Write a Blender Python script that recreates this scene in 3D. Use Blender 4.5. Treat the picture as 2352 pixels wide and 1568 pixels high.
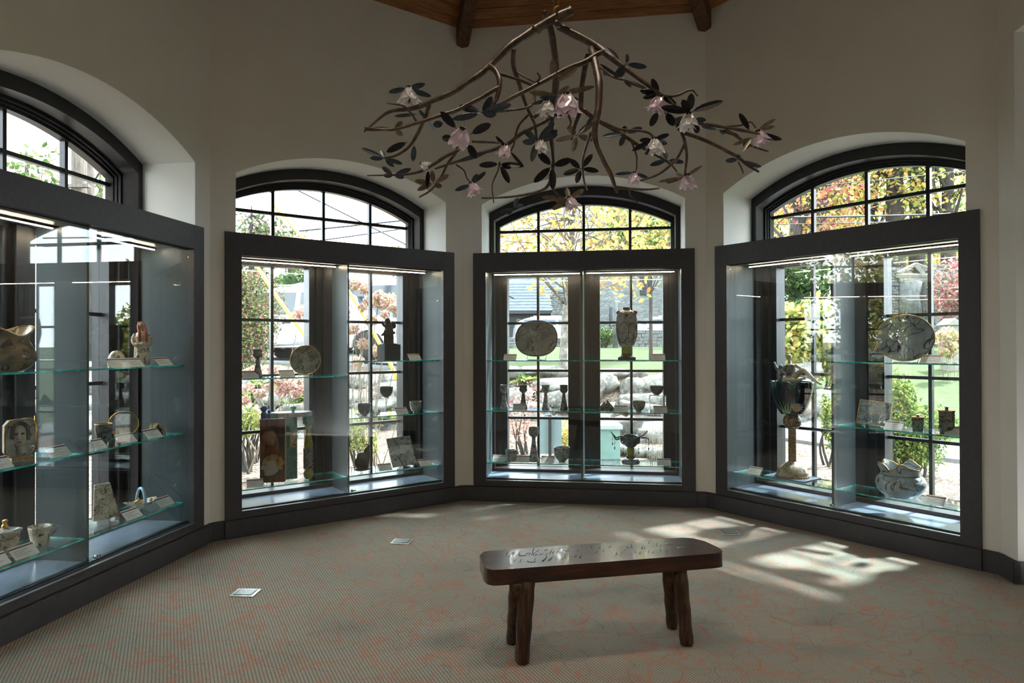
import bpy, math, random
from mathutils import Vector, Matrix, noise
R = math.radians
PI = math.pi
for o in list(bpy.data.objects):
    bpy.data.objects.remove(o)
scene = bpy.context.scene
COL = scene.collection

# ---------------------------------------------------------------- camera
CAM = Vector((-0.2606, -3.667, 1.5))
FPX, PITCH, ROLL = 1549.76, 0.0062, -0.0029
cam_data = bpy.data.cameras.new('camera')
cam = bpy.data.objects.new('camera', cam_data)
COL.objects.link(cam)
cam_data.sensor_fit = 'HORIZONTAL'
cam_data.sensor_width = 36.0
cam_data.lens = 36.0 * FPX / 2352.0
cam_data.clip_start = 0.05
cam_data.clip_end = 500
cam.matrix_world = Matrix.Translation(CAM) @ Matrix.Rotation(PI / 2 + PITCH, 4, 'X') @ Matrix.Rotation(ROLL, 4, 'Z')
scene.camera = cam

# ---------------------------------------------------------------- sky
world = bpy.data.worlds.new('sky')
scene.world = world
world.use_nodes = True
wn = world.node_tree
wn.nodes.clear()
wo = wn.nodes.new('ShaderNodeOutputWorld')
wb = wn.nodes.new('ShaderNodeBackground')
wt = wn.nodes.new('ShaderNodeTexCoord')
wm = wn.nodes.new('ShaderNodeMapping')
wm.inputs['Scale'].default_value = (1.6, 1.6, 3.0)
wz = wn.nodes.new('ShaderNodeTexNoise')
wz.inputs['Scale'].default_value = 1.5
wz.inputs['Detail'].default_value = 4
wr = wn.nodes.new('ShaderNodeValToRGB')
wr.color_ramp.elements[0].position = 0.35
wr.color_ramp.elements[0].color = (0.68, 0.84, 1.0, 1)
wr.color_ramp.elements[1].position = 0.6
wr.color_ramp.elements[1].color = (0.92, 0.97, 1.0, 1)
wn.links.new(wt.outputs['Generated'], wm.inputs['Vector'])
wn.links.new(wm.outputs['Vector'], wz.inputs['Vector'])
wn.links.new(wz.outputs['Fac'], wr.inputs['Fac'])
wn.links.new(wr.outputs['Color'], wb.inputs['Color'])
wb.inputs['Strength'].default_value = 3.1
wn.links.new(wb.outputs['Background'], wo.inputs['Surface'])

# ---------------------------------------------------------------- sun
SUN_AZ, SUN_EL = R(31), R(52)
sd = bpy.data.lights.new('sun', 'SUN')
sd.energy = 7.2
sd.angle = R(3.4)
sd.color = (0.96, 0.98, 1.0)
sun = bpy.data.objects.new('sun', sd)
COL.objects.link(sun)
SUNV = Vector((math.cos(SUN_AZ) * math.cos(SUN_EL), math.sin(SUN_AZ) * math.cos(SUN_EL), math.sin(SUN_EL)))
sun.rotation_euler = SUNV.to_track_quat('Z', 'Y').to_euler()
sun.location = SUNV * 30

vs = scene.view_settings
vs.view_transform = 'Standard'
vs.look = 'None'
vs.exposure = 1.88
vs.gamma = 1.0
vs.use_curve_mapping = False
scene.cycles.max_bounces = 9
scene.cycles.diffuse_bounces = 4
scene.cycles.glossy_bounces = 4
scene.cycles.transmission_bounces = 6
scene.cycles.transparent_max_bounces = 20
scene.cycles.sample_clamp_indirect = 6.0
scene.cycles.use_denoising = True
scene.cycles.caustics_reflective = False
scene.cycles.caustics_refractive = False

# ---------------------------------------------------------------- geometry of the room
A3 = 1.426
APO = 2.7691                       # distance from the room's middle to the fronts of the cases
T225 = math.tan(R(22.5))


def wang(k):
    return A3 + R(45) * (3 - k)


def wmat(k):
    """local frame of wall k: x along the wall (left to right from inside), y outwards, z up"""
    a = wang(k)
    return Matrix.Translation((math.cos(a) * APO, math.sin(a) * APO, 0)) @ Matrix.Rotation(a - PI / 2, 4, 'Z')


WM = {k: wmat(k) for k in range(0, 9)}


def ray(px, py):
    X, Y = px - 1176.0, py - 784.0
    c, s = math.cos(-ROLL), math.sin(-ROLL)
    X, Y = c * X - s * Y, s * X + c * Y
    x, z = X / FPX, -Y / FPX
    c, s = math.cos(PITCH), math.sin(PITCH)
    return Vector((x, c - s * z, s + c * z))


def at(px, py, d):
    """measured point d metres in front of the camera"""
    v = ray(px, py)
    return CAM + v * d


def onw(k, px, py, v):
    """measured point on the plane v of wall k -> (u, z)"""
    M = WM[k].inverted()
    o, d = M @ CAM, M.to_3x3() @ ray(px, py)
    q = o + d * ((v - o.y) / d.y)
    return q.x, q.z


def onz(px, py, z):
    d = ray(px, py)
    return CAM + d * ((z - CAM.z) / d.z)


# ---------------------------------------------------------------- mesh builder
class MB:
    def __init__(self):
        self.v, self.f, self.m, self.sm = [], [], [], []

    def add(self, vs, fs, mi=0, smooth=False):
        n = len(self.v)
        self.v += [tuple(p) for p in vs]
        self.f += [tuple(i + n for i in f) for f in fs]
        self.m += [mi] * len(fs)
        self.sm += [smooth] * len(fs)
        return self

    def box(self, c, s, mi=0, M=None):
        x, y, z = s[0] / 2, s[1] / 2, s[2] / 2
        vs = [Vector((sx * x, sy * y, sz * z)) for sx in (-1, 1) for sy in (-1, 1) for sz in (-1, 1)]
        if M is not None:
            vs = [M @ p for p in vs]
        c = Vector(c)
        fs = [(0, 1, 3, 2), (4, 6, 7, 5), (0, 4, 5, 1), (2, 3, 7, 6), (0, 2, 6, 4), (1, 5, 7, 3)]
        return self.add([p + c for p in vs], fs, mi)

    def bb(self, x0, x1, y0, y1, z0, z1, mi=0):
        return self.box(((x0 + x1) / 2, (y0 + y1) / 2, (z0 + z1) / 2), (x1 - x0, y1 - y0, z1 - z0), mi)

    def prism(self, poly, lo, hi, axis='z', mi=0, smooth=False):
        """poly of 2D points extruded between lo and hi on axis; points are (x,y) for z, (x,z) for y, (y,z) for x"""
        n = len(poly)

        def P(p, t):
            return (p[0], p[1], t) if axis == 'z' else ((p[0], t, p[1]) if axis == 'y' else (t, p[0], p[1]))
        vs = [P(p, lo) for p in poly] + [P(p, hi) for p in poly]
        self.add(vs, [tuple(range(n - 1, -1, -1)), tuple(range(n, 2 * n))], mi)
        return self.add(vs, [(i, (i + 1) % n, n + (i + 1) % n, n + i) for i in range(n)], mi, smooth)

    def lathe(self, prof, n=24, c=(0, 0, 0), mi=0, sx=1, sy=1, close=True, M=None):
        """prof: list of (r, z) from bottom to top"""
        vs, fs = [], []
        c = Vector(c)
        for r, z in prof:
            for i in range(n):
                a = 2 * PI * i / n
                p = Vector((r * math.cos(a) * sx, r * math.sin(a) * sy, z))
                vs.append((M @ p if M is not None else p) + c)
        for j in range(len(prof) - 1):
            for i in range(n):
                i2 = (i + 1) % n
                fs.append((j * n + i, j * n + i2, (j + 1) * n + i2, (j + 1) * n + i))
        if close:
            fs.append(tuple(range(n - 1, -1, -1)))
            b = (len(prof) - 1) * n
            fs.append(tuple(range(b, b + n)))
        return self.add(vs, fs, mi, True)

    def tube(self, pts, rad, n=8, mi=0, cap=True):
        pts = [Vector(p) for p in pts]
        if not isinstance(rad, (list, tuple)):
            rad = [rad] * len(pts)
        if len(rad) != len(pts):
            rad = lerps(list(rad), len(pts))
        vs, fs = [], []
        up = Vector((0.13, 0.27, 0.95)).normalized()
        x = None
        for i, p in enumerate(pts):
            t = (pts[min(i + 1, len(pts) - 1)] - pts[max(i - 1, 0)])
            if t.length < 1e-9:
                t = Vector((0, 0, 1))
            t.normalize()
            if x is None:
                x = t.cross(up)
                if x.length < 0.1:
                    x = t.cross(Vector((1, 0, 0)))
            else:
                x = x - t * x.dot(t)
            x.normalize()
            y = t.cross(x)
            for k in range(n):
                a = 2 * PI * k / n
                vs.append(p + (x * math.cos(a) + y * math.sin(a)) * rad[i])
        for j in range(len(pts) - 1):
            for k in range(n):
                k2 = (k + 1) % n
                fs.append((j * n + k, j * n + k2, (j + 1) * n + k2, (j + 1) * n + k))
        if cap:
            fs.append(tuple(range(n - 1, -1, -1)))
            b = (len(pts) - 1) * n
            fs.append(tuple(range(b, b + n)))
        return self.add(vs, fs, mi, True)

    def ball(self, c, r, n=12, m=8, mi=0, M=None):
        if not isinstance(r, (tuple, list)):
            r = (r, r, r)
        vs, fs = [], []
        c = Vector(c)
        vs.append(Vector((0, 0, -r[2])))
        for j in range(1, m):
            b = -PI / 2 + PI * j / m
            for i in range(n):
                a = 2 * PI * i / n
                vs.append(Vector((r[0] * math.cos(b) * math.cos(a), r[1] * math.cos(b) * math.sin(a), r[2] * math.sin(b))))
        vs.append(Vector((0, 0, r[2])))
        for i in range(n):
            fs.append((0, 1 + (i + 1) % n, 1 + i))
            e = 1 + (m - 2) * n
            fs.append((e + i, e + (i + 1) % n, len(vs) - 1))
        for j in range(m - 2):
            for i in range(n):
                i2 = (i + 1) % n
                fs.append((1 + j * n + i, 1 + j * n + i2, 1 + (j + 1) * n + i2, 1 + (j + 1) * n + i))
        if M is not None:
            vs = [M @ p for p in vs]
        return self.add([p + c for p in vs], fs, mi, True)

    def xf(self, M):
        self.v = [tuple(M @ Vector(p)) for p in self.v]
        return self

    def jit(self, amp, sc, seed=0):
        out = []
        for p in self.v:
            q = Vector(p) * sc + Vector((seed * 3.1, seed * 1.7, seed * 2.3))
            d = noise.noise_vector(q)
            out.append(tuple(Vector(p) + d * amp))
        self.v = out
        return self

    def mesh(self, name, mats):
        me = bpy.data.meshes.new(name)
        me.from_pydata(self.v, [], self.f)
        if not isinstance(mats, (list, tuple)):
            mats = [mats]
        for m in mats:
            me.materials.append(m)
        me.polygons.foreach_set('material_index', self.m)
        me.polygons.foreach_set('use_smooth', self.sm)
        me.update()
        return me

    def build(self, name, mats, parent=None, bevel=0, weld=False, subs=0):
        me = self.mesh(name, mats)
        o = bpy.data.objects.new(name, me)
        COL.objects.link(o)
        if parent is not None:
            o.parent = parent
        if weld:
            w = o.modifiers.new('weld', 'WELD')
            w.merge_threshold = 1e-4
        if bevel:
            b = o.modifiers.new('bevel', 'BEVEL')
            b.width = bevel
            b.segments = 2
            b.limit_method = 'ANGLE'
        if subs:
            s = o.modifiers.new('sub', 'SUBSURF')
            s.levels = subs
            s.render_levels = subs
        return o


def tag(o, label=None, cat=None, group=None, kind=None):
    if label:
        o['label'] = label
    if cat:
        o['category'] = cat
    if group:
        o['group'] = group
    if kind:
        o['kind'] = kind
    return o


def empty(name, M=None):
    o = bpy.data.objects.new(name, None)
    o.empty_display_size = 0.05
    COL.objects.link(o)
    if M is not None:
        o.matrix_world = M
    return o


def copy_tree(o, parent=None):
    c = o.copy()
    COL.objects.link(c)
    c.parent = parent
    for ch in list(o.children):
        copy_tree(ch, c)
    return c


def spline(pts, n=6):
    """Catmull-Rom through pts"""
    P = [Vector(p) for p in pts]
    P = [P[0] * 2 - P[1]] + P + [P[-1] * 2 - P[-2]]
    out = []
    for i in range(1, len(P) - 2):
        a, b, c, d = P[i - 1], P[i], P[i + 1], P[i + 2]
        for j in range(n):
            t = j / n
            out.append(0.5 * ((2 * b) + (c - a) * t + (2 * a - 5 * b + 4 * c - d) * t * t + (3 * b - a - 3 * c + d) * t ** 3))
    out.append(P[-2])
    return out


def lerps(a, n):
    """resample list a of numbers to n values"""
    out = []
    for i in range(n):
        t = i / max(1, n - 1) * (len(a) - 1)
        j = min(int(t), len(a) - 2)
        out.append(a[j] + (a[j + 1] - a[j]) * (t - j))
    return out


# ---------------------------------------------------------------- materials
def srgb(r, g, b):
    def f(c):
        c /= 255.0
        return c / 12.92 if c <= 0.04045 else ((c + 0.055) / 1.055) ** 2.4
    return (f(r), f(g), f(b), 1)


class NT:
    def __init__(self, name):
        self.mat = bpy.data.materials.new(name)
        self.mat.use_nodes = True
        self.t = self.mat.node_tree
        self.t.nodes.clear()
        self.out = self.t.nodes.new('ShaderNodeOutputMaterial')

    def n(self, kind, **kw):
        nd = self.t.nodes.new('ShaderNode' + kind)
        for k, v in kw.items():
            if hasattr(nd, k):
                setattr(nd, k, v)
            else:
                nd.inputs[k.replace('_', ' ')].default_value = v
        return nd

    def l(self, a, b):
        self.t.links.new(a, b)

    def ramp(self, fac, stops, interp='LINEAR'):
        r = self.t.nodes.new('ShaderNodeValToRGB')
        cr = r.color_ramp
        cr.interpolation = interp
        while len(cr.elements) < len(stops):
            cr.elements.new(0.5)
        for e, (p, c) in zip(cr.elements, stops):
            e.position = p
            e.color = c if len(c) == 4 else (*c, 1)
        self.l(fac, r.inputs['Fac'])
        return r.outputs['Color']

    def mix(self, fac, a, b, blend='MIX'):
        m = self.t.nodes.new('ShaderNodeMix')
        m.data_type = 'RGBA'
        m.blend_type = blend
        for sock, v in ((0, fac), (6, a), (7, b)):
            if hasattr(v, 'node'):
                self.l(v, m.inputs[sock])
            else:
                m.inputs[sock].default_value = v
        return m.outputs[2]

    def math(self, op, a, b=0.0):
        m = self.t.nodes.new('ShaderNodeMath')
        m.operation = op
        for i, v in enumerate((a, b)):
            if hasattr(v, 'node'):
                self.l(v, m.inputs[i])
            else:
                m.inputs[i].default_value = v
        return m.outputs[0]

    def coord(self, kind='Object', scale=(1, 1, 1), rot=(0, 0, 0), loc=(0, 0, 0)):
        c = self.t.nodes.new('ShaderNodeTexCoord')
        m = self.t.nodes.new('ShaderNodeMapping')
        m.inputs['Scale'].default_value = scale
        m.inputs['Rotation'].default_value = rot
        m.inputs['Location'].default_value = loc
        self.l(c.outputs[kind], m.inputs['Vector'])
        return m.outputs['Vector']

    def noise(self, vec, scale, detail=3, rough=0.5, dist=0.0):
        t = self.n('TexNoise')
        t.inputs['Scale'].default_value = scale
        t.inputs['Detail'].default_value = detail
        t.inputs['Roughness'].default_value = rough
        t.inputs['Distortion'].default_value = dist
        self.l(vec, t.inputs['Vector'])
        return t.outputs['Fac']

    def voro(self, vec, scale, feature='F1', out='Distance'):
        t = self.t.nodes.new('ShaderNodeTexVoronoi')
        t.feature = feature
        t.inputs['Scale'].default_value = scale
        self.l(vec, t.inputs['Vector'])
        return t.outputs[out]

    def warp(self, vec, scale, amt):
        t = self.n('TexNoise')
        t.inputs['Scale'].default_value = scale
        t.inputs['Detail'].default_value = 2
        self.l(vec, t.inputs['Vector'])
        s = self.t.nodes.new('ShaderNodeVectorMath')
        s.operation = 'MULTIPLY_ADD'
        self.l(t.outputs['Color'], s.inputs[0])
        s.inputs[1].default_value = (amt, amt, amt)
        self.l(vec, s.inputs[2])
        return s.outputs[0]

    def bump(self, h, strength=0.3, dist=0.01):
        b = self.t.nodes.new('ShaderNodeBump')
        b.inputs['Strength'].default_value = strength
        b.inputs['Distance'].default_value = dist
        self.l(h, b.inputs['Height'])
        return b.outputs['Normal']

    def bsdf(self, col, rough=0.5, metal=0.0, spec=0.5, normal=None, trans=0.0, emit=None, estr=0.0, ior=1.45, coat=0.0, sss=0.0):
        b = self.t.nodes.new('ShaderNodeBsdfPrincipled')
        for key, v in (('Base Color', col), ('Roughness', rough), ('Metallic', metal), ('Specular IOR Level', spec), ('Transmission Weight', trans), ('IOR', ior), ('Coat Weight', coat)):
            if hasattr(v, 'node'):
                self.l(v, b.inputs[key])
            else:
                b.inputs[key].default_value = v
        if normal is not None:
            self.l(normal, b.inputs['Normal'])
        if emit is not None:
            b.inputs['Emission Color'].default_value = emit
            b.inputs['Emission Strength'].default_value = estr
        self.l(b.outputs[0], self.out.inputs['Surface'])
        return self.mat


def plain(name, col, rough=0.5, metal=0.0, spec=0.5, var=0.12, vscale=8, bump=0.0, bscale=200, coat=0.0):
    t = NT(name)
    v = t.coord()
    f = t.noise(v, vscale, 3)
    c2 = tuple(min(1, c * (1 + var)) for c in col[:3]) + (1,)
    c1 = tuple(c * (1 - var) for c in col[:3]) + (1,)
    c = t.ramp(f, [(0.3, c1), (0.7, c2)])
    nm = None
    if bump:
        nm = t.bump(t.noise(v, bscale, 2), bump, 0.003)
    return t.bsdf(c, rough, metal, spec, nm, coat=coat)


def glass_mat(name, tint=(1, 1, 1, 1), ior=1.5, rough=0.0, strength=1.0):
    """clear pane: lets light straight through, mirrors by Fresnel"""
    t = NT(name)
    fr = t.n('Fresnel')
    ge = t.n('NewGeometry')          # same index from both sides of the thin pane
    mi = t.n('Mix')
    mi.data_type = 'FLOAT'
    t.l(ge.outputs['Backfacing'], mi.inputs[0])
    mi.inputs[2].default_value = ior
    mi.inputs[3].default_value = 1.0 / ior
    t.l(mi.outputs[0], fr.inputs['IOR'])
    tr = t.n('BsdfTransparent')
    tr.inputs['Color'].default_value = tint
    gl = t.n('BsdfGlossy')
    gl.inputs['Roughness'].default_value = rough
    gl.inputs['Color'].default_value = (strength, strength, strength, 1)
    mx = t.n('MixShader')
    t.l(fr.outputs[0], mx.inputs[0])
    t.l(tr.outputs[0], mx.inputs[1])
    t.l(gl.outputs[0], mx.inputs[2])
    t.l(mx.outputs[0], t.out.inputs['Surface'])
    return t.mat


M = {}
M['paint'] = plain('wall_paint', srgb(220, 216, 207), 0.75, spec=0.25, var=0.03, vscale=3, bump=0.12, bscale=260)
M['dark'] = plain('charcoal_brown_paint', srgb(68, 67, 71), 0.42, spec=0.4, var=0.12, vscale=30, bump=0.15, bscale=420)
M['frame'] = plain('charcoal_window_paint', srgb(38, 38, 41), 0.35, spec=0.45, var=0.08, vscale=14)
M['panel'] = plain('slate_laminate', srgb(60, 71, 75), 0.42, spec=0.28, var=0.04, vscale=5)
M['deck'] = plain('slate_sill', srgb(124, 138, 156), 0.2, spec=0.6, var=0.06, vscale=9)
M['black'] = plain('black_track', srgb(16, 16, 17), 0.35, var=0.1)
M['chrome'] = plain('chrome', srgb(215, 215, 215), 0.18, metal=1.0, var=0.03)
M['alu'] = plain('brushed_aluminium', srgb(185, 186, 184), 0.32, metal=1.0, var=0.05)
M['glass'] = glass_mat('clear_glass', (0.97, 0.99, 0.985, 1), 1.5)
M['wglass'] = glass_mat('window_glass', (0.985, 1.0, 0.995, 1), 1.35)
M['sglass'] = glass_mat('shelf_glass', (0.93, 0.985, 0.97, 1), 1.5)
M['acrylic'] = glass_mat('clear_acrylic', (0.96, 0.97, 0.97, 1), 1.5)


def teal_edge():
    t = NT('teal_glass_edge')
    v = t.coord(scale=(1, 1, 1))
    f = t.noise(v, 14, 3)
    c = t.ramp(f, [(0.35, (0.0, 0.30, 0.28, 1)), (0.5, (0.03, 0.66, 0.60, 1)), (0.66, (0.16, 0.92, 0.84, 1))])
    return t.bsdf(c, 0.12, spec=0.7)


M['teal'] = teal_edge()


def carpet():
    t = NT('loop_carpet')
    v = t.coord(rot=(0, 0, R(-27)))
    # ribs
    w = t.n('TexWave')
    w.wave_type = 'BANDS'
    w.bands_direction = 'X'
    w.inputs['Scale'].default_value = 20
    w.inputs['Distortion'].default_value = 0.5
    w.inputs['Detail'].default_value = 1
    w.inputs['Detail Scale'].default_value = 3
    t.l(v, w.inputs['Vector'])
    rib = t.ramp(w.outputs['Fac'], [(0.12, srgb(88, 86, 80)), (0.6, srgb(172, 168, 157))])
    sp = t.noise(v, 210, 2, 0.6)
    base = t.mix(0.45, rib, t.ramp(sp, [(0.35, srgb(88, 84, 78)), (0.65, srgb(184, 176, 163))]))
    big = t.noise(v, 1.1, 2)
    base = t.mix(0.22, base, t.ramp(big, [(0.3, srgb(126, 138, 132)), (0.7, srgb(158, 150, 138))]))
    # scribbled vine lines in rust, broken into loops of yarn
    wv = t.warp(t.warp(v, 2.6, 0.42), 11, 0.05)
    e1 = t.voro(wv, 5.6, 'DISTANCE_TO_EDGE')
    l1 = t.ramp(e1, [(0.0, (1, 1, 1)), (0.03, (0.8, 0.8, 0.8)), (0.065, (0, 0, 0))])
    n1 = t.noise(t.warp(t.coord(rot=(0, 0, R(40)), loc=(3, 2, 0)), 3, 0.2), 3.4, 2, 0.5)
    c1 = t.math('ABSOLUTE', t.math('SUBTRACT', t.math('FRACT', t.math('MULTIPLY', n1, 6.0)), 0.5))
    l2 = t.ramp(c1, [(0.0, (0.9, 0.9, 0.9)), (0.05, (0.6, 0.6, 0.6)), (0.11, (0, 0, 0))])
    dash = t.ramp(t.noise(v, 4.5, 3, 0.7), [(0.40, (0.1, 0.1, 0.1)), (0.55, (1, 1, 1))])
    speck = t.ramp(t.noise(v, 120, 2, 0.7), [(0.38, (0.12, 0.12, 0.12)), (0.52, (1, 1, 1))])
    ln = t.mix(1.0, t.mix(1.0, l1, l2, 'LIGHTEN'), dash, 'MULTIPLY')
    ln = t.mix(1.0, ln, speck, 'MULTIPLY')
    c = t.mix(t.mix(1.0, ln, (0.62, 0.62, 0.62, 1), 'MULTIPLY'), base, srgb(180, 108, 82))
    e3 = t.voro(t.warp(t.coord(loc=(7, 1, 0), rot=(0, 0, R(12))), 1.5, 0.7), 6.0, 'DISTANCE_TO_EDGE')
    l3 = t.mix(1.0, t.ramp(e3, [(0.0, (0.5, 0.5, 0.5)), (0.02, (0, 0, 0))]), speck, 'MULTIPLY')
    c = t.mix(l3, c, srgb(108, 92, 80))
    h = t.mix(0.5, w.outputs['Color'], sp)
    return t.bsdf(c, 0.95, spec=0.05, normal=t.bump(h, 0.5, 0.006))


M['carpet'] = carpet()


def wood(name, c1, c2, c3, rough=0.5, scale=(1, 1, 1), ring=9, coat=0.0, gscale=14, spec=0.4, bump=0.15, rot=(0, 0, 0), each=False):
    t = NT(name)
    v = t.coord(scale=scale, rot=rot)
    if each:
        oi = t.n('ObjectInfo')
        va = t.n('VectorMath')
        va.operation = 'MULTIPLY_ADD'
        cx = t.n('CombineXYZ')
        for q in range(3):
            t.l(oi.outputs['Random'], cx.inputs[q])
        t.l(cx.outputs[0], va.inputs[0])
        va.inputs[1].default_value = (37, 91, 53)
        t.l(v, va.inputs[2])
        v = va.outputs[0]
    wv = t.warp(v, 1.6, 0.25)
    n1 = t.noise(wv, gscale, 6, 0.6)
    n2 = t.noise(v, 2.0, 3)
    c = t.ramp(n1, [(0.3, c1), (0.5, c2), (0.72, c3)])
    kn = t.voro(v, 0.9, 'F1')
    c = t.mix(t.ramp(kn, [(0.03, (0.8, 0.8, 0.8)), (0.09, (0, 0, 0))]), c, c1)
    c = t.mix(t.ramp(n2, [(0.3, (0.35, 0.35, 0.35)), (0.7, (0, 0, 0))]), c, c1)
    if each:
        c = t.mix(t.ramp(oi.outputs['Random'], [(0, (0.55, 0.55, 0.55)), (1, (0.0, 0.0, 0.0))]), c, c1)
    return t.bsdf(c, rough, spec=spec, coat=coat, normal=t.bump(n1, bump, 0.004))


M['plank'] = wood('stained_pine', srgb(112, 70, 40), srgb(168, 112, 68), srgb(194, 138, 90), 0.5, scale=(1, 7, 7), gscale=5, each=True)
M['beam'] = wood('dark_beam', srgb(60, 42, 28), srgb(96, 68, 46), srgb(120, 88, 60), 0.6, scale=(5, 5, 1), gscale=7)
# ================================================================ room shell
WALLN = {0: 'wall_back_left', 1: 'wall_left', 2: 'wall_front_left', 3: 'wall_front', 4: 'wall_front_right', 5: 'wall_right', 6: 'wall_back_right', 7: 'wall_back'}
WV = 0.02                 # wall face, behind the case fronts
OW, ZS, ZA = 0.965, 2.875, 3.12      # opening: half width, springing, crown
ZC = 4.60                 # eaves
WTH = 0.78


def arc(hw, zs, za, n=24):
    r = (hw * hw + (za - zs) ** 2) / (2 * (za - zs))
    th = math.asin(hw / r)
    return [(r * math.sin(-th + 2 * th * i / n), za - r + r * math.cos(-th + 2 * th * i / n)) for i in range(n + 1)]


def hs(v):
    return (APO + v) * T225


def wall_with_arch(k):
    b = MB()
    top = ZC + 0.04
    for s in (-1, 1):
        poly = [(s * OW, WV), (s * hs(WV), WV), (s * hs(WTH), WTH), (s * OW, WTH)]
        if s > 0:
            poly = poly[::-1]
        b.prism(poly, 0, top)
    a = arc(OW, ZS, ZA)
    for (x0, z0), (x1, z1) in zip(a[:-1], a[1:]):
        vs = [(x0, WV, z0), (x1, WV, z1), (x1, WV, top), (x0, WV, top), (x0, WTH, z0), (x1, WTH, z1), (x1, WTH, top), (x0, WTH, top)]
        b.add(vs, [(3, 2, 1, 0), (4, 5, 6, 7), (2, 3, 7, 6)], 0)
        b.add(vs, [(0, 1, 5, 4)], 0, True)
    b.bb(-OW, OW, 0.06, WTH, 0.0, 0.19)
    o = b.build(WALLN[k], M['paint'])
    o.matrix_world = WM[k]
    tag(o, kind='structure')
    return o


def flat_wall(k, u0, u1, z0, z1, v0=WV, v1=0.3, name=None, mitre=True):
    b = MB()
    b.bb(u0, u1, v0, v1, z0, z1)
    return b


for k in (1, 2, 3, 4):
    wall_with_arch(k)
# right wall: short return and a tall cased niche
b = MB()
b.prism([(-0.975, WV), (-0.975, 0.6), (-hs(0.6), 0.6), (-hs(WV), WV)], 0, ZC + 0.04)
b.bb(-0.975, hs(WV), WV, 0.6, 3.46, ZC + 0.04)
b.bb(-0.975, hs(WV), 0.56, 0.6, 0, 3.46)
b.prism([(1.12, 0.6), (1.12, WV), (hs(WV), WV), (hs(0.6), 0.6)][::-1], 0, ZC + 0.04)
o = b.build(WALLN[5], M['paint'])
o.matrix_world = WM[5]
tag(o, kind='structure')
for k in (6, 0):
    b = MB()
    b.prism([(-hs(WV), WV), (hs(WV), WV), (hs(0.2), 0.2), (-hs(0.2), 0.2)], 0, ZC + 0.04)
    o = b.build(WALLN[k], M['paint'])
    o.matrix_world = WM[k]
    tag(o, kind='structure')
# back wall: header over the wide opening to the gallery the camera stands in
b = MB()
b.bb(-hs(0.2), hs(0.2), WV, 0.2, 3.3, ZC + 0.04)
b.bb(-1.75, -1.16, 0.12, 0.2, 0, 3.3)
b.bb(1.16, 1.75, 0.12, 0.2, 0, 3.3)
b.bb(-1.85, -1.75, 0.12, 4.6, 0, 3.3)
b.bb(1.75, 1.85, 0.12, 4.6, 0, 3.3)
b.bb(-1.85, 1.85, 4.6, 4.7, 0, 3.3)
b.bb(-1.85, 1.85, 0.2, 4.7, 3.3, 3.4)
o = b.build(WALLN[7], M['paint'])
o.matrix_world = WM[7]
tag(o, kind='structure')

# floor
b = MB()
ring = [((APO + 0.3) / math.cos(R(22.5)) * math.cos(A3 + R(22.5) + R(45) * i), (APO + 0.3) / math.cos(R(22.5)) * math.sin(A3 + R(22.5) + R(45) * i)) for i in range(8)]
b.prism(ring, -0.12, 0.0)
M7 = WM[7]
q = [M7 @ Vector(p) for p in ((-1.8, 0.2, 0), (1.8, 0.2, 0), (1.8, 4.65, 0), (-1.8, 4.65, 0))]
b.prism([(p.x, p.y) for p in q], -0.12, -0.001)
o = b.build('floor', M['carpet'])
tag(o, kind='structure')

M['crackdark'] = plain('dark_seam', srgb(20, 13, 8), 0.9, var=0.1)
# ceiling: eight facets of stained boards with hip beams
SLOPE = 0.5
AW = APO + WV


def facet_pt(k, x, s, dz):
    """point on facet k, x metres in from the eaves, s in -1..1 across"""
    r = AW - x
    p = WM[k] @ Vector((s * r * T225, WV - x, 0))
    return Vector((p.x, p.y, ZC + SLOPE * x + dz))


b = MB()
for k in range(8):
    p0, p1, p2 = facet_pt(k, -0.5, -1, 0.045), facet_pt(k, -0.5, 1, 0.045), facet_pt(k, AW, 0, 0.045)
    up = Vector((0, 0, 0.05))
    b.add([p0, p1, p2, p0 + up, p1 + up, p2 + up], [(0, 1, 2), (3, 5, 4), (0, 3, 4, 1)])
ceil = b.build('ceiling', M['crackdark'])
tag(ceil, kind='structure')
PWID = 0.103
for k in range(8):
    x = -0.02
    M_ = WM[k]
    while x < AW - 0.05:
        x1 = min(x + PWID, AW - 0.01)
        g = 0.0038
        b = MB()
        pts = []
        Mi = WM[k].inverted()
        for xx in (x + g, x1 - g):
            for s in (-1, 1):
                for dz in (0.0, 0.03):
                    pts.append(Mi @ facet_pt(k, xx, s * 0.995, dz))
        b.add(pts, [(0, 2, 6, 4), (1, 5, 7, 3), (0, 1, 3, 2), (4, 6, 7, 5), (0, 4, 5, 1), (2, 3, 7, 6)])
        o = b.build('plank', M['plank'], ceil)
        o.matrix_world = WM[k]
        x = x1
for k in range(8):
    a = wang(k) - R(22.5)
    d = Vector((math.cos(a), math.sin(a), 0))
    s_ = Vector((-d.y, d.x, 0))
    rc = AW / math.cos(R(22.5)) + 0.03
    b = MB()
    pts = []
    hsl = SLOPE * math.cos(R(22.5))
    for r, zt in ((rc, ZC), (0.05, ZC + hsl * (rc - 0.05))):
        for sx in (-1, 1):
            for dz in (-0.20, 0.05):
                pts.append(d * r + s_ * (sx * 0.062) + Vector((0, 0, zt + dz)))
    # chamfered lower edges
    b.add(pts, [(0, 2, 3, 1), (4, 5, 7, 6), (0, 4, 6, 2), (1, 3, 7, 5), (0, 1, 5, 4), (2, 6, 7, 3)])
    b.build('beam', M['beam'], ceil, bevel=0.012)

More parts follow.
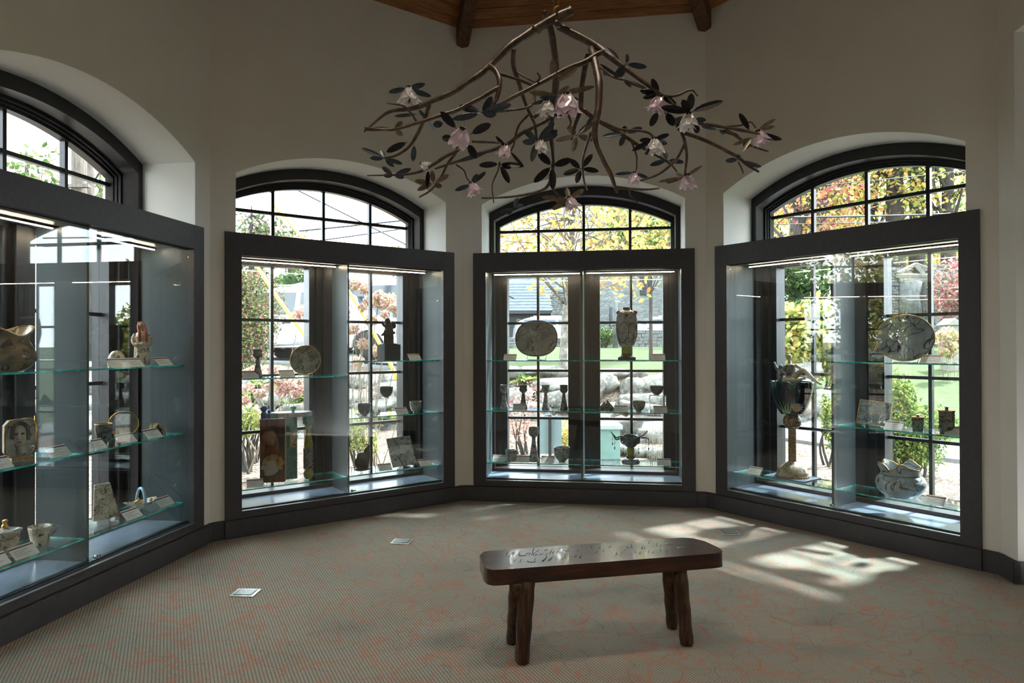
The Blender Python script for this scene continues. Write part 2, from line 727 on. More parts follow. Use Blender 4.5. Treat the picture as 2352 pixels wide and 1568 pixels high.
# baseboards in the corners between the cases
n = 0
for k, side in ((1, 'left'), (2, 'front_left'), (3, 'front'), (4, 'front_right')):
    b = MB()
    for kk, s in ((k, 1), (k + 1, -1)):
        u0, u1 = (1.0, hs(0.0)) if s > 0 else (-hs(0.0), -1.0)
        if kk == 5:
            u0, u1 = -hs(0.0), -0.965
        bb = MB()
        bb.bb(u0, u1, -0.004, WV + 0.01, 0.0, 0.135)
        bb.bb(u0, u1, 0.004, WV + 0.01, 0.135, 0.1425)
        bb.xf(WM[kk])
        b.add(bb.v, bb.f)
        if kk == 5:
            bb = MB()
            bb.bb(-0.985, -0.965, -0.004, 0.56, 0.0, 0.1425)
            bb.xf(WM[kk])
            b.add(bb.v, bb.f)
    o = b.build('baseboard_' + side, M['dark'])
    tag(o, kind='structure')

# ---------------------------------------------------------------- windows
WG = 0.68                     # glass plane


def arch_band(b, o1, o2, v0, v1, zb, n=24, mi=0):
    """frame of section between two arches, straight legs down to zb"""
    a = arc(*o1, n=n)
    c = arc(*o2, n=n)
    a = [(-o1[0], zb)] + a + [(o1[0], zb)]
    c = [(-o2[0], zb)] + c + [(o2[0], zb)]
    m = len(a)
    vs = [(x, v0, z) for x, z in a] + [(x, v0, z) for x, z in c] + [(x, v1, z) for x, z in a] + [(x, v1, z) for x, z in c]
    fs = []
    for i in range(m - 1):
        fs += [(i, m + i, m + i + 1, i + 1), (2 * m + i, 2 * m + i + 1, 3 * m + i + 1, 3 * m + i)]
    b.add(vs, fs, mi)
    fs = []
    for i in range(m - 1):
        fs += [(i, i + 1, 2 * m + i + 1, 2 * m + i), (m + i, 3 * m + i, 3 * m + i + 1, m + i + 1)]
    b.add(vs, fs, mi, True)
    b.add(vs, [(0, 2 * m, 3 * m, m), (m - 1, 2 * m - 1, 4 * m - 1, 3 * m - 1)], mi)


def arch_z(x, o):
    hw, zs, za = o
    r = (hw * hw + (za - zs) ** 2) / (2 * (za - zs))
    return za - r + math.sqrt(r * r - x * x)


def window(k, idx):
    root = empty('window_%d' % idx, WM[k])
    tag(root, kind='structure')
    m = M['frame']
    # casing with stepped mouldings
    b = MB()
    arch_band(b, (OW, ZS, ZA), (0.918, 2.795, 3.025), 0.45, 0.60, 0.19)
    b.build('casing', m, root)
    b = MB()
    arch_band(b, (OW, ZS, ZA), (0.905, 2.78, 3.005), 0.585, 0.615, 2.28)
    arch_band(b, (OW, ZS, ZA), (0.897, 2.77, 2.988), 0.61, 0.64, 2.28)
    arch_band(b, (OW, ZS, ZA), (0.888, 2.76, 2.968), 0.635, 0.70, 2.28)
    b.build('arch_frame', m, root)
    AG = (0.89, 2.762, 2.97)
    # transom, lower fixed frame
    b = MB()
    b.bb(-OW, OW, 0.56, 0.74, 2.23, 2.33)
    b.bb(-OW, OW, 0.45, 0.74, 0.15, 0.235)
    b.build('transom', m, root)
    # lower casements
    for sx in (-1, 1):
        uc = sx * 0.485
        b = MB()
        # wide jambs beside each sash, with a stepped inner edge
        for e in (-1, 1):
            x0 = uc + e * 0.32
            x1 = uc + e * 0.487
            b.bb(min(x0, x1), max(x0, x1), 0.60, 0.74, 0.22, 2.25)
            x2 = uc + e * 0.375
            b.bb(min(x2, x1), max(x2, x1), 0.56, 0.62, 0.22, 2.25)
            x3 = uc + e * 0.43
            b.bb(min(x3, x1), max(x3, x1), 0.52, 0.58, 0.22, 2.25)
        b.bb(uc - 0.33, uc + 0.33, 0.62, 0.74, 2.222, 2.25)
        b.bb(uc - 0.33, uc + 0.33, 0.62, 0.74, 0.21, 0.238)
        sash = b.build('sash', m, root)
        MW = 0.013
        b = MB()
        b.bb(uc - MW, uc + MW, WG - 0.022, WG + 0.02, 0.23, 2.23)
        b.build('muntin', m, sash)
        zr = [0.235, 0.735, 1.235, 1.737, 2.225]
        for z in zr[1:-1]:
            b = MB()
            b.bb(uc - 0.32, uc + 0.32, WG - 0.020, WG + 0.02, z - MW, z + MW)
            b.build('muntin', m, sash)
        for i in range(4):
            for s2 in (-1, 1):
                x0, x1 = (uc - 0.32, uc - MW) if s2 < 0 else (uc + MW, uc + 0.32)
                b = MB()
                b.bb(x0, x1, WG - 0.003, WG + 0.003, zr[i] + MW, zr[i + 1] - MW)
                b.build('pane', M['wglass'], sash)
    # arched light: muntins and panes
    xs = [-AG[0], -0.478, 0.0, 0.478, AG[0]]
    MW = 0.014
    for x in xs[1:-1]:
        b = MB()
        b.bb(x - MW, x + MW, WG - 0.022, WG + 0.02, 2.30, arch_z(x, AG) + 0.01)
        b.build('muntin', m, root)
    b = MB()
    b.bb(-AG[0], AG[0], WG - 0.02, WG + 0.02, 2.71 - MW, 2.71 + MW)
    b.build('muntin', m, root)
    for i in range(4):
        x0 = xs[i] + (MW if i else 0)
        x1 = xs[i + 1] - (MW if i < 3 else 0)
        b = MB()
        b.bb(x0, x1, WG - 0.003, WG + 0.003, 2.32, 2.71 - MW)
        b.build('pane', M['wglass'], root)
        poly = [(x0, 2.71 + MW), (x1, 2.71 + MW)]
        for j in range(7):
            x = x1 + (x0 - x1) * j / 6
            poly.append((x, arch_z(x, AG)))
        b = MB()
        b.prism(poly, WG - 0.003, WG + 0.003, 'y')
        b.build('pane', M['wglass'], root)
    return root


for i, k in enumerate((1, 2, 3, 4)):
    window(k, i + 1)

# ceiling lamps; the gallery pair behind the camera is added fill
def downlight(Mx, energy, label, grp, spot=False):
    root = empty('ceiling_light', Mx)
    tag(root, label, 'ceiling light', grp)
    b = MB()
    b.lathe([(0.09, -0.012), (0.11, -0.004), (0.11, 0.0)], 20)
    b.build('trim_ring', M['alu'], root)
    t = NT('lamp_lens')
    t.bsdf((1, 0.9, 0.75, 1), 0.5, emit=(1, 0.82, 0.6, 1), estr=6)
    b = MB()
    b.lathe([(0.085, -0.014), (0.085, -0.012)], 20)
    b.build('lens', t.mat, root)
    l = bpy.data.lights.new('downlight', 'SPOT' if spot else 'AREA')
    if spot:
        l.spot_size = R(58)
        l.spot_blend = 0.5
        l.shadow_soft_size = 0.05
    else:
        l.shape = 'DISK'
        l.size = 0.17
    l.energy = energy
    l.color = (1.0, 0.86, 0.68)
    lo = bpy.data.objects.new('lamp', l)
    COL.objects.link(lo)
    lo.parent = root
    lo.location = (0, 0, -0.02)


for u, w_ in ((-0.8, 'left'), (0.8, 'right')):  # unseen lamps added to brighten the room from behind
    downlight(WM[7] @ Matrix.Translation((u, 1.6, 3.3)), 7, 'added fill lamp behind the camera on the ' + w_, 'added fill lamps in the gallery ceiling')
# spots fixed under the ridge, above the picture, over the chandelier
for i, (x, y, w_) in enumerate(((-0.45, -0.35, 'left'), (0.5, -0.2, 'right'))):
    zz = ZC + SLOPE * (AW - math.hypot(x, y)) - 0.06
    downlight(Matrix.Translation((x, y, zz)), 42, 'round downlight under the timber ceiling above the chandelier, ' + w_, 'downlights under the timber ceiling', True)
# ================================================================ display cases
CW, CH, PZ = 1.049, 2.40, 0.1426
KO, ZOT, ZOB = 0.924, 2.222, 0.20
SHELVES = {1: {-1: (1.36, 0.855, 0.345), 1: (1.36, 0.855, 0.345)},
           2: {-1: (1.235, 0.343), 1: (1.36, 0.857, 0.347)},
           3: {-1: (1.352, 0.859, 0.351), 1: (1.352, 0.855, 0.348)},
           4: {-1: (0.345,), 1: (1.36, 0.857, 0.347)}}
CLAB = {1: 'dark glazed display case with painted portrait ceramics, cut by the left picture edge',
        2: 'dark glazed display case holding the carved wooden face panel',
        3: 'dark glazed display case holding the oval platter and row of goblets',
        4: 'dark glazed display case holding the tall figure-topped goblet'}
SV0, SV1 = 0.095, 0.425
LEDM = NT('led_tube').bsdf((1, 0.9, 0.75, 1), 0.4, emit=(1.0, 0.80, 0.56, 1), estr=30)


def peg_strip(u, parent, face):
    b = MB()
    for v in (0.145, 0.375):
        z = 0.36
        while z < 2.12:
            b.add([(u, v - 0.0028, z - 0.0028), (u, v + 0.0028, z - 0.0028), (u, v + 0.0028, z + 0.0028), (u, v - 0.0028, z + 0.0028),
                   (u - face * 0.004, v - 0.0028, z - 0.0028), (u - face * 0.004, v + 0.0028, z - 0.0028), (u - face * 0.004, v + 0.0028, z + 0.0028), (u - face * 0.004, v - 0.0028, z + 0.0028)],
                  [(0, 1, 2, 3), (4, 7, 6, 5), (0, 4, 5, 1), (2, 6, 7, 3)])
            z += 0.032
    o = b.build('peg_holes', M['black'], parent)
    o['kind'] = 'stuff'
    return o


def display_case(k):
    root = empty('display_case', WM[k])
    tag(root, CLAB[k], 'display case', 'display cases under the arched windows')
    d = M['dark']
    for s in (-1, 1):
        b = MB()
        b.bb(min(s * KO, s * CW), max(s * KO, s * CW), 0.0, 0.045, PZ, CH)
        b.build('stile', d, root, bevel=0.002)
    b = MB()
    b.bb(-KO, KO, 0.0, 0.045, ZOT, CH)
    b.build('top_rail', d, root, bevel=0.002)
    b = MB()
    b.bb(-KO, KO, 0.0, 0.045, PZ, ZOB)
    b.build('bottom_rail', d, root, bevel=0.002)
    b = MB()
    b.bb(-CW - 0.006, CW + 0.006, -0.02, 0.06, 0.0, PZ - 0.003)
    b.build('plinth', d, root, bevel=0.003)
    # dark outer lining seen from the arch side
    b = MB()
    b.bb(-OW + 0.003, OW - 0.003, 0.045, 0.45, ZOT + 0.012, ZOT + 0.03)
    b.build('top_panel', M['panel'], root)
    b = MB()
    b.bb(-OW + 0.003, OW - 0.003, 0.06, 0.45, 0.192, 0.206)
    b.build('bottom_panel', M['deck'], root)
    for s in (-1, 1):
        b = MB()
        b.bb(min(s * 0.94, s * 0.96), max(s * 0.94, s * 0.96), 0.05, 0.448, 0.206, ZOT + 0.012)
        sp = b.build('side_panel', M['panel'], root)
        peg_strip(s * 0.94, sp, s)
    b = MB()
    b.bb(-0.0095, 0.0095, 0.085, 0.43, 0.206, ZOT + 0.012)
    pt = b.build('partition', M['panel'], root)
    peg_strip(-0.0095, pt, -1 * -1)
    peg_strip(0.0095, pt, -1)
    # back top rail in front of the window head
    b = MB()
    b.bb(-0.94, 0.94, 0.05, 0.09, 0.206, 0.212)
    b.build('door_track', M['black'], root)
    b = MB()
    b.bb(-KO, KO, 0.045, 0.095, ZOT - 0.006, ZOT + 0.012)
    b.build('door_track', M['black'], root)
    b = MB()
    b.bb(-KO, KO, -0.001, 0.012, ZOB - 0.001, ZOB + 0.003)
    b.build('edge_strip', M['alu'], root)
    # sliding glass doors
    for s, v in ((-1, 0.076), (1, 0.056)):
        b = MB()
        x0, x1 = (-0.935, 0.03) if s < 0 else (-0.02, 0.935)
        b.bb(x0, x1, v - 0.003, v + 0.003, 0.212, ZOT - 0.006)
        g = b.build('glass_door', M['glass'], root)
    b = MB()
    b.lathe([(0.0, 0), (0.011, 0.0), (0.012, 0.016), (0.0, 0.018)], 14, c=(0.012, 0.05, 0.232), M=Matrix.Rotation(PI / 2, 3, 'X'))
    b.tube([(0.014, 0.042, 0.232), (0.05, 0.044, 0.230)], 0.006, 8)
    b.build('door_lock', M['chrome'], root)
    # shelves
    for s in (-1, 1):
        for z in SHELVES[k][s]:
            x0, x1 = (-0.935, -0.012) if s < 0 else (0.012, 0.935)
            b = MB()
            th = 0.005
            vs = [(x0, SV0, z - th), (x1, SV0, z - th), (x1, SV1, z - th), (x0, SV1, z - th), (x0, SV0, z + th), (x1, SV0, z + th), (x1, SV1, z + th), (x0, SV1, z + th)]
            b.add(vs, [(0, 3, 2, 1), (4, 5, 6, 7)], 0)
            b.add(vs, [(0, 1, 5, 4), (2, 3, 7, 6), (0, 4, 7, 3), (1, 2, 6, 5)], 1)
            b.build('shelf', [M['sglass'], M['teal']], root)
    # light bars
    for s in (-1, 1):
        x0, x1 = (-0.90, -0.02) if s < 0 else (0.03, 0.90)
        b = MB()
        b.bb(x0, x1, 0.290, 0.310, ZOT - 0.002, ZOT + 0.012)
        bar = b.build('light_bar', M['panel'], root)
        b = MB()
        b.bb(x0 + 0.01, x1 - 0.01, 0.296, 0.304, ZOT - 0.008, ZOT - 0.002)
        b.build('led_tube', LEDM, bar)
    return root


CASES = {k: display_case(k) for k in (1, 2, 3, 4)}
# ================================================================ things on the shelves
def lined(name, light, dark, scale=9, width=0.05, rough=0.25, wash=None, warp=0.5, coat=0.3):
    """glazed ware with flowing brush-drawn outlines and soft washes beside them"""
    t = NT(name)
    v = t.coord()
    w = t.warp(v, scale * 0.45, 0.9 / scale)
    n1 = t.noise(w, scale * 0.42, 1, 0.4, 0.6)
    c1 = t.math('ABSOLUTE', t.math('SUBTRACT', t.math('FRACT', t.math('MULTIPLY', n1, 5.0)), 0.5))
    soft = t.ramp(c1, [(0.0, (0.6, 0.6, 0.6)), (0.22, (0, 0, 0))])
    line = t.ramp(c1, [(0.0, (1, 1, 1)), (width * 0.7, (0.9, 0.9, 0.9)), (width * 1.7, (0, 0, 0))])
    e = t.voro(t.warp(v, scale * 0.8, 1.1 / scale), scale * 0.55, 'SMOOTH_F1')
    c2 = t.math('ABSOLUTE', t.math('SUBTRACT', t.math('FRACT', t.math('MULTIPLY', e, 1.9)), 0.5))
    l2 = t.ramp(c2, [(0.0, (0.9, 0.9, 0.9)), (width * 1.1, (0, 0, 0))])
    mid = tuple((a * 0.5 + b * 0.5) for a, b in zip(light[:3], dark[:3])) + (1,)
    c = t.ramp(t.noise(v, scale * 0.5, 4), [(0.35, light), (0.65, wash or light)])
    c = t.mix(soft, c, mid)
    c = t.mix(l2, c, dark)
    c = t.mix(line, c, dark)
    return t.bsdf(c, rough, coat=coat)


M['blueware'] = lined('blue_grey_figure_glaze', srgb(186, 196, 200), srgb(52, 60, 70), 20, 0.05, wash=srgb(150, 164, 172))
M['blueware_s'] = lined('fine_blue_grey_glaze', srgb(176, 184, 186), srgb(44, 52, 60), 42, 0.06, wash=srgb(128, 140, 146))
M['greenware'] = lined('grey_green_glaze', srgb(150, 150, 136), srgb(36, 38, 36), 40, 0.06, wash=srgb(104, 108, 96))
M['darkware'] = lined('dark_slate_glaze', srgb(112, 116, 112), srgb(24, 27, 27), 46, 0.07, wash=srgb(70, 76, 74))
M['creamware'] = lined('cream_figure_glaze', srgb(206, 198, 176), srgb(72, 58, 44), 34, 0.05, wash=srgb(160, 142, 112))
M['oliveplate'] = lined('olive_figure_glaze', srgb(158, 156, 128), srgb(44, 44, 36), 30, 0.06, wash=srgb(92, 98, 76))
M['goldmarble'] = lined('brown_marbled_glaze', srgb(150, 128, 96), srgb(46, 38, 30), 15, 0.05, wash=srgb(92, 82, 68))
M['greyplate'] = lined('grey_swirl_glaze', srgb(176, 176, 168), srgb(62, 60, 54), 20, 0.035, wash=srgb(128, 130, 128), warp=1.0)
M['facesplate'] = lined('pale_blue_faces_glaze', srgb(178, 188, 192), srgb(24, 28, 34), 19, 0.035, wash=srgb(150, 160, 164))
M['gold'] = plain('gold_lustre', srgb(196, 152, 82), 0.25, metal=1.0, var=0.15, vscale=30)
M['bronze_dark'] = plain('dark_bronze_glaze', srgb(74, 62, 52), 0.35, metal=0.2, var=0.3, vscale=24)
M['blackbox'] = plain('black_pedestal_paint', srgb(12, 14, 14), 0.6, var=0.2)
M['navy'] = plain('navy_glaze', srgb(12, 28, 40), 0.15, var=0.4, vscale=20, coat=0.6)
M['leafglaze'] = plain('green_leaf_glaze', srgb(150, 178, 120), 0.3, var=0.35, vscale=40)
M['tealglaze'] = plain('teal_glaze', srgb(84, 140, 130), 0.25, var=0.3, vscale=30)
M['pinkglaze'] = plain('pink_glaze', srgb(206, 176, 160), 0.3, var=0.2, vscale=50)
M['blueglaze'] = plain('cobalt_glaze', srgb(58, 84, 160), 0.3, var=0.25, vscale=30)
M['skyglaze'] = plain('pale_blue_glaze', srgb(150, 190, 214), 0.3, var=0.15, vscale=20)
M['bodyglaze'] = plain('speckled_skin_glaze', srgb(190, 184, 156), 0.3, var=0.22, vscale=70, coat=0.3)


def pebble_mat():
    t = NT('brown_pebble_glaze')
    v = t.coord()
    e = t.voro(t.warp(v, 20, 0.02), 42, 'DISTANCE_TO_EDGE')
    c = t.ramp(t.noise(v, 30, 2), [(0.35, srgb(150, 118, 78)), (0.65, srgb(200, 172, 128))])
    g = t.ramp(e, [(0.06, (1, 1, 1)), (0.16, (0, 0, 0))])
    return t.bsdf(t.mix(g, c, srgb(26, 18, 12)), 0.3, coat=0.3, normal=t.bump(e, 0.6, 0.01))


M['pebble'] = pebble_mat()
M['clayface'] = plain('tan_clay', srgb(150, 116, 86), 0.5, var=0.2, vscale=24)
M['ropeglaze'] = plain('tan_stem_glaze', srgb(150, 126, 84), 0.4, var=0.4, vscale=60)
M['wire'] = plain('clear_wire_stand', srgb(225, 228, 228), 0.2, var=0.02)
M['carvedwood'] = wood('carved_brown_clay', srgb(78, 46, 26), srgb(120, 76, 44), srgb(146, 98, 60), 0.5, scale=(6, 6, 1), gscale=6)
M['paleface'] = plain('pale_clay', srgb(182, 172, 156), 0.5, var=0.15, vscale=20)
M['goldhair'] = plain('ochre_hair_glaze', srgb(190, 150, 88), 0.4, var=0.45, vscale=60)
M['red'] = plain('rust_red_glaze', srgb(150, 58, 38), 0.3, var=0.3, vscale=40)
M['yellowg'] = plain('yellow_green_glaze', srgb(150, 150, 60), 0.35, var=0.45, vscale=60)


def card_mat():
    t = NT('printed_card')
    c = t.n('TexCoord')
    sp = t.n('SeparateXYZ')
    t.l(c.outputs['Generated'], sp.inputs[0])
    x, y = sp.outputs['X'], sp.outputs['Z']
    # maroon rule near the top edge
    band = t.math('MULTIPLY', t.math('GREATER_THAN', y, 0.80), t.math('LESS_THAN', y, 0.90))
    # grey text lines
    w = t.math('FRACT', t.math('MULTIPLY', y, 7.0))
    ln = t.math('MULTIPLY', t.math('LESS_THAN', w, 0.42), t.math('LESS_THAN', y, 0.72))
    ln = t.math('MULTIPLY', ln, t.math('GREATER_THAN', y, 0.16))
    row = t.math('FLOOR', t.math('MULTIPLY', y, 7.0))
    endx = t.math('ADD', 0.48, t.math('MULTIPLY', t.math('FRACT', t.math('MULTIPLY', row, 0.377)), 0.42))
    ln = t.math('MULTIPLY', ln, t.math('LESS_THAN', x, endx))
    ln = t.math('MULTIPLY', ln, t.math('GREATER_THAN', x, 0.12))
    n = t.noise(c.outputs['Generated'], 70, 1)
    ln = t.math('MULTIPLY', ln, t.math('GREATER_THAN', n, 0.44))
    col = t.mix(t.math('MULTIPLY', ln, 0.6), srgb(236, 233, 228), srgb(70, 66, 64))
    col = t.mix(band, col, srgb(104, 44, 44))
    return t.bsdf(col, 0.5, spec=0.3)


M['card'] = card_mat()


def spot(k, px, py, v):
    """u along the wall and metres per pixel there"""
    u, z = onw(k, px, py, v)
    p = WM[k] @ Vector((u, v, z))
    return u, (p - CAM).y / FPX


def hgt(k, px, py, v):
    return onw(k, px, py, v)[1]


CARDS = []


def card(k, px, v, z, label, w=0.128, rz=0.0, h=0.08, tilt=42):
    u = spot(k, px, 900, v)[0]
    root = empty('label_card', WM[k] @ Matrix.Translation((u, v, z + 0.0052)) @ Matrix.Rotation(R(rz), 4, 'Z'))
    tag(root, label, 'label card', 'printed label cards on the glass shelves')
    Rx = Matrix.Rotation(-R(tilt), 4, 'X')
    b = MB()
    b.box((0, 0, 0), (w, 0.0012, h))
    o = b.build('printed_face', M['card'], root)
    o.matrix_local = Matrix.Rotation(-R(tilt), 4, 'X') @ Matrix.Translation((0, 0, h / 2))
    b = MB()
    c, s = math.cos(R(tilt)), math.sin(R(tilt))
    y1, z1 = s * h, c * h
    b.add([(-w / 2, 0.002, 0.0), (w / 2, 0.002, 0.0), (w / 2, y1 + 0.004, z1 - 0.002), (-w / 2, y1 + 0.004, z1 - 0.002), (-w / 2, y1 + 0.012, 0.0), (w / 2, y1 + 0.012, 0.0),
           (-w / 2, y1 + 0.009, 0.0), (w / 2, y1 + 0.009, 0.0), (w / 2, y1 + 0.001, z1 - 0.002), (-w / 2, y1 + 0.001, z1 - 0.002)],
          [(3, 2, 5, 4), (9, 6, 7, 8), (2, 3, 9, 8), (4, 5, 7, 6)])
    b.build('easel_back', M['acrylic'], root)
    CARDS.append(root)
    return root


def item(k, name, label, cat, px, v, z, rz=0, group=None, py=900):
    u, s = spot(k, px, py, v)
    root = empty(name, WM[k] @ Matrix.Translation((u, v, z + 0.0052)) @ Matrix.Rotation(R(rz), 4, 'Z'))
    tag(root, label, cat, group)
    return root, s, u


def shell(prof, t=0.004):
    """closed outer+inner profile for a hollow vessel; prof outer (r,z) bottom to top"""
    inner = [(max(0.001, r - t), z) for r, z in prof[::-1] if z > prof[0][1] + t * 1.5]
    return prof + [(prof[-1][0] - t * 0.5, prof[-1][1] + t * 0.3)] + inner + [(0.001, prof[0][1] + t * 1.5)]


def smooth_prof(pts, n=5):
    out = spline([(r, 0, z) for r, z in pts], n)
    return [(max(0.0005, p.x), p.z) for p in out]


def bowl(k, px, pytop, wpx, v, z, label, mat, cup=0.0, rim=None, name='small_bowl', zlift=0.0, group='bowls and cups on the shelves'):
    root, s, u = item(k, name, label, 'bowl', px, v, z + zlift, group=group)
    r = wpx * s / 2
    h = hgt(k, px, pytop, v) - z - zlift
    prof = smooth_prof([(r * 0.42, 0), (r * 0.42, h * 0.08), (r * (0.62 + cup * 0.2), h * 0.16), (r * 0.9, h * 0.42), (r * 1.0, h * 0.72), (r, h)])
    b = MB()
    b.lathe(shell(prof), 28, close=True)
    b.build('body', M[mat], root)
    b = MB()
    b.lathe([(r - 0.004, h - 0.002), (r + 0.0015, h - 0.002), (r + 0.0015, h + 0.002), (r - 0.004, h + 0.002), (r - 0.004, h - 0.002)], 28, close=False)
    b.build('rim', rim or M['creamware'], root)
    return root


def goblet(k, px, pytop, wpx, v, z, label, mat, kind=0, name='ceramic_goblet', group='tall goblets'):
    root, s, u = item(k, name, label, 'goblet', px, v, z, group=group)
    r = wpx * s / 2
    h = hgt(k, px, pytop, v) - z
    b = MB()
    b.lathe(smooth_prof([(r * 0.95, 0), (r * 0.98, h * 0.05), (r * 0.75, h * 0.22), (r * 0.5, h * 0.45), (r * 0.36, h * 0.64), (r * 0.4, h * 0.70)]), 24)
    b.build('stem', M[mat], root)
    b = MB()
    prof = smooth_prof([(r * 0.3, h * 0.66), (r * 0.75, h * 0.72), (r * 1.0, h * 0.80), (r * 0.9, h * 0.90), (r * 1.0, h)] if kind == 0 else
                       [(r * 0.3, h * 0.70), (r * 0.8, h * 0.76), (r * 1.0, h * 0.86), (r * 0.92, h * 0.96), (r * 0.95, h)])
    b.lathe(shell(prof, 0.003), 24)
    b.build('cup', M[mat], root)
    return root


def stand_wire(root, r, z0=0.0):
    b = MB()
    for s in (-1, 1):
        b.tube(spline([(s * r * 0.45, -0.035, z0 + 0.02), (s * r * 0.45, -0.03, z0 + 0.004), (s * r * 0.45, 0.03, z0 + 0.003), (s * r * 0.45, 0.05, z0 + r * 0.5)], 4), 0.0022, 6)
    b.tube([(-r * 0.45, 0.03, z0 + 0.003), (r * 0.45, 0.03, z0 + 0.003)], 0.0022, 6)
    b.build('wire_stand', M['wire'], root)


def plate(k, px, pyc, wpx, hpx, v, z, label, mat, rimmat, lean=14, rz=0, sq=2.0, name='round_plate', cat='plate', depth=0.02):
    """plate standing on edge, leaning back; superellipse outline"""
    u, s = spot(k, px, pyc, v)
    zc = hgt(k, px, pyc, v)
    root = empty(name, WM[k] @ Matrix.Translation((u, v, z + 0.0052)) @ Matrix.Rotation(R(rz), 4, 'Z'))
    tag(root, label, cat)
    a, c = wpx * s / 2, hpx * s / 2 / math.cos(R(lean))
    zc = zc - z - 0.0052
    Mr = Matrix.Translation((0, 0, zc)) @ Matrix.Rotation(R(90 - lean), 4, 'X')
    n = 44
    rings = [(0.001, depth), (0.5, depth * 0.97), (0.78, depth * 0.8), (0.93, depth * 0.3), (1.0, -0.004), (1.0, -0.008), (0.9, depth * 0.3 - 0.008), (0.6, depth - 0.007), (0.001, depth - 0.006)]
    vs, fs = [], []
    for q, zz in rings:
        for i in range(n):
            t = 2 * PI * i / n
            ct, st = math.cos(t), math.sin(t)
            f = (abs(ct) ** sq + abs(st) ** sq) ** (-1 / sq)
            vs.append(Mr @ Vector((a * q * ct * f, c * q * st * f, -zz)))
    for j in range(len(rings) - 1):
        for i in range(n):
            fs.append((j * n + i, j * n + (i + 1) % n, (j + 1) * n + (i + 1) % n, (j + 1) * n + i))
    b = MB()
    b.add(vs, fs, 0, True)
    b.build('dish', M[mat], root)
    pts = []
    for i in range(n + 1):
        t = 2 * PI * i / n
        ct, st = math.cos(t), math.sin(t)
        f = (abs(ct) ** sq + abs(st) ** sq) ** (-1 / sq)
        pts.append(Mr @ Vector((a * ct * f, c * st * f, 0.006)))
    b = MB()
    b.tube(pts, 0.0035, 6, cap=False)
    b.build('rim', M[rimmat], root)
    stand_wire(root, a)
    return root


def blob(root, name, mat, parts, voxel=0.004, smooth=4):
    """one continuous modelled surface from overlapping tubes and balls"""
    b = MB()
    for p in parts:
        if p[0] == 't':
            pts = spline(p[1], 5) if len(p[1]) > 2 else [Vector(q) for q in p[1]]
            b.tube(pts, lerps(list(p[2]), len(pts)), 10)
        elif p[0] == 'b':
            b.ball(p[1], p[2], 14, 10)
        else:
            b.box(p[1], p[2])
    o = b.build(name, M[mat] if isinstance(mat, str) else mat, root)
    m = o.modifiers.new('fuse', 'REMESH')
    m.mode = 'VOXEL'
    m.voxel_size = voxel
    m.use_smooth_shade = True
    sm = o.modifiers.new('smooth', 'SMOOTH')
    sm.iterations = smooth
    return o


# ---------------------------------------------------------------- case on the front wall
Z = {(k, s, i): z for k in SHELVES for s in (-1, 1) for i, z in enumerate(SHELVES[k][s])}
z = Z[3, -1, 0]
plate(3, 1232, 777, 96, 82, 0.24, z, 'wide oval grey platter with swirling line drawing on top shelf', 'greyplate', 'bronze_dark', 10, sq=2.35, name='oval_platter', cat='platter')
card(3, 1171, 0.15, z, 'label card left of the oval grey platter')


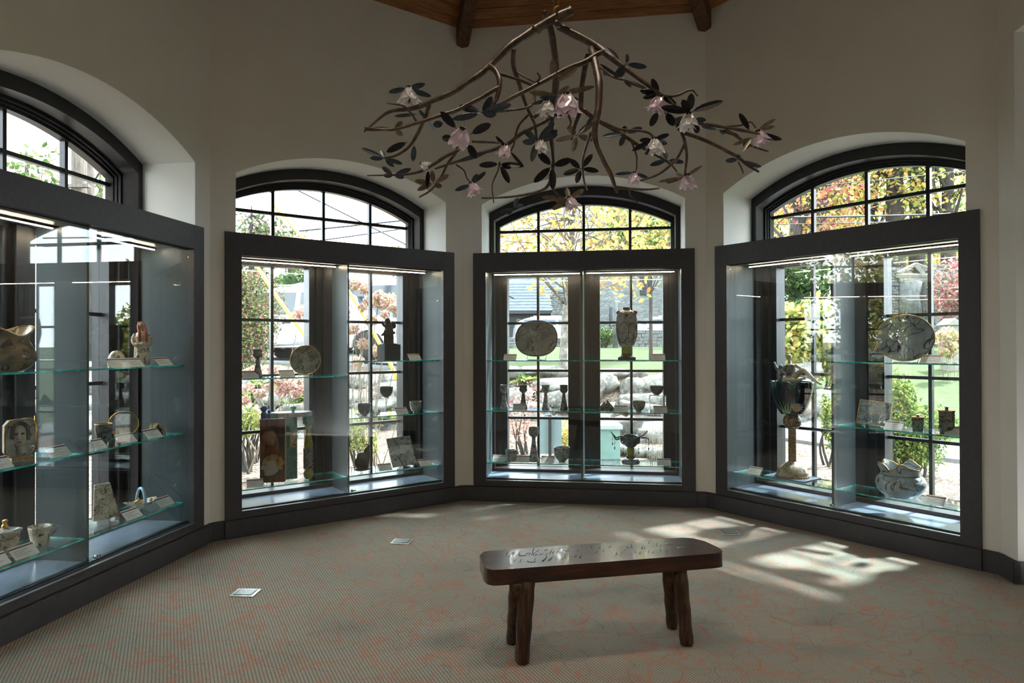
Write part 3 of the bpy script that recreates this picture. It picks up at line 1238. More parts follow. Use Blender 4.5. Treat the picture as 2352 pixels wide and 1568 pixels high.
def amphora():
    z = Z[3, 1, 0]
    root, s, u = item(3, 'amphora_vase', 'tall grey vase with red and yellow trim on a dark foot', 'vase', 1440, 0.22, z)
    h = hgt(3, 1440, 707, 0.22) - z
    r = 24 * s
    b = MB()
    b.prism([(r * 0.9 * math.cos(PI / 4 * i + PI / 8), r * 0.9 * math.sin(PI / 4 * i + PI / 8)) for i in range(8)], 0, h * 0.05)
    b.lathe(smooth_prof([(r * 0.8, h * 0.05), (r * 0.55, h * 0.09), (r * 0.5, h * 0.12)]), 24)
    b.build('foot', M['bronze_dark'], root)
    b = MB()
    b.lathe(smooth_prof([(r * 0.5, h * 0.11), (r * 0.5, h * 0.24), (r * 0.56, h * 0.26)]), 24)
    b.build('neck', M['yellowg'], root)
    b = MB()
    b.lathe(smooth_prof([(r * 0.55, h * 0.25), (r * 0.75, h * 0.30), (r * 0.95, h * 0.45), (r * 1.05, h * 0.6), (r * 0.98, h * 0.78), (r * 0.85, h * 0.90), (r * 0.42, h * 0.945), (r * 0.35, h * 0.955)]), 28)
    b.build('body', M['greyplate'], root)
    b = MB()
    b.lathe([(r * 0.34, h * 0.94), (r * 0.36, h * 0.98), (r * 0.34, h * 1.0), (r * 0.25, h * 1.0), (r * 0.25, h * 0.96)], 20)
    b.build('mouth', M['darkware'], root)
    for sx, rr in ((-1, 1.0), (1, 1.1)):
        b = MB()
        b.ball((sx * r * 0.72, -r * 0.1, h * 0.90), (r * 0.26 * rr, r * 0.26, h * 0.045 * rr), 12, 8)
        b.build('red_knob', M['red'], root)
    b = MB()
    b.tube(spline([(-r * 0.6, -r * 0.62, h * 0.9), (-r * 0.05, -r * 0.88, h * 0.87), (r * 0.5, -r * 0.72, h * 0.91)], 5), 0.008, 8)
    b.build('garland', M['goldhair'], root)
    # oval medallion drawn on the body
    b = MB()
    pts = []
    for i in range(25):
        a = 2 * PI * i / 24
        zz = h * 0.52 + h * 0.19 * math.sin(a)
        xx = -r * 0.35 + r * 0.5 * math.cos(a) + r * 0.1 * math.sin(a)
        pts.append((xx, -math.sqrt(max(0.0001, (r * 1.02) ** 2 - xx * xx)) - 0.001, zz))
    b.tube(pts, 0.0035, 6)
    b.build('medallion', M['black'], root)
    b = MB()
    b.tube(spline([(r * 0.7, -r * 0.7, h * 0.56), (r * 0.85, -r * 0.6, h * 0.47), (r * 0.7, -r * 0.66, h * 0.36)], 4), [0.012, 0.016, 0.012], 8)
    b.jit(0.006, 60)
    b.build('flower_spray', M['leafglaze'], root)
    b = MB()
    b.ball((r * 0.68, -r * 0.72, h * 0.43), 0.014)
    b.build('red_bud', M['red'], root)


amphora()
card(3, 1513, 0.15, Z[3, 1, 0], 'label card right of the tall grey amphora vase')
z = Z[3, -1, 1]
for px, lab, mt in ((1157.5, 'leftmost of four small goblets, pale teal stem on the front case', 'blueware_s'), (1202, 'second of four small goblets, standing behind a label card', 'darkware'),
                    (1253.5, 'third of four small goblets, bluish grey, centre of front case', 'blueware_s'), (1295, 'rightmost of four small goblets, dark grey green', 'darkware')):
    goblet(3, px, 885, 19, 0.2 if px != 1202 else 0.28, z, lab, mt, group='row of four small goblets')
card(3, 1192, 0.14, z, 'label card in front of the second small goblet')
z = Z[3, 1, 1]
for i, (px, w, h, lab) in enumerate(((1383, 24, 24, 'left one of two angular grey pottery shards, folded upright'), (1402, 28, 27, 'right one of two angular grey pottery shards, folded upright'))):
    root, s, u = item(3, 'pottery_shard', lab, 'sculpture', px, 0.2, z, group='angular pottery shards')
    b = MB()
    W, H = w * s, h * s
    f = 1 if i == 0 else -1
    b.add([(-f * W * 0.5, 0.02, 0), (f * W * 0.5, -0.01, 0), (f * W * 0.28, 0.0, H), (-f * W * 0.05, 0.015, H * 0.6), (-f * W * 0.5, 0.05, 0), (f * W * 0.5, 0.04, 0), (f * W * 0.28, 0.02, H), (-f * W * 0.05, 0.035, H * 0.6)],
          [(0, 1, 2, 3), (7, 6, 5, 4), (0, 4, 5, 1), (1, 5, 6, 2), (2, 6, 7, 3), (3, 7, 4, 0)])
    b.build('shard', M['greenware'], root)
card(3, 1426, 0.14, z, 'label card between the pottery shards and a small bowl')
bowl(3, 1467, 922, 30, 0.2, z, 'dark green bowl standing on the middle shelf of front case', 'greenware')


def riser(k, px, pytop, wpx, v, z, label):
    root, s, u = item(k, 'acrylic_riser', label, 'riser', px, v, z)
    h = hgt(k, px, pytop, v) - z
    w = wpx * s
    b = MB()
    b.bb(-w / 2, w / 2, -w / 2, w / 2, h - 0.004, h)
    b.build('top', M['acrylic'], root)
    for sx in (-1, 1):
        b = MB()
        b.bb(sx * w / 2 - 0.002, sx * w / 2 + 0.002, -w / 2, w / 2, 0, h - 0.004)
        b.build('side', M['acrylic'], root)
    b = MB()
    for sx in (-1, 1):
        b.bb(sx * w / 2 - 0.0025, sx * w / 2 + 0.0025, -w / 2 - 0.0015, -w / 2, 0, h)
    b.bb(-w / 2, w / 2, -w / 2 - 0.0015, -w / 2, h - 0.004, h)
    b.build('polished_edge', M['wire'], root)
    return h


hr = riser(3, 1510, 908, 36, 0.27, z, 'clear acrylic riser lifting a dark bowl in front case')
bowl(3, 1508, 887, 31, 0.27, z, 'dark grey bowl raised on a clear riser in front case', 'darkware', zlift=hr)
card(3, 1517, 0.13, z, 'label card in front of the clear riser in front case')
z = Z[3, -1, 2]
root, s, u = item(3, 'square_cup', 'small square grey cup with line drawing beside tall goblet', 'cup', 1173.5, 0.19, z, rz=24)
h = hgt(3, 1173, 1034, 0.19) - z
w = 21 * s
b = MB()
for i in range(4):
    a = i * PI / 2
    b.box((math.cos(a) * w / 2, math.sin(a) * w / 2, h / 2), (0.006, w * 0.98, h) if i % 2 == 0 else (w * 0.98, 0.006, h))
b.bb(-w / 2, w / 2, -w / 2, w / 2, 0, 0.006)
b.build('body', M['blueware_s'], root, bevel=0.002)
goblet(3, 1225.5, 982, 24, 0.2, z, 'tall grey candlestick goblet with curling leaf drawing, bottom shelf', 'blueware_s', 1, group='tall goblets')
bowl(3, 1290, 1028, 37, 0.2, z, 'wide blue grey bowl with cream rim on the bottom shelf', 'blueware_s', rim=M['creamware'])
card(3, 1145, 0.135, z, 'label card at the left end of the bottom shelf, front case')
card(3, 1200, 0.135, z, 'label card between square cup and tall candlestick goblet')
card(3, 1257, 0.135, z, 'label card between tall candlestick goblet and wide bowl')


def epergne():
    z = Z[3, 1, 2]
    root, s, u = item(3, 'armed_pedestal_bowl', 'footed grey bowl with curling arms and hanging drops', 'bowl', 1448, 0.22, z)
    h = hgt(3, 1448, 1001, 0.22) - z
    b = MB()
    b.lathe(smooth_prof([(0.084, 0), (0.088, 0.02), (0.07, 0.045), (0.04, 0.056)]), 26)
    b.build('foot', M['blueware_s'], root)
    b = MB()
    b.lathe([(0.04, 0.05), (0.042, 0.06), (0.04, 0.075), (0.034, 0.078)], 22)
    b.build('collar', M['darkware'], root)
    b = MB()
    b.lathe([(0.034, 0.075), (0.034, h * 0.6)], 22)
    b.build('stem', M['yellowg'], root)
    b = MB()
    b.lathe(shell(smooth_prof([(0.034, h * 0.58), (0.05, h * 0.62), (0.075, h * 0.74), (0.105, h * 0.97)]), 0.004), 30)
    for i, p in enumerate(b.v):
        a = math.atan2(p[1], p[0])
        t = max(0, (p[2] / h - 0.8) / 0.2)
        b.v[i] = (p[0], p[1], p[2] + 0.012 * t * math.cos(3 * a + 1.2))
    b.build('cup', M['darkware'], root)
    P = lambda x, z_, y=0.0: (x * s, y, hgt(3, 1448 + x, z_, 0.22) - z)
    for pts in ([P(-24, 1003), P(-31, 1006), P(-36, 1003), P(-41, 997), P(-45, 992)], [P(-24, 1008), P(-33, 1010), P(-40, 1000)],
                [P(20, 1003), P(27, 1001), P(33, 996), P(38, 990)], [P(24, 1006), P(32, 1006), P(39, 1008), P(41, 1011)],
                [P(-22, 1006), P(-21, 1016), P(-16, 1020), P(-11, 1018)], [P(20, 1006), P(20, 1016), P(15, 1020), P(10, 1018)]):
        b = MB()
        q = spline(pts, 5)
        b.tube(q, lerps([0.008, 0.007, 0.005], len(q)), 8)
        b.build('arm', M['darkware'], root)
    for x, y0, y1, mt in ((-36, 1008, 1030, 'blueglaze'), (-17, 1024, 1041, 'bronze_dark'), (18, 1024, 1041, 'bronze_dark'), (41, 1012, 1032, 'blueglaze'), (-41, 1000, 1020, 'bronze_dark')):
        b = MB()
        p0, p1 = Vector(P(x, y0)), Vector(P(x, y1))
        b.tube([p0, p1], 0.0012, 5)
        b.ball(p1, (0.006, 0.006, 0.014), 8, 6)
        b.ball(p0.lerp(p1, 0.45), (0.005, 0.005, 0.006), 8, 6)
        b.build('drop', M[mt], root)


epergne()
card(3, 1525, 0.14, Z[3, 1, 2], 'label card right of the bowl with curling arms')

# ---------------------------------------------------------------- case on the front-left wall
z = Z[2, -1, 0]
goblet(2, 592, 803, 22, 0.2, z, 'single grey stone goblet on upper left shelf beside a plate', 'greenware', group='tall goblets')
plate(2, 702, 827, 67, 67, 0.22, z, 'round olive plate with three figures and a gold rim', 'oliveplate', 'gold', 12, rz=-20)
card(2, 577, 0.14, z, 'label card in front of the single grey goblet', rz=0)
card(2, 661, 0.14, z, 'label card left of the round olive plate')
z = Z[2, -1, 1]


def face_panel():
    root, s, u = item(2, 'carved_face_panel', 'upright brown relief panel with two faces in profile', 'relief', 626, 0.2, z, rz=-24)
    H = hgt(2, 626, 960, 0.2) - z - 0.01
    Wd = 52 * s * 1.05
    b = MB()
    b.bb(-Wd / 2, Wd / 2, -0.014, 0.014, 0.012, H)
    b.build('board', M['carvedwood'], root, bevel=0.003)
    hw = Wd / 2

    def profile(cx, cz, sc, f):
        """head seen from the side, f = facing"""
        pr = [(-0.50, 0.02), (-0.46, 0.22), (-0.44, 0.34), (-0.36, 0.50), (-0.15, 0.60), (0.15, 0.60), (0.40, 0.48), (0.50, 0.22), (0.48, -0.06), (0.40, -0.28), (0.24, -0.44), (0.05, -0.52), (-0.16, -0.56), (-0.33, -0.52), (-0.38, -0.44), (-0.36, -0.38), (-0.43, -0.32), (-0.38, -0.26), (-0.44, -0.20), (-0.41, -0.14), (-0.60, -0.08), (-0.58, -0.02)]
        return [(cx - f * x * sc, cz + zz * sc) for x, zz in pr]

    def relief(name, mat, cx, cz, sc, f):
        pr = profile(cx, cz, sc, f)
        n = len(pr)
        b = MB()
        vs = []
        c0 = Vector((cx, 0, cz))
        for q_, y in ((1.0, -0.012), (0.97, -0.024), (0.82, -0.040), (0.5, -0.048), (0.02, -0.050)):
            for x, zz in pr:
                vs.append((cx + (x - cx) * q_, y, cz + (zz - cz) * q_))
        fs = []
        for j_ in range(4):
            for i_ in range(n):
                fs.append((j_ * n + i_, j_ * n + (i_ + 1) % n, (j_ + 1) * n + (i_ + 1) % n, (j_ + 1) * n + i_))
        b.add(vs, fs, 0, True)
        # nose wing, brow, lips and eye
        b.tube(spline([(cx - f * -0.22 * sc, -0.045, cz + 0.12 * sc), (cx - f * -0.38 * sc, -0.040, cz + 0.14 * sc), (cx - f * -0.45 * sc, -0.030, cz + 0.10 * sc)], 4), 0.004, 6)
        b.ball((cx - f * -0.30 * sc, -0.044, cz + 0.05 * sc), (0.05 * sc + 0.004, 0.006, 0.035 * sc + 0.002), 8, 6)
        b.ball((cx - f * -0.47 * sc, -0.034, cz - 0.10 * sc), (0.06 * sc, 0.010, 0.05 * sc), 8, 6)
        b.build(name, M[mat], root)
        b = MB()
        b.ball((cx - f * -0.31 * sc, -0.049, cz + 0.05 * sc), (0.03 * sc, 0.004, 0.018 * sc), 8, 5)
        b.tube([(cx - f * -0.28 * sc, -0.042, cz - 0.29 * sc), (cx - f * -0.40 * sc, -0.030, cz - 0.29 * sc)], 0.0022, 5)
        b.tube(spline([(cx - f * -0.18 * sc, -0.050, cz + 0.14 * sc), (cx - f * -0.32 * sc, -0.047, cz + 0.17 * sc), (cx - f * -0.42 * sc, -0.038, cz + 0.13 * sc)], 4), 0.0022, 5)
        b.build('drawn_features', M['bronze_dark'], root)

    random.seed(3)
    zc = H * 0.70
    relief('upper_face', 'clayface', -hw * 0.22, zc, hw * 1.15, 1)
    b = MB()
    for i in range(30):
        x0, z0 = -hw * 0.55 + hw * 1.2 * (i / 29), zc + H * 0.16 - 0.03 * abs(i / 29 - 0.3)
        b.tube(spline([(x0, -0.030, z0), (x0 + hw * 0.25, -0.030, z0 + 0.012), (hw * 0.55 + 0.012 * (i % 4), -0.024, zc + H * (0.14 - i * 0.009)), (hw * 0.9, -0.017, zc + H * (0.10 - i * 0.013))], 4), 0.003, 5)
    b.build('carved_hair', M['bronze_dark'], root)
    zc = H * 0.27
    relief('lower_face', 'paleface', -hw * 0.12, zc, hw * 1.45, -1)
    b = MB()
    for i in range(90):
        a = random.uniform(-0.7, 2.7)
        rr = random.uniform(0.62, 1.04)
        x = hw * 0.12 + hw * 0.72 * rr * math.cos(a)
        zz = zc + H * 0.045 + H * 0.135 * rr * math.sin(a)
        if x < -hw * 0.3 and zz < zc + H * 0.08:
            continue
        b.ball((x, -0.050 + 0.022 * max(0, rr - 0.7) / 0.3, zz), (0.011, 0.009, 0.0065), 7, 5, M=Matrix.Rotation(random.uniform(-1, 1), 3, 'Y'))
    b.build('curls', M['goldhair'], root)
    b = MB()
    b.tube([(-hw * 0.5, 0.01, 0.02), (-hw * 0.5, 0.06, 0.002)], 0.004, 6)
    b.tube([(hw * 0.5, 0.01, 0.02), (hw * 0.5, 0.06, 0.002)], 0.004, 6)
    b.bb(-hw * 0.6, hw * 0.6, -0.02, 0.06, 0.0, 0.012)
    b.build('stand_foot', M['acrylic'], root)


face_panel()


def painted_table():
    root, s, u = item(2, 'painted_table', 'small painted ceramic table with a turned leg and knobs', 'table sculpture', 668, 0.30, z, rz=-8)
    k, v = 2, 0.30
    H = hgt(k, 668, 954, v) - z
    X = lambda px, vv=v: spot(k, px, 950, vv)[0] - u
    b = MB()
    pts = [(X(612), -0.02), (X(640), -0.07), (X(690), -0.10), (X(714), -0.04), (X(712), 0.05), (X(680), 0.10), (X(630), 0.08)]
    b.prism(pts, H - 0.012, H + 0.026)
    b.build('table_top', M['skyglaze'], root, bevel=0.006)
    b = MB()
    random.seed(5)
    for i in range(7):
        t = i / 6
        xx = X(640) + (X(705) - X(640)) * t
        b.box((xx, -0.075 - 0.025 * math.sin(PI * t), H + 0.007), (0.03, 0.012, 0.03))
    b.build('edge_tile', M['pinkglaze'], root)
    b = MB()
    b.bb(X(655), X(682), -0.01, 0.035, 0.0, H - 0.012)
    b.jit(0.004, 30)
    b.build('panel_leg', M['tealglaze'], root, bevel=0.004)
    b = MB()
    b.bb(X(655) - 0.01, X(655) + 0.008, -0.016, 0.03, 0.0, H - 0.012)
    b.build('panel_edge', M['paleface'], root)
    b = MB()
    b.bb(X(664), X(680), -0.022, -0.008, H * 0.50, H * 0.74)
    b.jit(0.006, 40)
    b.build('portrait_tile', M['creamware'], root, bevel=0.004)
    x = X(704)
    r = 0.042
    b = MB()
    b.lathe(smooth_prof([(r * 0.7, 0.0), (r * 1.0, 0.03), (r * 0.95, 0.06), (r * 0.6, 0.085)]), 18, c=(x, -0.05, 0))
    b.build('ball_foot', M['yellowg'], root)
    b = MB()
    b.prism([(x + r * math.cos(PI / 4 * i) * 1.05, -0.05 + r * math.sin(PI / 4 * i) * 1.05) for i in range(8)], 0.09, H * 0.48)
    b.build('octagonal_shaft', M['greenware'], root, bevel=0.004)
    b = MB()
    b.lathe(smooth_prof([(r * 0.85, H * 0.48), (r * 0.9, H * 0.54), (r * 0.6, H * 0.7), (r * 0.55, H * 0.78), (r * 0.8, H * 0.84)]), 18, c=(x, -0.05, 0))
    b.build('baluster', M['yellowg'], root)
    b = MB()
    b.lathe(smooth_prof([(r * 0.8, H * 0.84), (r * 1.15, H * 0.87), (r * 1.1, H - 0.012)]), 8, c=(x, -0.05, 0))
    b.build('capital', M['tealglaze'], root)
    for px, pt, rr, mt in ((607, 932, 0.030, 'blueglaze'), (619, 942, 0.018, 'blueglaze'), (673, 932, 0.026, 'leafglaze')):
        xx = X(px)
        zt = hgt(k, px, pt, v) - z
        b = MB()
        b.lathe(smooth_prof([(rr * 0.8, H - 0.02), (rr * 0.8, zt - rr * 2.2), (rr * 0.5, zt - rr * 1.9), (rr * 0.95, zt - rr), (rr * 0.6, zt - rr * 0.2), (0.001, zt)]) if px != 673 else
                smooth_prof([(rr * 0.5, H + 0.02), (rr * 0.5, H + 0.03), (rr * 1.1, zt - rr * 0.7), (rr * 0.6, zt - 0.004), (0.001, zt)]), 16, c=(xx, -0.02 if px < 640 else 0.0, 0))
        b.build('knob', M[mt], root)
    b = MB()
    b.bb(X(600), X(640), -0.03, 0.03, H - 0.03, H - 0.012)
    b.build('side_shelf', M['skyglaze'], root)
    b = MB()
    b.bb(X(603), X(615), -0.01, 0.02, 0, H - 0.03)
    b.build('rear_leg', M['tealglaze'], root)


painted_table()
card(2, 586, 0.13, z, 'label card by the foot of the brown relief panel', rz=-14)
z = Z[2, 1, 0]


def pedestal_figure():
    root, s, u = item(2, 'black_pedestal', 'square black pedestal box under a small bronze figure', 'pedestal', 893, 0.27, z)
    H = hgt(2, 893, 792, 0.27) - z
    w = 40 * s
    b = MB()
    b.bb(-w / 2, w / 2, -w / 2, w / 2, 0, H)
    b.build('block', M['blackbox'], root, bevel=0.002)
    root, s, u = item(2, 'bronze_figure', 'small dark figure group with raised arm on black pedestal', 'figurine', 893, 0.27, z + H - 0.002)
    zt = hgt(2, 893, 731, 0.27) - z - H
    q = lambda x, y: (x * s, 0, hgt(2, 893, y, 0.27) - z - H)
    parts = [('b', q(-3, 738), (0.028, 0.028, 0.032)), ('t', [q(-1, 744), q(0, 758), q(0, 770)], [0.03, 0.042, 0.035]), ('t', [q(-4, 750), q(-12, 748), q(-17, 738)], [0.016, 0.014, 0.01]),
             ('b', q(10, 744), (0.024, 0.024, 0.028)), ('t', [q(6, 750), q(14, 752), q(16, 745)], [0.016, 0.015, 0.012]), ('b', q(-5, 763), (0.03, 0.035, 0.034)),
             ('t', [q(-8, 766), q(-14, 768), q(-18, 772)], [0.014, 0.012, 0.010]), ('t', [q(8, 764), q(16, 765)], [0.018, 0.012]),
             ('t', [q(-8, 770), q(-9, 780), q(-10, 791)], [0.018, 0.014, 0.014]), ('t', [q(-1, 772), q(-1, 791)], [0.016, 0.013]), ('t', [q(4, 772), q(4, 791)], [0.014, 0.012]), ('t', [q(9, 770), q(10, 791)], [0.014, 0.012]),
             ('x', (0, 0, 0.006), (0.15, 0.07, 0.012))]
    blob(root, 'figure', 'bronze_dark', parts, 0.005, 2)
    b = MB()
    b.ball(q(6, 759), (0.022, 0.03, 0.016), 10, 7)
    b.build('ochre_patch', M['goldhair'], root)


pedestal_figure()
card(2, 955, 0.15, z, 'label card right of the black pedestal')
z = Z[2, 1, 1]
bowl(2, 837, 928, 29, 0.19, z, 'dark bowl with face drawing near the partition, middle shelf', 'darkware')
hr = riser(2, 893, 913, 28, 0.30, z, 'clear acrylic riser lifting a brown bowl in front-left case')
bowl(2, 887, 889, 30, 0.29, z, 'brown grey bowl raised on a clear riser in front-left case', 'bronze_dark', zlift=hr)
bowl(2, 955, 923, 28, 0.2, z, 'pale grey tapering cup at the right end of middle shelf', 'greyplate', cup=0.4, name='tapered_cup')
card(2, 925, 0.14, z, 'label card left of the pale tapering cup')
z = Z[2, 1, 2]
root, s, u = item(2, 'rock_figurine', 'dark craggy crouching figurine on the bottom right shelf', 'figurine', 832, 0.2, z)
q = lambda x, y: (x * s, 0, hgt(2, 832, y, 0.2) - z)
blob(root, 'figure', 'bronze_dark', [('b', q(-4, 1062), (0.06, 0.045, 0.055)), ('b', q(-2, 1048), (0.045, 0.04, 0.04)), ('b', q(6, 1066), (0.04, 0.035, 0.04)), ('t', [q(10, 1075), q(15, 1050), q(14, 1034), q(17, 1024)], [0.02, 0.018, 0.016, 0.010]),
                                    ('t', [q(4, 1044), q(9, 1034), q(12, 1030)], [0.016, 0.012, 0.01]), ('b', q(0, 1078), (0.08, 0.05, 0.018))], 0.005, 1)


def square_plate(k, px, pyt, pyb, wpx, v, z, label, mat, rimmat, lean, rz, name='square_plate', skew=0.0, cat='plate', roll=0.0):
    u, s = spot(k, px, pyb, v)
    root = empty(name, WM[k] @ Matrix.Translation((u, v, z + 0.0052)) @ Matrix.Rotation(R(rz), 4, 'Z'))
    tag(root, label, cat)
    h = (hgt(k, px, pyt, v) - hgt(k, px, pyb, v)) / math.cos(R(lean))
    w = wpx * s
    z0 = hgt(k, px, pyb, v) - z - 0.005
    Mr = Matrix.Translation((0, -0.01, max(0.004, z0))) @ Matrix.Rotation(-R(lean), 4, 'X') @ Matrix.Rotation(R(roll), 4, 'Y')
    b = MB()
    b.box((0, 0, h / 2), (w, 0.008, h))
    b.xf(Mr)
    b.build('dish', M[mat], root, bevel=0.003)
    b = MB()
    e = 0.0045
    for (c, sz) in (((0, -0.003, e / 2), (w, 0.014, e)), ((0, -0.003, h - e / 2), (w, 0.014, e)), ((-w / 2, -0.003, h / 2), (e, 0.014, h)), ((w / 2, -0.003, h / 2), (e, 0.014, h))):
        b.box(c, sz)
    b.xf(Mr)
    b.build('rim', M[rimmat], root)
    b = MB()
    for sx in (-0.3, 0.3):
        b.box((sx * w, -0.02, 0.008), (0.014, 0.03, 0.016))
        b.tube([(sx * w, 0.02, 0.004), (sx * w, 0.07, 0.004), (sx * w, 0.075, h * 0.5)], 0.003, 6)
        b.box((sx * w, 0.03, 0.004), (0.012, 0.1, 0.006))
    b.build('clear_easel', M['acrylic'], root)
    return root


square_plate(2, 928, 1006, 1069, 60, 0.2, z, 'square blue-grey plate propped on a clear easel', 'blueware', 'greyplate', 22, 0, roll=-3)
card(2, 979, 0.13, z, 'label card right of the square blue-grey plate')
card(2, 886, 0.13, z, 'label card left of the square blue-grey plate, backlit', rz=-6)

# ---------------------------------------------------------------- case on the front-right wall
z = Z[4, -1, 0]


def figure_goblet():
    k, v = 4, 0.25
    root, s, u = item(k, 'plinth_board', 'flat slate-blue board under the tall figure-topped goblet', 'board', 1818, v, z)
    b = MB()
    b.bb(-0.185, 0.185, -0.14, 0.14, 0, 0.016)
    b.build('board', M['deck'], root, bevel=0.002)
    z0 = z + 0.016
    root, s, u = item(k, 'figure_goblet', 'tall ceramic goblet with leafy navy cup, pebbled ball stem and seated figures', 'goblet', 1819, v, z0)
    q = lambda x, y, d=0.0: (spot(k, x, y, v + d)[0] - u, d, hgt(k, x, y, v + d) - z0 - 0.005)
    H = lambda y: hgt(k, 1819, y, v) - z0 - 0.005
    b = MB()
    b.lathe(smooth_prof([(34 * s, 0), (34.5 * s, H(1086)), (33 * s, H(1080)), (24 * s, H(1068)), (12 * s, H(1061)), (9 * s, H(1059))]), 30)
    b.build('domed_foot', M['creamware'], root)
    b = MB()
    for i in range(34):
        a = 2 * PI * i / 34
        b.ball((34 * s * math.cos(a), 34 * s * math.sin(a), 0.008), (0.011, 0.011, 0.008), 7, 5)
    b.build('bead_ring', M['goldhair'], root)
    b = MB()
    prof = []
    zz = H(1062)
    while zz < H(985):
        prof += [(9 * s, zz), (8.1 * s, zz + 0.003)]
        zz += 0.006
    b.lathe(prof, 20)
    b.build('ribbed_stem', M['ropeglaze'], root)
    b = MB()
    b.lathe(smooth_prof([(9 * s, H(985)), (17 * s, H(978)), (20 * s, H(966)), (16 * s, H(955)), (8 * s, H(948)), (6.5 * s, H(938))]), 24)
    b.build('pebbled_ball', M['pebble'], root)
    b = MB()
    b.lathe(shell(smooth_prof([(24 * s, H(950)), (33 * s, H(935)), (40 * s, H(915)), (45 * s, H(895)), (46.5 * s, H(876))]), 0.006), 32)
    b.build('cup', M['navy'], root)
    # leaves and flower in relief
    random.seed(9)
    b = MB()
    rad = lambda zz: (24 + (46.5 - 24) * max(0, min(1, (zz - H(950)) / (H(876) - H(950)))) ** 0.75) * s

    def leaf(b, a0, z0_, a1, z1, w):
        vs = []
        n = 6
        for i in range(n + 1):
            t = i / n
            a = a0 + (a1 - a0) * t
            zz = z0_ + (z1 - z0_) * t
            ww = w * math.sin(PI * min(0.98, 0.06 + t * 0.94)) + 0.001
            r = rad(zz) + 0.006
            for sgn, dr in ((-1, -0.004), (0, 0.006), (1, -0.004)):
                aa = a + sgn * ww / r
                vs.append((math.cos(aa) * (r + dr), math.sin(aa) * (r + dr), zz))
        fs = []
        for i in range(n):
            for j in range(2):
                fs.append((i * 3 + j, i * 3 + j + 1, i * 3 + j + 4, i * 3 + j + 3))
        b.add(vs, fs, 0, True)
    fr = -PI / 2 + 0.30
    for da0, da1, y1 in ((-0.45, -0.95, 915), (-0.35, -0.6, 908), (-0.2, -0.3, 912), (-0.1, 0.15, 905), (0.0, 0.5, 910), (0.05, 0.35, 900)):
        leaf(b, fr + da0, H(948), fr + da1, H(y1), 0.012)
    o = b.build('blade_leaves', M['leafglaze'], root)
    b = MB()
    for cx, cy in ((-0.75, 888), (0.25, 890)):
        for i in range(5):
            for sg in (-1, 1):
                a = fr + cx
                zz = H(cy + 12 - i * 5)
                leaf(b, a, zz, a + sg * 0.22, zz + 0.03, 0.010)
    b.build('fern_leaves', M['tealglaze'], root)
    b = MB()
    for i in range(14):
        a = 2 * PI * i / 14
        ac = fr + 0.55
        zc = H(932)
        r = rad(zc) + 0.012
        L = 0.05
        c0 = Vector((math.cos(ac) * r, math.sin(ac) * r, zc))
        tx = Vector((-math.sin(ac), math.cos(ac), 0))
        d = tx * math.cos(a) + Vector((0, 0, 1)) * math.sin(a)
        b.tube([c0 + d * 0.008, c0 + d * L * 0.6 + Vector((0, -0.008, 0)), c0 + d * L], [0.006, 0.008, 0.002], 6)
    b.ball(c0, 0.013, 10, 7)
    b.build('relief_flower', M['pinkglaze'], root)
    # seated man, one leg over the rim
    blob(root, 'seated_man', 'bodyglaze', [
        ('b', q(1812.5, 820), (0.023, 0.025, 0.030)), ('t', [q(1813, 826), q(1814, 834)], [0.013, 0.015]),
        ('t', [q(1815, 836), q(1816, 848), q(1817, 862)], [0.036, 0.040, 0.034]), ('t', [q(1806, 839), q(1800, 850), q(1803, 862)], [0.018, 0.015, 0.012]),
        ('t', [q(1826, 838), q(1840, 846), q(1852, 853)], [0.017, 0.014, 0.011]), ('t', [q(1822, 868, -0.03), q(1840, 853, -0.03), q(1848, 851, -0.04), q(1864, 866, -0.06), q(1876, 877, -0.07)], [0.028, 0.024, 0.022, 0.016, 0.012]),
        ('t', [q(1876, 877, -0.07), q(1887, 883, -0.08)], [0.012, 0.008]),
        ('t', [q(1812, 868, -0.02), q(1802, 874, -0.06), q(1814, 873, -0.08), q(1832, 873, -0.08), q(1843, 870, -0.09)], [0.028, 0.024, 0.021, 0.016, 0.011]), ('b', q(1848, 868, -0.09), (0.014, 0.012, 0.016)),
        ('b', q(1816, 869), (0.05, 0.045, 0.022))], 0.005, 2)
    blob(root, 'child_figure', 'blueware_s', [
        ('b', q(1793, 842, -0.03), (0.019, 0.02, 0.022)), ('t', [q(1792, 849, -0.03), q(1791, 860, -0.03), q(1792, 874, -0.03)], [0.022, 0.03, 0.026]), ('t', [q(1786, 850, -0.03), q(1782, 842, -0.04), q(1778, 831, -0.05)], [0.013, 0.011, 0.009]),
        ('t', [q(1799, 852, -0.03), q(1806, 862, -0.05)], [0.012, 0.009])], 0.005, 2)
    b = MB()
    b.lathe(shell([(0.041, H(862)), (0.044, H(850)), (0.04, H(838))], 0.003)[:3], 18, c=(q(1815, 850)[0], 0, 0), close=False)
    b.build('patterned_shirt', M['darkware'], root)
    b = MB()
    b.lathe([(44 * s, H(880)), (44 * s, H(879))], 30)
    b.build('cup_lid', M['navy'], root)


figure_goblet()
card(4, 1729, 0.14, z, 'label card at the left end beside the slate-blue board')
z = Z[4, 1, 0]
plate(4, 2078, 776, 118, 106, 0.23, z, 'large round pale blue plate crowded with drawn faces', 'facesplate', 'gold', 10, rz=18)
card(4, 2134, 0.15, z, 'label card at the foot of the large round faces plate')
z = Z[4, 1, 1]
square_plate(4, 2004, 922, 976, 66, 0.24, z, 'square pale blue tray with gold edge leaning on middle shelf', 'blueware_s', 'gold', 16, 16, 'square_tray', cat='tray', roll=6)
card(4, 2049, 0.15, z, 'label card between the square tray and small lidded jar')


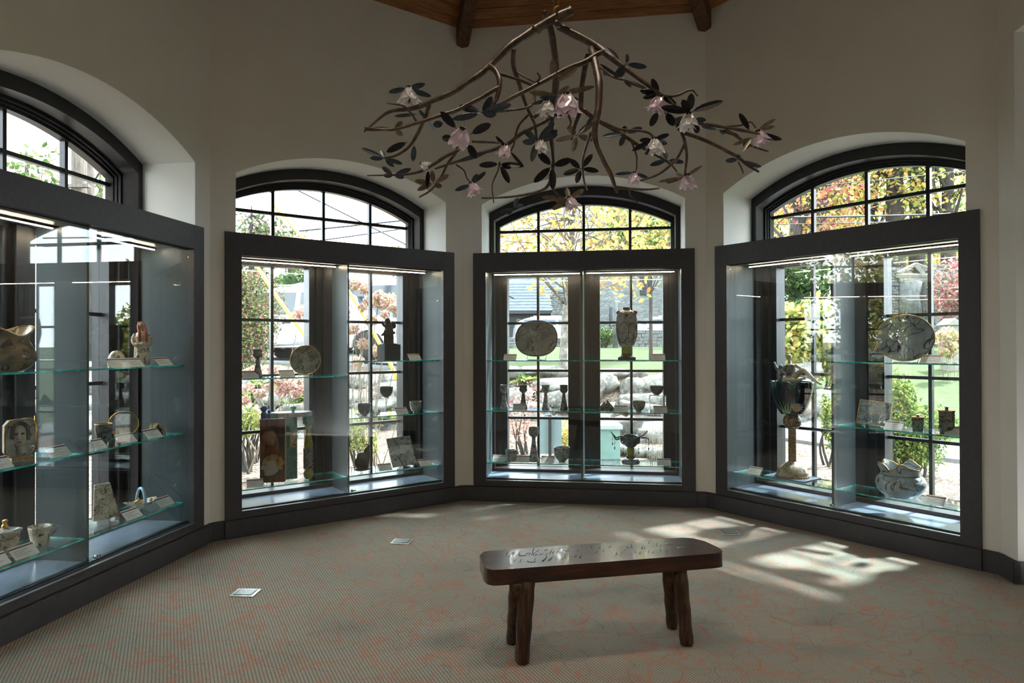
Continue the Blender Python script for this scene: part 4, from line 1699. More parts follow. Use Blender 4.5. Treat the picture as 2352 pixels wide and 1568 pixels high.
def lidded_jar(k, px, pytop, pyl, wpx, v, z, label, mat, rz=20):
    root, s, u = item(k, 'lidded_jar', label, 'jar', px, v, z, rz=rz, group='square lidded jars')
    h = hgt(k, px, pyl, v) - z
    w = wpx * s * 0.74
    poly = [(x * w / 2, y * w / 2) for x, y in ((-1, -0.72), (-0.72, -1), (0.72, -1), (1, -0.72), (1, 0.72), (0.72, 1), (-0.72, 1), (-1, 0.72))]
    b = MB()
    n = len(poly)
    vs = [(x * 0.86, y * 0.86, 0) for x, y in poly] + [(x, y, h * 0.5) for x, y in poly] + [(x, y, h) for x, y in poly]
    b.add(vs, [tuple(range(n - 1, -1, -1)), tuple(range(2 * n, 3 * n))] + [(j * n + i, j * n + (i + 1) % n, (j + 1) * n + (i + 1) % n, (j + 1) * n + i) for j in range(2) for i in range(n)], 0)
    b.build('body', M[mat], root)
    b = MB()
    b.prism([(x * 1.08, y * 1.08) for x, y in poly], h, h + 0.009)
    b.build('lid', M['gold'], root, bevel=0.003)
    b = MB()
    ht = hgt(k, px, pytop, v) - z
    b.lathe(smooth_prof([(0.011, h + 0.008), (0.010, ht - 0.012), (0.017, ht - 0.006), (0.001, ht)]), 14)
    b.build('knob', M['creamware'], root)


lidded_jar(4, 2108, 952, 961, 32, 0.2, z, 'small square lidded jar with gold lid, middle shelf right', 'greenware')
lidded_jar(4, 2174, 934, 946, 42, 0.18, z, 'larger square lidded jar with gold lid near the stile', 'greenware')
card(4, 2191, 0.12, z, 'label card in front of the larger lidded jar')
z = Z[4, 1, 2]


def wavy_vase():
    k, v = 4, 0.25
    root, s, u = item(k, 'wavy_rim_vase', 'round blue and white vase with drawn figures and wavy gold rim', 'vase', 2067, v, z)
    H = hgt(k, 2067, 1070, v) - z
    r = 52 * s
    b = MB()
    prof = smooth_prof([(r * 0.62, 0), (r * 0.66, H * 0.03), (r * 0.86, H * 0.16), (r * 1.0, H * 0.42), (r * 0.92, H * 0.62), (r * 0.78, H * 0.72), (r * 0.80, H * 0.86), (r * 0.86, H * 1.0)], 6)
    b.lathe(shell(prof, 0.006), 48)
    rim = []

    def wav(a):
        return 0.022 * math.sin(5 * a + 0.6) + 0.008 * math.sin(9 * a)
    for i, p in enumerate(b.v):
        a = math.atan2(p[1], p[0])
        t = max(0, (p[2] / H - 0.74) / 0.26)
        b.v[i] = (p[0] * (1 + 0.05 * t * math.sin(5 * a + 2.0)), p[1] * (1 + 0.05 * t * math.sin(5 * a + 2.0)), p[2] + wav(a) * t)
    b.build('body', M['blueware'], root)
    pts = []
    for i in range(61):
        a = 2 * PI * i / 60
        f = r * 0.85 * (1 + 0.05 * math.sin(5 * a + 2.0))
        pts.append((f * math.cos(a), f * math.sin(a), H * 1.0 + wav(a) + 0.003))
    b = MB()
    b.tube(pts, 0.0045, 6, cap=False)
    b.build('gold_rim', M['gold'], root)
    b = MB()
    b.lathe([(r * 0.795, H * 0.70), (r * 0.81, H * 0.715), (r * 0.80, H * 0.73)], 40, close=False)
    b.build('neck_band', M['darkware'], root)


wavy_vase()
card(4, 2142, 0.13, z, 'label card beside the wavy-rimmed vase')

# ---------------------------------------------------------------- case on the left wall
z = Z[1, -1, 0]


def marbled_jug():
    k, v = 1, 0.27
    root, s, u = item(k, 'marbled_jug', 'large brown marbled jug with pinched rim at the left picture edge', 'jug', 12, v, z)
    H = hgt(k, 20, 762, v) - z
    r = 62 * s
    b = MB()
    prof = smooth_prof([(r * 0.55, 0), (r * 0.8, H * 0.12), (r * 0.98, H * 0.34), (r * 0.86, H * 0.6), (r * 0.7, H * 0.8), (r * 0.82, H)])
    b.lathe(shell(prof, 0.006), 40)
    for i, p in enumerate(b.v):
        a = math.atan2(p[1], p[0])
        t = max(0, (p[2] / H - 0.6) / 0.4)
        f = 1 + t * (0.28 * max(0, math.cos(a + 0.15)) ** 4 - 0.12 * abs(math.sin(a)))
        b.v[i] = (p[0] * f, p[1] * f, p[2] + t * 0.03 * math.cos(2 * a))
    b.build('body', M['goldmarble'], root)
    b = MB()
    pts = []
    for i in range(49):
        a = 2 * PI * i / 48
        f = r * 0.80 * (1 + 0.28 * max(0, math.cos(a + 0.15)) ** 4 - 0.12 * abs(math.sin(a)))
        pts.append((f * math.cos(a), f * math.sin(a), H + 0.002 + 0.03 * math.cos(2 * a)))
    b.tube(pts, 0.004, 6, cap=False)
    b.build('rim', M['gold'], root)


marbled_jug()
z = Z[1, -1, 1]


def portrait_vase():
    k, v = 1, 0.24
    root, s, u = item(k, 'portrait_vase', 'flat eight-sided vase painted with a face and gold edges', 'vase', 44, v, z, rz=-34)
    H = hgt(k, 44, 963, v) - z
    w = 58 * s / 2
    poly = [(-w, 0.1 * H + 0.03), (-w * 0.7, 0.03), (w * 0.6, 0.03), (w * 0.95, H * 0.3), (w, H * 0.85), (w * 0.75, H), (-w * 0.7, H * 0.97), (-w, H * 0.85)]
    b = MB()
    b.prism(poly, -0.03, 0.03, 'y')
    b.build('body', M['greyplate'], root, bevel=0.004)
    b = MB()
    b.tube([(x, -0.03, zz) for x, zz in poly + poly[:1]], 0.004, 6)
    b.build('gold_edge', M['gold'], root)
    b = MB()
    b.tube([(w * 0.98, -0.02, H * 0.25), (w * 1.05, -0.02, H * 0.7), (w * 1.0, -0.02, H * 1.05)], [0.012, 0.012, 0.006], 8)
    b.jit(0.004, 70)
    b.build('gold_handle', M['gold'], root)
    blob(root, 'painted_face', 'paleface', [('b', (0.0, -0.026, H * 0.60), (w * 0.5, 0.016, H * 0.26)), ('t', [(-w * 0.12, -0.042, H * 0.70), (-w * 0.18, -0.046, H * 0.56), (-w * 0.05, -0.042, H * 0.54)], [0.004, 0.006, 0.004]), ('t', [(0.0, -0.028, H * 0.4), (w * 0.1, -0.028, H * 0.2)], [w * 0.25, w * 0.35])], 0.004, 2)
    b = MB()
    for x in (-0.3, 0.12):
        b.ball((x * w, -0.042, H * 0.66), (0.010, 0.004, 0.006), 8, 5)
    b.ball((-0.12 * w, -0.042, H * 0.46), (0.012, 0.004, 0.005), 8, 5)
    b.tube(spline([(-w * 0.55, -0.034, H * 0.55), (-w * 0.45, -0.036, H * 0.82), (0.0, -0.036, H * 0.9), (w * 0.45, -0.036, H * 0.8), (w * 0.52, -0.034, H * 0.5)], 5), 0.010, 8)
    b.build('painted_features', M['bronze_dark'], root)
    b = MB()
    b.bb(-w * 0.6, w * 0.9, -0.045, 0.045, 0, 0.03)
    b.build('wooden_foot', M['ropeglaze'], root, bevel=0.003)


portrait_vase()
card(1, 142, 0.15, z, 'label card right of the flat portrait vase', w=0.155)
card(1, 4, 0.13, z, 'label card below the portrait vase at picture edge', w=0.155)
z = Z[1, -1, 2]
root, s, u = item(1, 'lidded_pot', 'cream lidded pot with tall knob at the left picture edge', 'pot', 12, 0.25, z)
h = hgt(1, 14, 1222, 0.25) - z
b = MB()
b.lathe(smooth_prof([(0.055, 0), (0.06, 0.01), (0.06, h * 0.4), (0.068, h * 0.8), (0.074, h)]), 26)
b.build('body', M['creamware'], root)
b = MB()
b.lathe([(0.078, h), (0.08, h + 0.006), (0.05, h + 0.014), (0.014, h + 0.018)], 26)
b.build('lid', M['greyplate'], root)
b = MB()
b.lathe(smooth_prof([(0.012, h + 0.014), (0.018, h + 0.03), (0.010, h + 0.045), (0.014, h + 0.06), (0.002, h + 0.068)]), 14)
b.build('knob', M['gold'], root)
root, s, u = item(1, 'portrait_mug', 'cream mug with painted faces and a curved handle', 'mug', 92, 0.26, z)
h = hgt(1, 92, 1210, 0.26) - z
r = 24 * s
b = MB()
b.lathe(shell(smooth_prof([(r * 0.7, 0), (r * 0.74, h * 0.1), (r * 0.85, h * 0.5), (r * 1.0, h)]), 0.004), 28)
b.build('body', M['creamware'], root)
b = MB()
b.tube(spline([(r * 0.9, -0.01, h * 0.9), (r * 1.35, -0.02, h * 0.85), (r * 1.35, -0.02, h * 0.5), (r * 0.8, -0.01, h * 0.35)], 5), 0.008, 8)
b.build('handle', M['greyplate'], root)
card(1, 65, 0.13, z, 'large label card in front of the portrait mug', w=0.155)
card(1, -2, 0.13, z, 'label card in front of the cream lidded pot', w=0.155)
z = Z[1, 1, 0]


def lady_statue():
    k, v = 1, 0.25
    root, s, u = item(k, 'lady_statue', 'pale standing lady statue with red hair and folded arms', 'statue', 325, v, z, rz=-42)
    q = lambda x, y, d=0.0: (x * s, d, hgt(k, 325, y, v) - z - 0.004)
    blob(root, 'figure', 'creamware', [('b', q(-1, 748), (0.021, 0.023, 0.029)), ('t', [q(-1, 754), q(0, 762)], [0.013, 0.014]), ('t', [q(0, 760), q(0, 766), q(0, 774), q(0, 786), q(0, 800), q(1, 820), q(2, 839)], [0.016, 0.038, 0.050, 0.046, 0.048, 0.054, 0.050]),
                                       ('t', [q(-11, 768), q(-17, 780), q(-14, 792, -0.03), q(4, 791, -0.058)], [0.018, 0.016, 0.014, 0.011]), ('t', [q(11, 768), q(17, 780), q(14, 790, -0.03), q(-4, 788, -0.058)], [0.018, 0.016, 0.014, 0.011])], 0.004, 3)
    b = MB()
    for sx in (-1, 1):
        b.tube(spline([q(-1 + sx * 2, 740, 0.0), q(-1 + sx * 6, 750, -0.006), q(sx * 7, 766, -0.042), q(sx * 8, 784, -0.05)], 5), [0.010, 0.010, 0.009, 0.006], 8)
    b.ball(q(-1, 744, 0.008), (0.022, 0.02, 0.020), 10, 7)
    b.build('hair', M['red'], root)


lady_statue()
root, s, u = item(1, 'painted_egg', 'small painted dome beside the lady statue', 'ornament', 268, 0.24, z)
b = MB()
h = hgt(1, 268, 806, 0.24) - z
b.lathe(smooth_prof([(0.05, 0), (0.054, h * 0.2), (0.05, h * 0.55), (0.03, h * 0.9), (0.001, h)]), 22)
b.build('dome', M['creamware'], root)
card(1, 277, 0.13, z, 'label card in front of the small painted dome', w=0.155)
card(1, 316, 0.13, z, 'label card in front of the lady statue', w=0.155)
card(1, 383, 0.13, z, 'label card right of the lady statue on top shelf', w=0.155)
z = Z[1, 1, 1]
bowl(1, 238, 975, 36, 0.27, z, 'tall grey beaker with copper rim by the partition', 'darkware', cup=0.8, rim=M['gold'], name='tall_beaker')
plate(1, 284, 973, 60, 56, 0.30, z, 'round pale plate with thin gold rim on the left case', 'greyplate', 'gold', 12, rz=-44)
root, s, u = item(1, 'folded_ornament', 'small folded tent-shaped ornament with gold trim', 'ornament', 357, 0.24, z, rz=-30)
b = MB()
for sx in (-1, 1):
    b.box((sx * 0.022, 0, 0.04), (0.006, 0.1, 0.09), M=Matrix.Rotation(R(-sx * 22), 3, 'Y'))
b.build('folded_sheet', M['goldmarble'], root)
b = MB()
b.tube(spline([(-0.05, -0.05, 0.0), (-0.03, -0.05, 0.05), (0, -0.05, 0.086), (0.03, -0.05, 0.05), (0.05, -0.05, 0.0)], 4), 0.004, 6)
b.build('gold_trim', M['gold'], root)
card(1, 298, 0.14, z, 'label card in front of the round pale plate', w=0.155)
card(1, 358, 0.14, z, 'label card in front of the folded tent ornament', w=0.155)
card(1, 236, 0.13, z, 'small label card leaning by the tall grey beaker', w=0.09)
z = Z[1, 1, 2]
root, s, u = item(1, 'tapered_plaque', 'tapering painted plaque leaning beside the partition, bottom shelf', 'plaque', 240, 0.27, z, rz=-22)
h = hgt(1, 240, 1113, 0.27) - z
b = MB()
b.add([(-0.085, -0.03, 0.02), (0.085, -0.03, 0.02), (0.05, 0.02, h), (-0.05, 0.02, h), (-0.085, -0.015, 0.02), (0.085, -0.015, 0.02), (0.05, 0.035, h), (-0.05, 0.035, h)],
      [(0, 1, 2, 3), (7, 6, 5, 4), (0, 4, 5, 1), (1, 5, 6, 2), (2, 6, 7, 3), (3, 7, 4, 0)])
b.build('plaque', M['creamware'], root, bevel=0.003)
b = MB()
b.bb(-0.07, 0.07, -0.05, 0.06, 0, 0.02)
b.build('clear_foot', M['acrylic'], root)


def basket_dish():
    root, s, u = item(1, 'basket_dish', 'shell-shaped dish with an upright striped handle', 'dish', 324, 0.25, z, rz=-24)
    b = MB()
    b.lathe(shell(smooth_prof([(0.03, 0), (0.035, 0.008), (0.08, 0.035), (0.115, 0.06)]), 0.004), 36, sx=1.0, sy=0.6)
    for i, p in enumerate(b.v):
        a = math.atan2(p[1] / 0.6, p[0])
        t = p[2] / 0.06
        b.v[i] = (p[0] * (1 + 0.05 * t * math.sin(9 * a)), p[1] * (1 + 0.05 * t * math.sin(9 * a)), p[2] + t * 0.008 * math.cos(2 * a))
    b.build('shell', M['creamware'], root)
    b = MB()
    pts = [(0.0, 0.055 * math.cos(PI * i / 14), 0.045 + 0.105 * math.sin(PI * i / 14)) for i in range(15)]
    b.tube(pts, 0.010, 10)
    b.build('handle', M['skyglaze'], root)
    b = MB()
    b.tube(spline([(-0.06, -0.02, 0.06), (-0.03, -0.03, 0.08), (-0.04, -0.02, 0.095)], 4), 0.006, 6)
    b.ball((0.06, -0.02, 0.06), (0.012, 0.012, 0.012), 8, 6)
    b.build('gold_sprig', M['gold'], root)


basket_dish()
card(1, 311, 0.12, z, 'label card in front of the shell-shaped dish', w=0.155, rz=0)
card(1, 386, 0.14, z, 'label card right of the shell-shaped dish', w=0.155)
# ================================================================ bench
M['bench'] = wood('polished_dark_bench', srgb(28, 14, 9), srgb(60, 31, 20), srgb(92, 52, 32), 0.3, scale=(1.2, 9, 9), gscale=3, coat=0.35, spec=0.5, bump=0.02)
M['leg'] = wood('rough_hewn_leg', srgb(30, 19, 12), srgb(64, 42, 27), srgb(104, 76, 50), 0.5, scale=(9, 9, 1), gscale=5, bump=0.5)
M['crack'] = plain('saw_mark', srgb(20, 11, 8), 0.6, var=0.2)


def bench():
    ZT, ZB = 0.45, 0.376
    c0 = Vector((0.19, -0.232, 0))
    ang = math.atan2(0.246, 1.135)
    root = empty('wooden_bench', Matrix.Translation(c0) @ Matrix.Rotation(ang, 4, 'Z'))
    tag(root, 'rustic dark wooden bench with four splayed round legs on the carpet', 'bench')
    Mi = root.matrix_world.inverted()
    L, W = 0.618, 0.150
    out = [(-L, -W * 0.5), (-L + 0.008, -W * 0.82), (-L + 0.03, -W * 0.97), (-L + 0.07, -W), (0.0, -W * 1.01), (L - 0.07, -W * 0.98), (L - 0.025, -W * 0.93), (L - 0.003, -W * 0.74), (L, -W * 0.3), (L - 0.012, W * 0.4), (L - 0.05, W * 0.85), (L - 0.10, W), (0, W * 1.02), (-L + 0.08, W), (-L + 0.035, W * 0.93), (-L + 0.008, W * 0.6)]
    b = MB()
    b.prism(out, ZB, ZT)
    b.build('seat', M['bench'], root, bevel=0.021)
    # saw marks and knots in the top
    random.seed(4)
    b = MB()
    for i in range(70):
        x = random.uniform(-0.52, 0.35)
        y = random.choice((-0.07, -0.06, 0.01, 0.02, 0.07)) + random.uniform(-0.02, 0.02)
        l = random.uniform(0.02, 0.06)
        pts = [(x + 0.010 * t + 0.012 * t * t, y + l * t, ZT + 0.0004) for t in (0, 0.5, 1)]
        b.tube(pts, [0.0008, 0.0016, 0.0006], 5)
    o = b.build('saw_marks', M['crack'], root)
    o['kind'] = 'stuff'
    for x, y in ((-0.40, 0.045), (-0.38, -0.06), (0.40, 0.06), (0.43, -0.02), (-0.16, 0.07)):
        b = MB()
        b.lathe([(0.024, ZT - 0.001), (0.022, ZT + 0.0007), (0.012, ZT + 0.0009), (0.001, ZT + 0.0006)], 16, c=(x, y, 0), sx=1.0, sy=0.85)
        b.build('leg_tenon', M['bench'], root)
    for tx, ty, bx, by, r0, r1 in ((1210, 1332, 1199, 1522, 0.043, 0.034), (1187, 1338, 1176, 1475, 0.036, 0.030), (1559, 1297, 1578, 1481, 0.040, 0.033), (1536, 1300, 1544, 1440, 0.036, 0.030)):
        pt = onz(tx, ty, ZB + 0.005)
        pb = onz(bx, by, 0.0)
        b = MB()
        n = 9
        pts = [pb.lerp(pt, i / n) for i in range(n + 1)]
        pts = [pb, pb.lerp(pt, 0.02)] + pts[1:]
        rr = [r1 * 0.8, r1] + [r1 + (r0 - r1) * i / n + 0.002 * math.sin(i * 2.1) for i in range(1, n + 1)]
        b.tube([Mi @ p for p in pts], rr, 9)
        b.build('leg', M['leg'], root)


bench()

# ================================================================ floor outlets
M['brass'] = plain('brushed_nickel_plate', srgb(196, 196, 190), 0.3, metal=0.85, var=0.1, vscale=40)
M['platecentre'] = plain('plate_centre', srgb(150, 152, 150), 0.35, metal=0.6, var=0.25, vscale=90)
for (px, py, rz, lab) in ((564, 1362, -3, 'square metal floor outlet plate nearest the left case'), (923, 1244, -8, 'square metal floor outlet plate in front of front-left case'), (1676, 1224, 0, 'square metal floor outlet plate near the sunlit front-right case')):
    p = onz(px, py, 0)
    root = empty('floor_outlet', Matrix.Translation(p) @ Matrix.Rotation(R(rz), 4, 'Z'))
    tag(root, lab, 'floor outlet', 'floor outlet plates in the carpet')
    w = 0.075
    b = MB()
    b.bb(-w, w, -w * 0.85, w * 0.85, 0.0, 0.006)
    b.build('plate', M['brass'], root, bevel=0.003)
    b = MB()
    b.bb(-w * 0.68, w * 0.68, -w * 0.56, w * 0.56, 0.006, 0.0085)
    b.build('cover', M['platecentre'], root, bevel=0.002)
    b = MB()
    for s in (-1, 1):
        b.bb(-w * 0.76, w * 0.76, s * w * 0.62 - 0.0015, s * w * 0.62 + 0.0015, 0.006, 0.0066)
        b.bb(s * w * 0.74 - 0.0015, s * w * 0.74 + 0.0015, -w * 0.62, w * 0.62, 0.006, 0.0066)
    b.build('seam', M['crack'], root)

# ================================================================ chandelier
M['bark'] = wood('bronze_branch', srgb(38, 28, 22), srgb(78, 60, 46), srgb(120, 96, 74), 0.38, scale=(3, 3, 3), gscale=9, bump=0.3, spec=0.6)
M['leafdark'] = plain('blackened_bronze_leaf', srgb(30, 31, 36), 0.36, metal=0.4, var=0.25, vscale=30)
M['leafblue'] = plain('blue_patina_leaf', srgb(62, 71, 82), 0.34, metal=0.4, var=0.25, vscale=40)
M['leafbrown'] = plain('brown_bronze_leaf', srgb(112, 98, 80), 0.42, metal=0.4, var=0.3, vscale=40)


def petal_mat(name, c1, c2):
    t = NT(name)
    v = t.coord()
    c = t.ramp(t.noise(v, 30, 3), [(0.35, c1), (0.65, c2)])
    d = t.n('BsdfTranslucent')
    p = t.n('BsdfPrincipled')
    t.l(c, d.inputs['Color'])
    t.l(c, p.inputs['Base Color'])
    p.inputs['Roughness'].default_value = 0.15
    p.inputs['Coat Weight'].default_value = 0.5
    mx = t.n('MixShader')
    mx.inputs[0].default_value = 0.45
    t.l(p.outputs[0], mx.inputs[1])
    t.l(d.outputs[0], mx.inputs[2])
    t.l(mx.outputs[0], t.out.inputs['Surface'])
    return t.mat


M['petalpink'] = petal_mat('pink_glass_petal', srgb(234, 216, 228), srgb(252, 242, 248))
M['petalwhite'] = petal_mat('white_glass_petal', srgb(236, 234, 234), srgb(252, 250, 250))
M['cord'] = plain('tan_cord', srgb(150, 112, 74), 0.8, var=0.2, vscale=80)

HUB = Vector((-0.009, 0.0, 3.30))
chand = empty('branch_chandelier', Matrix.Translation(HUB))
tag(chand, 'large hanging chandelier of bronze branches, dark leaves and pale glass blossoms', 'chandelier')
CI = Matrix.Translation(-HUB)


def branch(pts, r, name='branch', n=5, wob=0.004):
    """pts: (px, py, depth)"""
    P = [CI @ at(*p) for p in pts]
    q = spline(P, n)
    for i, p in enumerate(q):
        q[i] = p + noise.noise_vector(p * 9) * wob
    b = MB()
    rr = [x * 1.22 + 0.0006 for x in lerps(r, len(q))]
    rr = [x * (1 + 0.12 * noise.noise(q[i] * 25)) for i, x in enumerate(rr)]
    b.tube(q, rr, 9)
    return b.build(name, M['bark'], chand)


D = 3.67
branch([(1312, 24, D), (1268, 46, D), (1225, 70, D), (1171, 106, D - .04), (1126, 150, D - .07), (1091, 178, D - .1), (1043, 210, D - .13), (995, 231, D - .16), (947, 249, D - .18), (900, 255, D - .2), (868, 274, D - .22), (836, 303, D - .24)], [0.021, 0.020, 0.017, 0.0155, 0.014, 0.012, 0.010, 0.008, 0.0055, 0.003], 'main_branch')
branch([(1283, 60, D + .05), (1332, 86, D + .03), (1373, 108, D), (1400, 130, D - .05), (1427, 150, D - .08), (1462, 177, D - .12), (1500, 204, D - .15), (1526, 220, D - .17), (1555, 218, D - .18), (1587, 207, D - .2), (1604, 221, D - .2)], [0.016, 0.017, 0.016, 0.013, 0.010, 0.008, 0.006, 0.004, 0.003], 'main_branch')
branch([(1249, 25, D + .03), (1264, 64, D + .06), (1275, 128, D + .15), (1277, 191, D + .25), (1268, 261, D + .35), (1266, 319, D + .42), (1271, 375, D + .48), (1262, 422, D + .5), (1234, 441, D + .5), (1171, 451, D + .48), (1105, 454, D + .45)], [0.014, 0.015, 0.014, 0.017, 0.016, 0.011, 0.009, 0.007, 0.006, 0.004], 'main_branch')
branch([(1357, 112, D), (1367, 147, D - .1), (1376, 191, D - .2), (1375, 242, D - .25), (1367, 287, D - .28), (1368, 328, D - .3), (1386, 367, D - .3), (1405, 405, D - .3), (1417, 443, D - .3)], [0.016, 0.016, 0.0155, 0.014, 0.012, 0.010, 0.009, 0.005], 'main_branch')
branch([(1412, 430, D - .3), (1450, 433, D - .28), (1485, 436, D - .26), (1515, 433, D - .25)], [0.006, 0.005, 0.0025])
branch([(1352, 125, D + .03), (1345, 150, D + .06), (1338, 191, D + .1), (1332, 255, D + .12), (1322, 287, D + .12), (1312, 322, D + .12)], [0.013, 0.012, 0.011, 0.009, 0.006])
branch([(1395, 118, D - .02), (1375, 124, D - .06), (1341, 143, D - .1), (1300, 159, D - .13), (1252, 185, D - .16), (1215, 204, D - .18), (1155, 236, D - .2), (1118, 257, D - .22)], [0.011, 0.012, 0.011, 0.010, 0.009, 0.008, 0.006])
branch([(1122, 151, D - .07), (1139, 164, D - .12), (1148, 191, D - .16), (1141, 228, D - .18), (1123, 255, D - .2)], [0.013, 0.012, 0.011, 0.009, 0.006])
branch([(1147, 200, D - .17), (1101, 226, D - .2), (1053, 252, D - .24), (1011, 265, D - .28), (960, 281, D - .32), (900, 297, D - .36), (836, 293, D - .4)], [0.009, 0.009, 0.008, 0.007, 0.006, 0.0025])
branch([(958, 280, D - .32), (941, 256, D - .33), (925, 242, D - .34), (889, 236, D - .35)], [0.005, 0.005, 0.0025])
branch([(986, 240, D - .15), (976, 271, D - .1), (957, 312, D - .08), (938, 338, D - .06), (909, 357, D - .06), (884, 364, D - .06)], [0.009, 0.008, 0.007, 0.005, 0.003])
branch([(1180, 112, D), (1180, 153, D + .08), (1193, 198, D + .14), (1209, 246, D + .18), (1228, 287, D + .2), (1233, 322, D + .2)], [0.010, 0.010, 0.009, 0.008, 0.005])
branch([(1185, 165, D + .1), (1210, 180, D + .05), (1231, 191, D)], [0.005, 0.004, 0.003])
branch([(1146, 169, D - .13), (1187, 182, D - .1), (1228, 198, D - .05)], [0.007, 0.006, 0.005])
branch([(1231, 191, D - .16), (1240, 178, D - .2), (1234, 166, D - .22)], [0.005, 0.004, 0.003])
branch([(1228, 198, D - .1), (1225, 235, D - .14), (1205, 248, D - .16), (1165, 255, D - .18), (1123, 258, D - .2)], [0.006, 0.006, 0.005, 0.003])
branch([(1262, 274, D + .3), (1203, 303, D + .3), (1164, 332, D + .32), (1097, 354, D + .34), (1043, 373, D + .36), (999, 387, D + .38)], [0.011, 0.010, 0.009, 0.007, 0.004])
branch([(1055, 342, D + .3), (1020, 362, D + .3), (999, 376, D + .3), (963, 395, D + .3), (906, 402, D + .3), (844, 403, D + .3)], [0.007, 0.008, 0.007, 0.005, 0.0025])
branch([(1050, 335, D + .3), (1046, 352, D + .32), (1028, 378, D + .34), (1011, 411, D + .36), (989, 437, D + .36), (963, 453, D + .36)], [0.006, 0.007, 0.006, 0.005, 0.003])
branch([(1048, 378, D + .36), (1065, 392, D + .36), (1072, 411, D + .36), (1085, 424, D + .36)], [0.004, 0.004, 0.003])
branch([(1215, 262, D + .1), (1194, 285, D + .12), (1185, 310, D + .14), (1180, 332, D + .15), (1172, 348, D + .15)], [0.005, 0.005, 0.003])
branch([(1148, 372, D + .2), (1145, 390, D + .2), (1130, 425, D + .2), (1134, 465, D + .2)], [0.004, 0.004, 0.0025])
branch([(1085, 325, D - .2), (1110, 326, D - .15), (1150, 328, D - .1)], [0.004, 0.005, 0.004])
branch([(1532, 222, D - .17), (1555, 245, D - .2), (1577, 256, D - .22)], [0.005, 0.004, 0.003])
branch([(1512, 214, D - .1), (1535, 265, D - .12), (1575, 282, D - .16), (1612, 284, D - .2), (1666, 292, D - .24), (1717, 301, D - .28), (1745, 308, D - .3)], [0.007, 0.008, 0.008, 0.007, 0.006, 0.004])
branch([(1552, 272, D - .12), (1564, 300, D - .1), (1618, 322, D - .1), (1666, 346, D - .1), (1695, 360, D - .1), (1717, 379, D - .1), (1743, 395, D - .1)], [0.009, 0.008, 0.007, 0.006, 0.004])
branch([(1558, 285, D - .12), (1571, 319, D - .1), (1577, 357, D - .08), (1574, 405, D - .06)], [0.008, 0.007, 0.005])
branch([(1572, 332, D - .1), (1552, 367, D - .08), (1513, 399, D - .05), (1469, 416, D - .02)], [0.006, 0.006, 0.003])
branch([(1338, 252, D + .1), (1379, 281, D + .14), (1424, 306, D + .18), (1469, 335, D + .2), (1507, 357, D + .22), (1539, 376, D + .24), (1555, 395, D + .25)], [0.009, 0.009, 0.008, 0.007, 0.005, 0.0035])
branch([(1379, 278, D + .1), (1424, 297, D + .1), (1475, 301, D + .1), (1494, 308, D + .1), (1501, 319, D + .1)], [0.006, 0.006, 0.005, 0.004])
branch([(1450, 325, D + .2), (1462, 357, D + .2), (1463, 378, D + .2), (1461, 394, D + .2)], [0.005, 0.004, 0.003])
branch([(1357, 304, D - .2), (1347, 335, D - .1), (1338, 367, D), (1341, 408, D + .05), (1348, 437, D + .1)], [0.007, 0.006, 0.005, 0.003])
branch([(1378, 155, D - .1), (1405, 175, D - .12), (1440, 185, D - .14), (1480, 205, D - .15)], [0.004, 0.005, 0.003])
branch([(1665, 296, D - .24), (1695, 315, D - .24), (1720, 332, D - .25), (1764, 347, D - .25)], [0.006, 0.005, 0.003])
branch([(1665, 290, D - .24), (1700, 288, D - .25), (1722, 280, D - .26), (1735, 294, D - .28)], [0.003, 0.003, 0.003])
branch([(1445, 438, D - .27), (1448, 450, D - .27), (1466, 466, D - .27)], [0.003, 0.003, 0.002])
branch([(1262, 420, D + .5), (1275, 440, D + .5), (1300, 458, D + .5)], [0.004, 0.004, 0.003])
branch([(1302, 258, D - .1), (1312, 282, D - .1), (1304, 296, D - .08)], [0.004, 0.004, 0.003])
branch([(1695, 370, D - .1), (1703, 385, D - .1), (1708, 399, D - .1)], [0.003, 0.003, 0.002])
# sawn stubs on the logs
for px, py, d, r in ((1236, 71, D - .06, 0.018), (1284, 58, D - .02, 0.015), (1395, 172, D + .0, 0.011)):
    p = CI @ at(px, py, d)
    b = MB()
    b.tube([p, p + Vector((-0.02, -0.05, -0.01))], [r, r * 0.95], 12)
    b.build('sawn_stub', M['bark'], chand)
# hanging cords
b = MB()
for dx in (-4, 5):
    b.tube([CI @ at(1277 + dx, -70, D), CI @ at(1277 + dx * 1.2, 25, D)], 0.005, 6)
q = spline([CI @ at(1272, 30, D - .03), CI @ at(1276, 18, D - .03), CI @ at(1283, 17, D), CI @ at(1284, 35, D + .03), CI @ at(1274, 45, D)], 5)
b.tube(q, 0.006, 6)
b.build('hanging_cord', M['cord'], chand)
b = MB()
p = CI @ at(1277, -70, D)
b.tube([p, Vector((p.x, p.y, 5.75 - HUB.z))], 0.005, 6)
b.build('hanging_cord', M['cord'], chand)


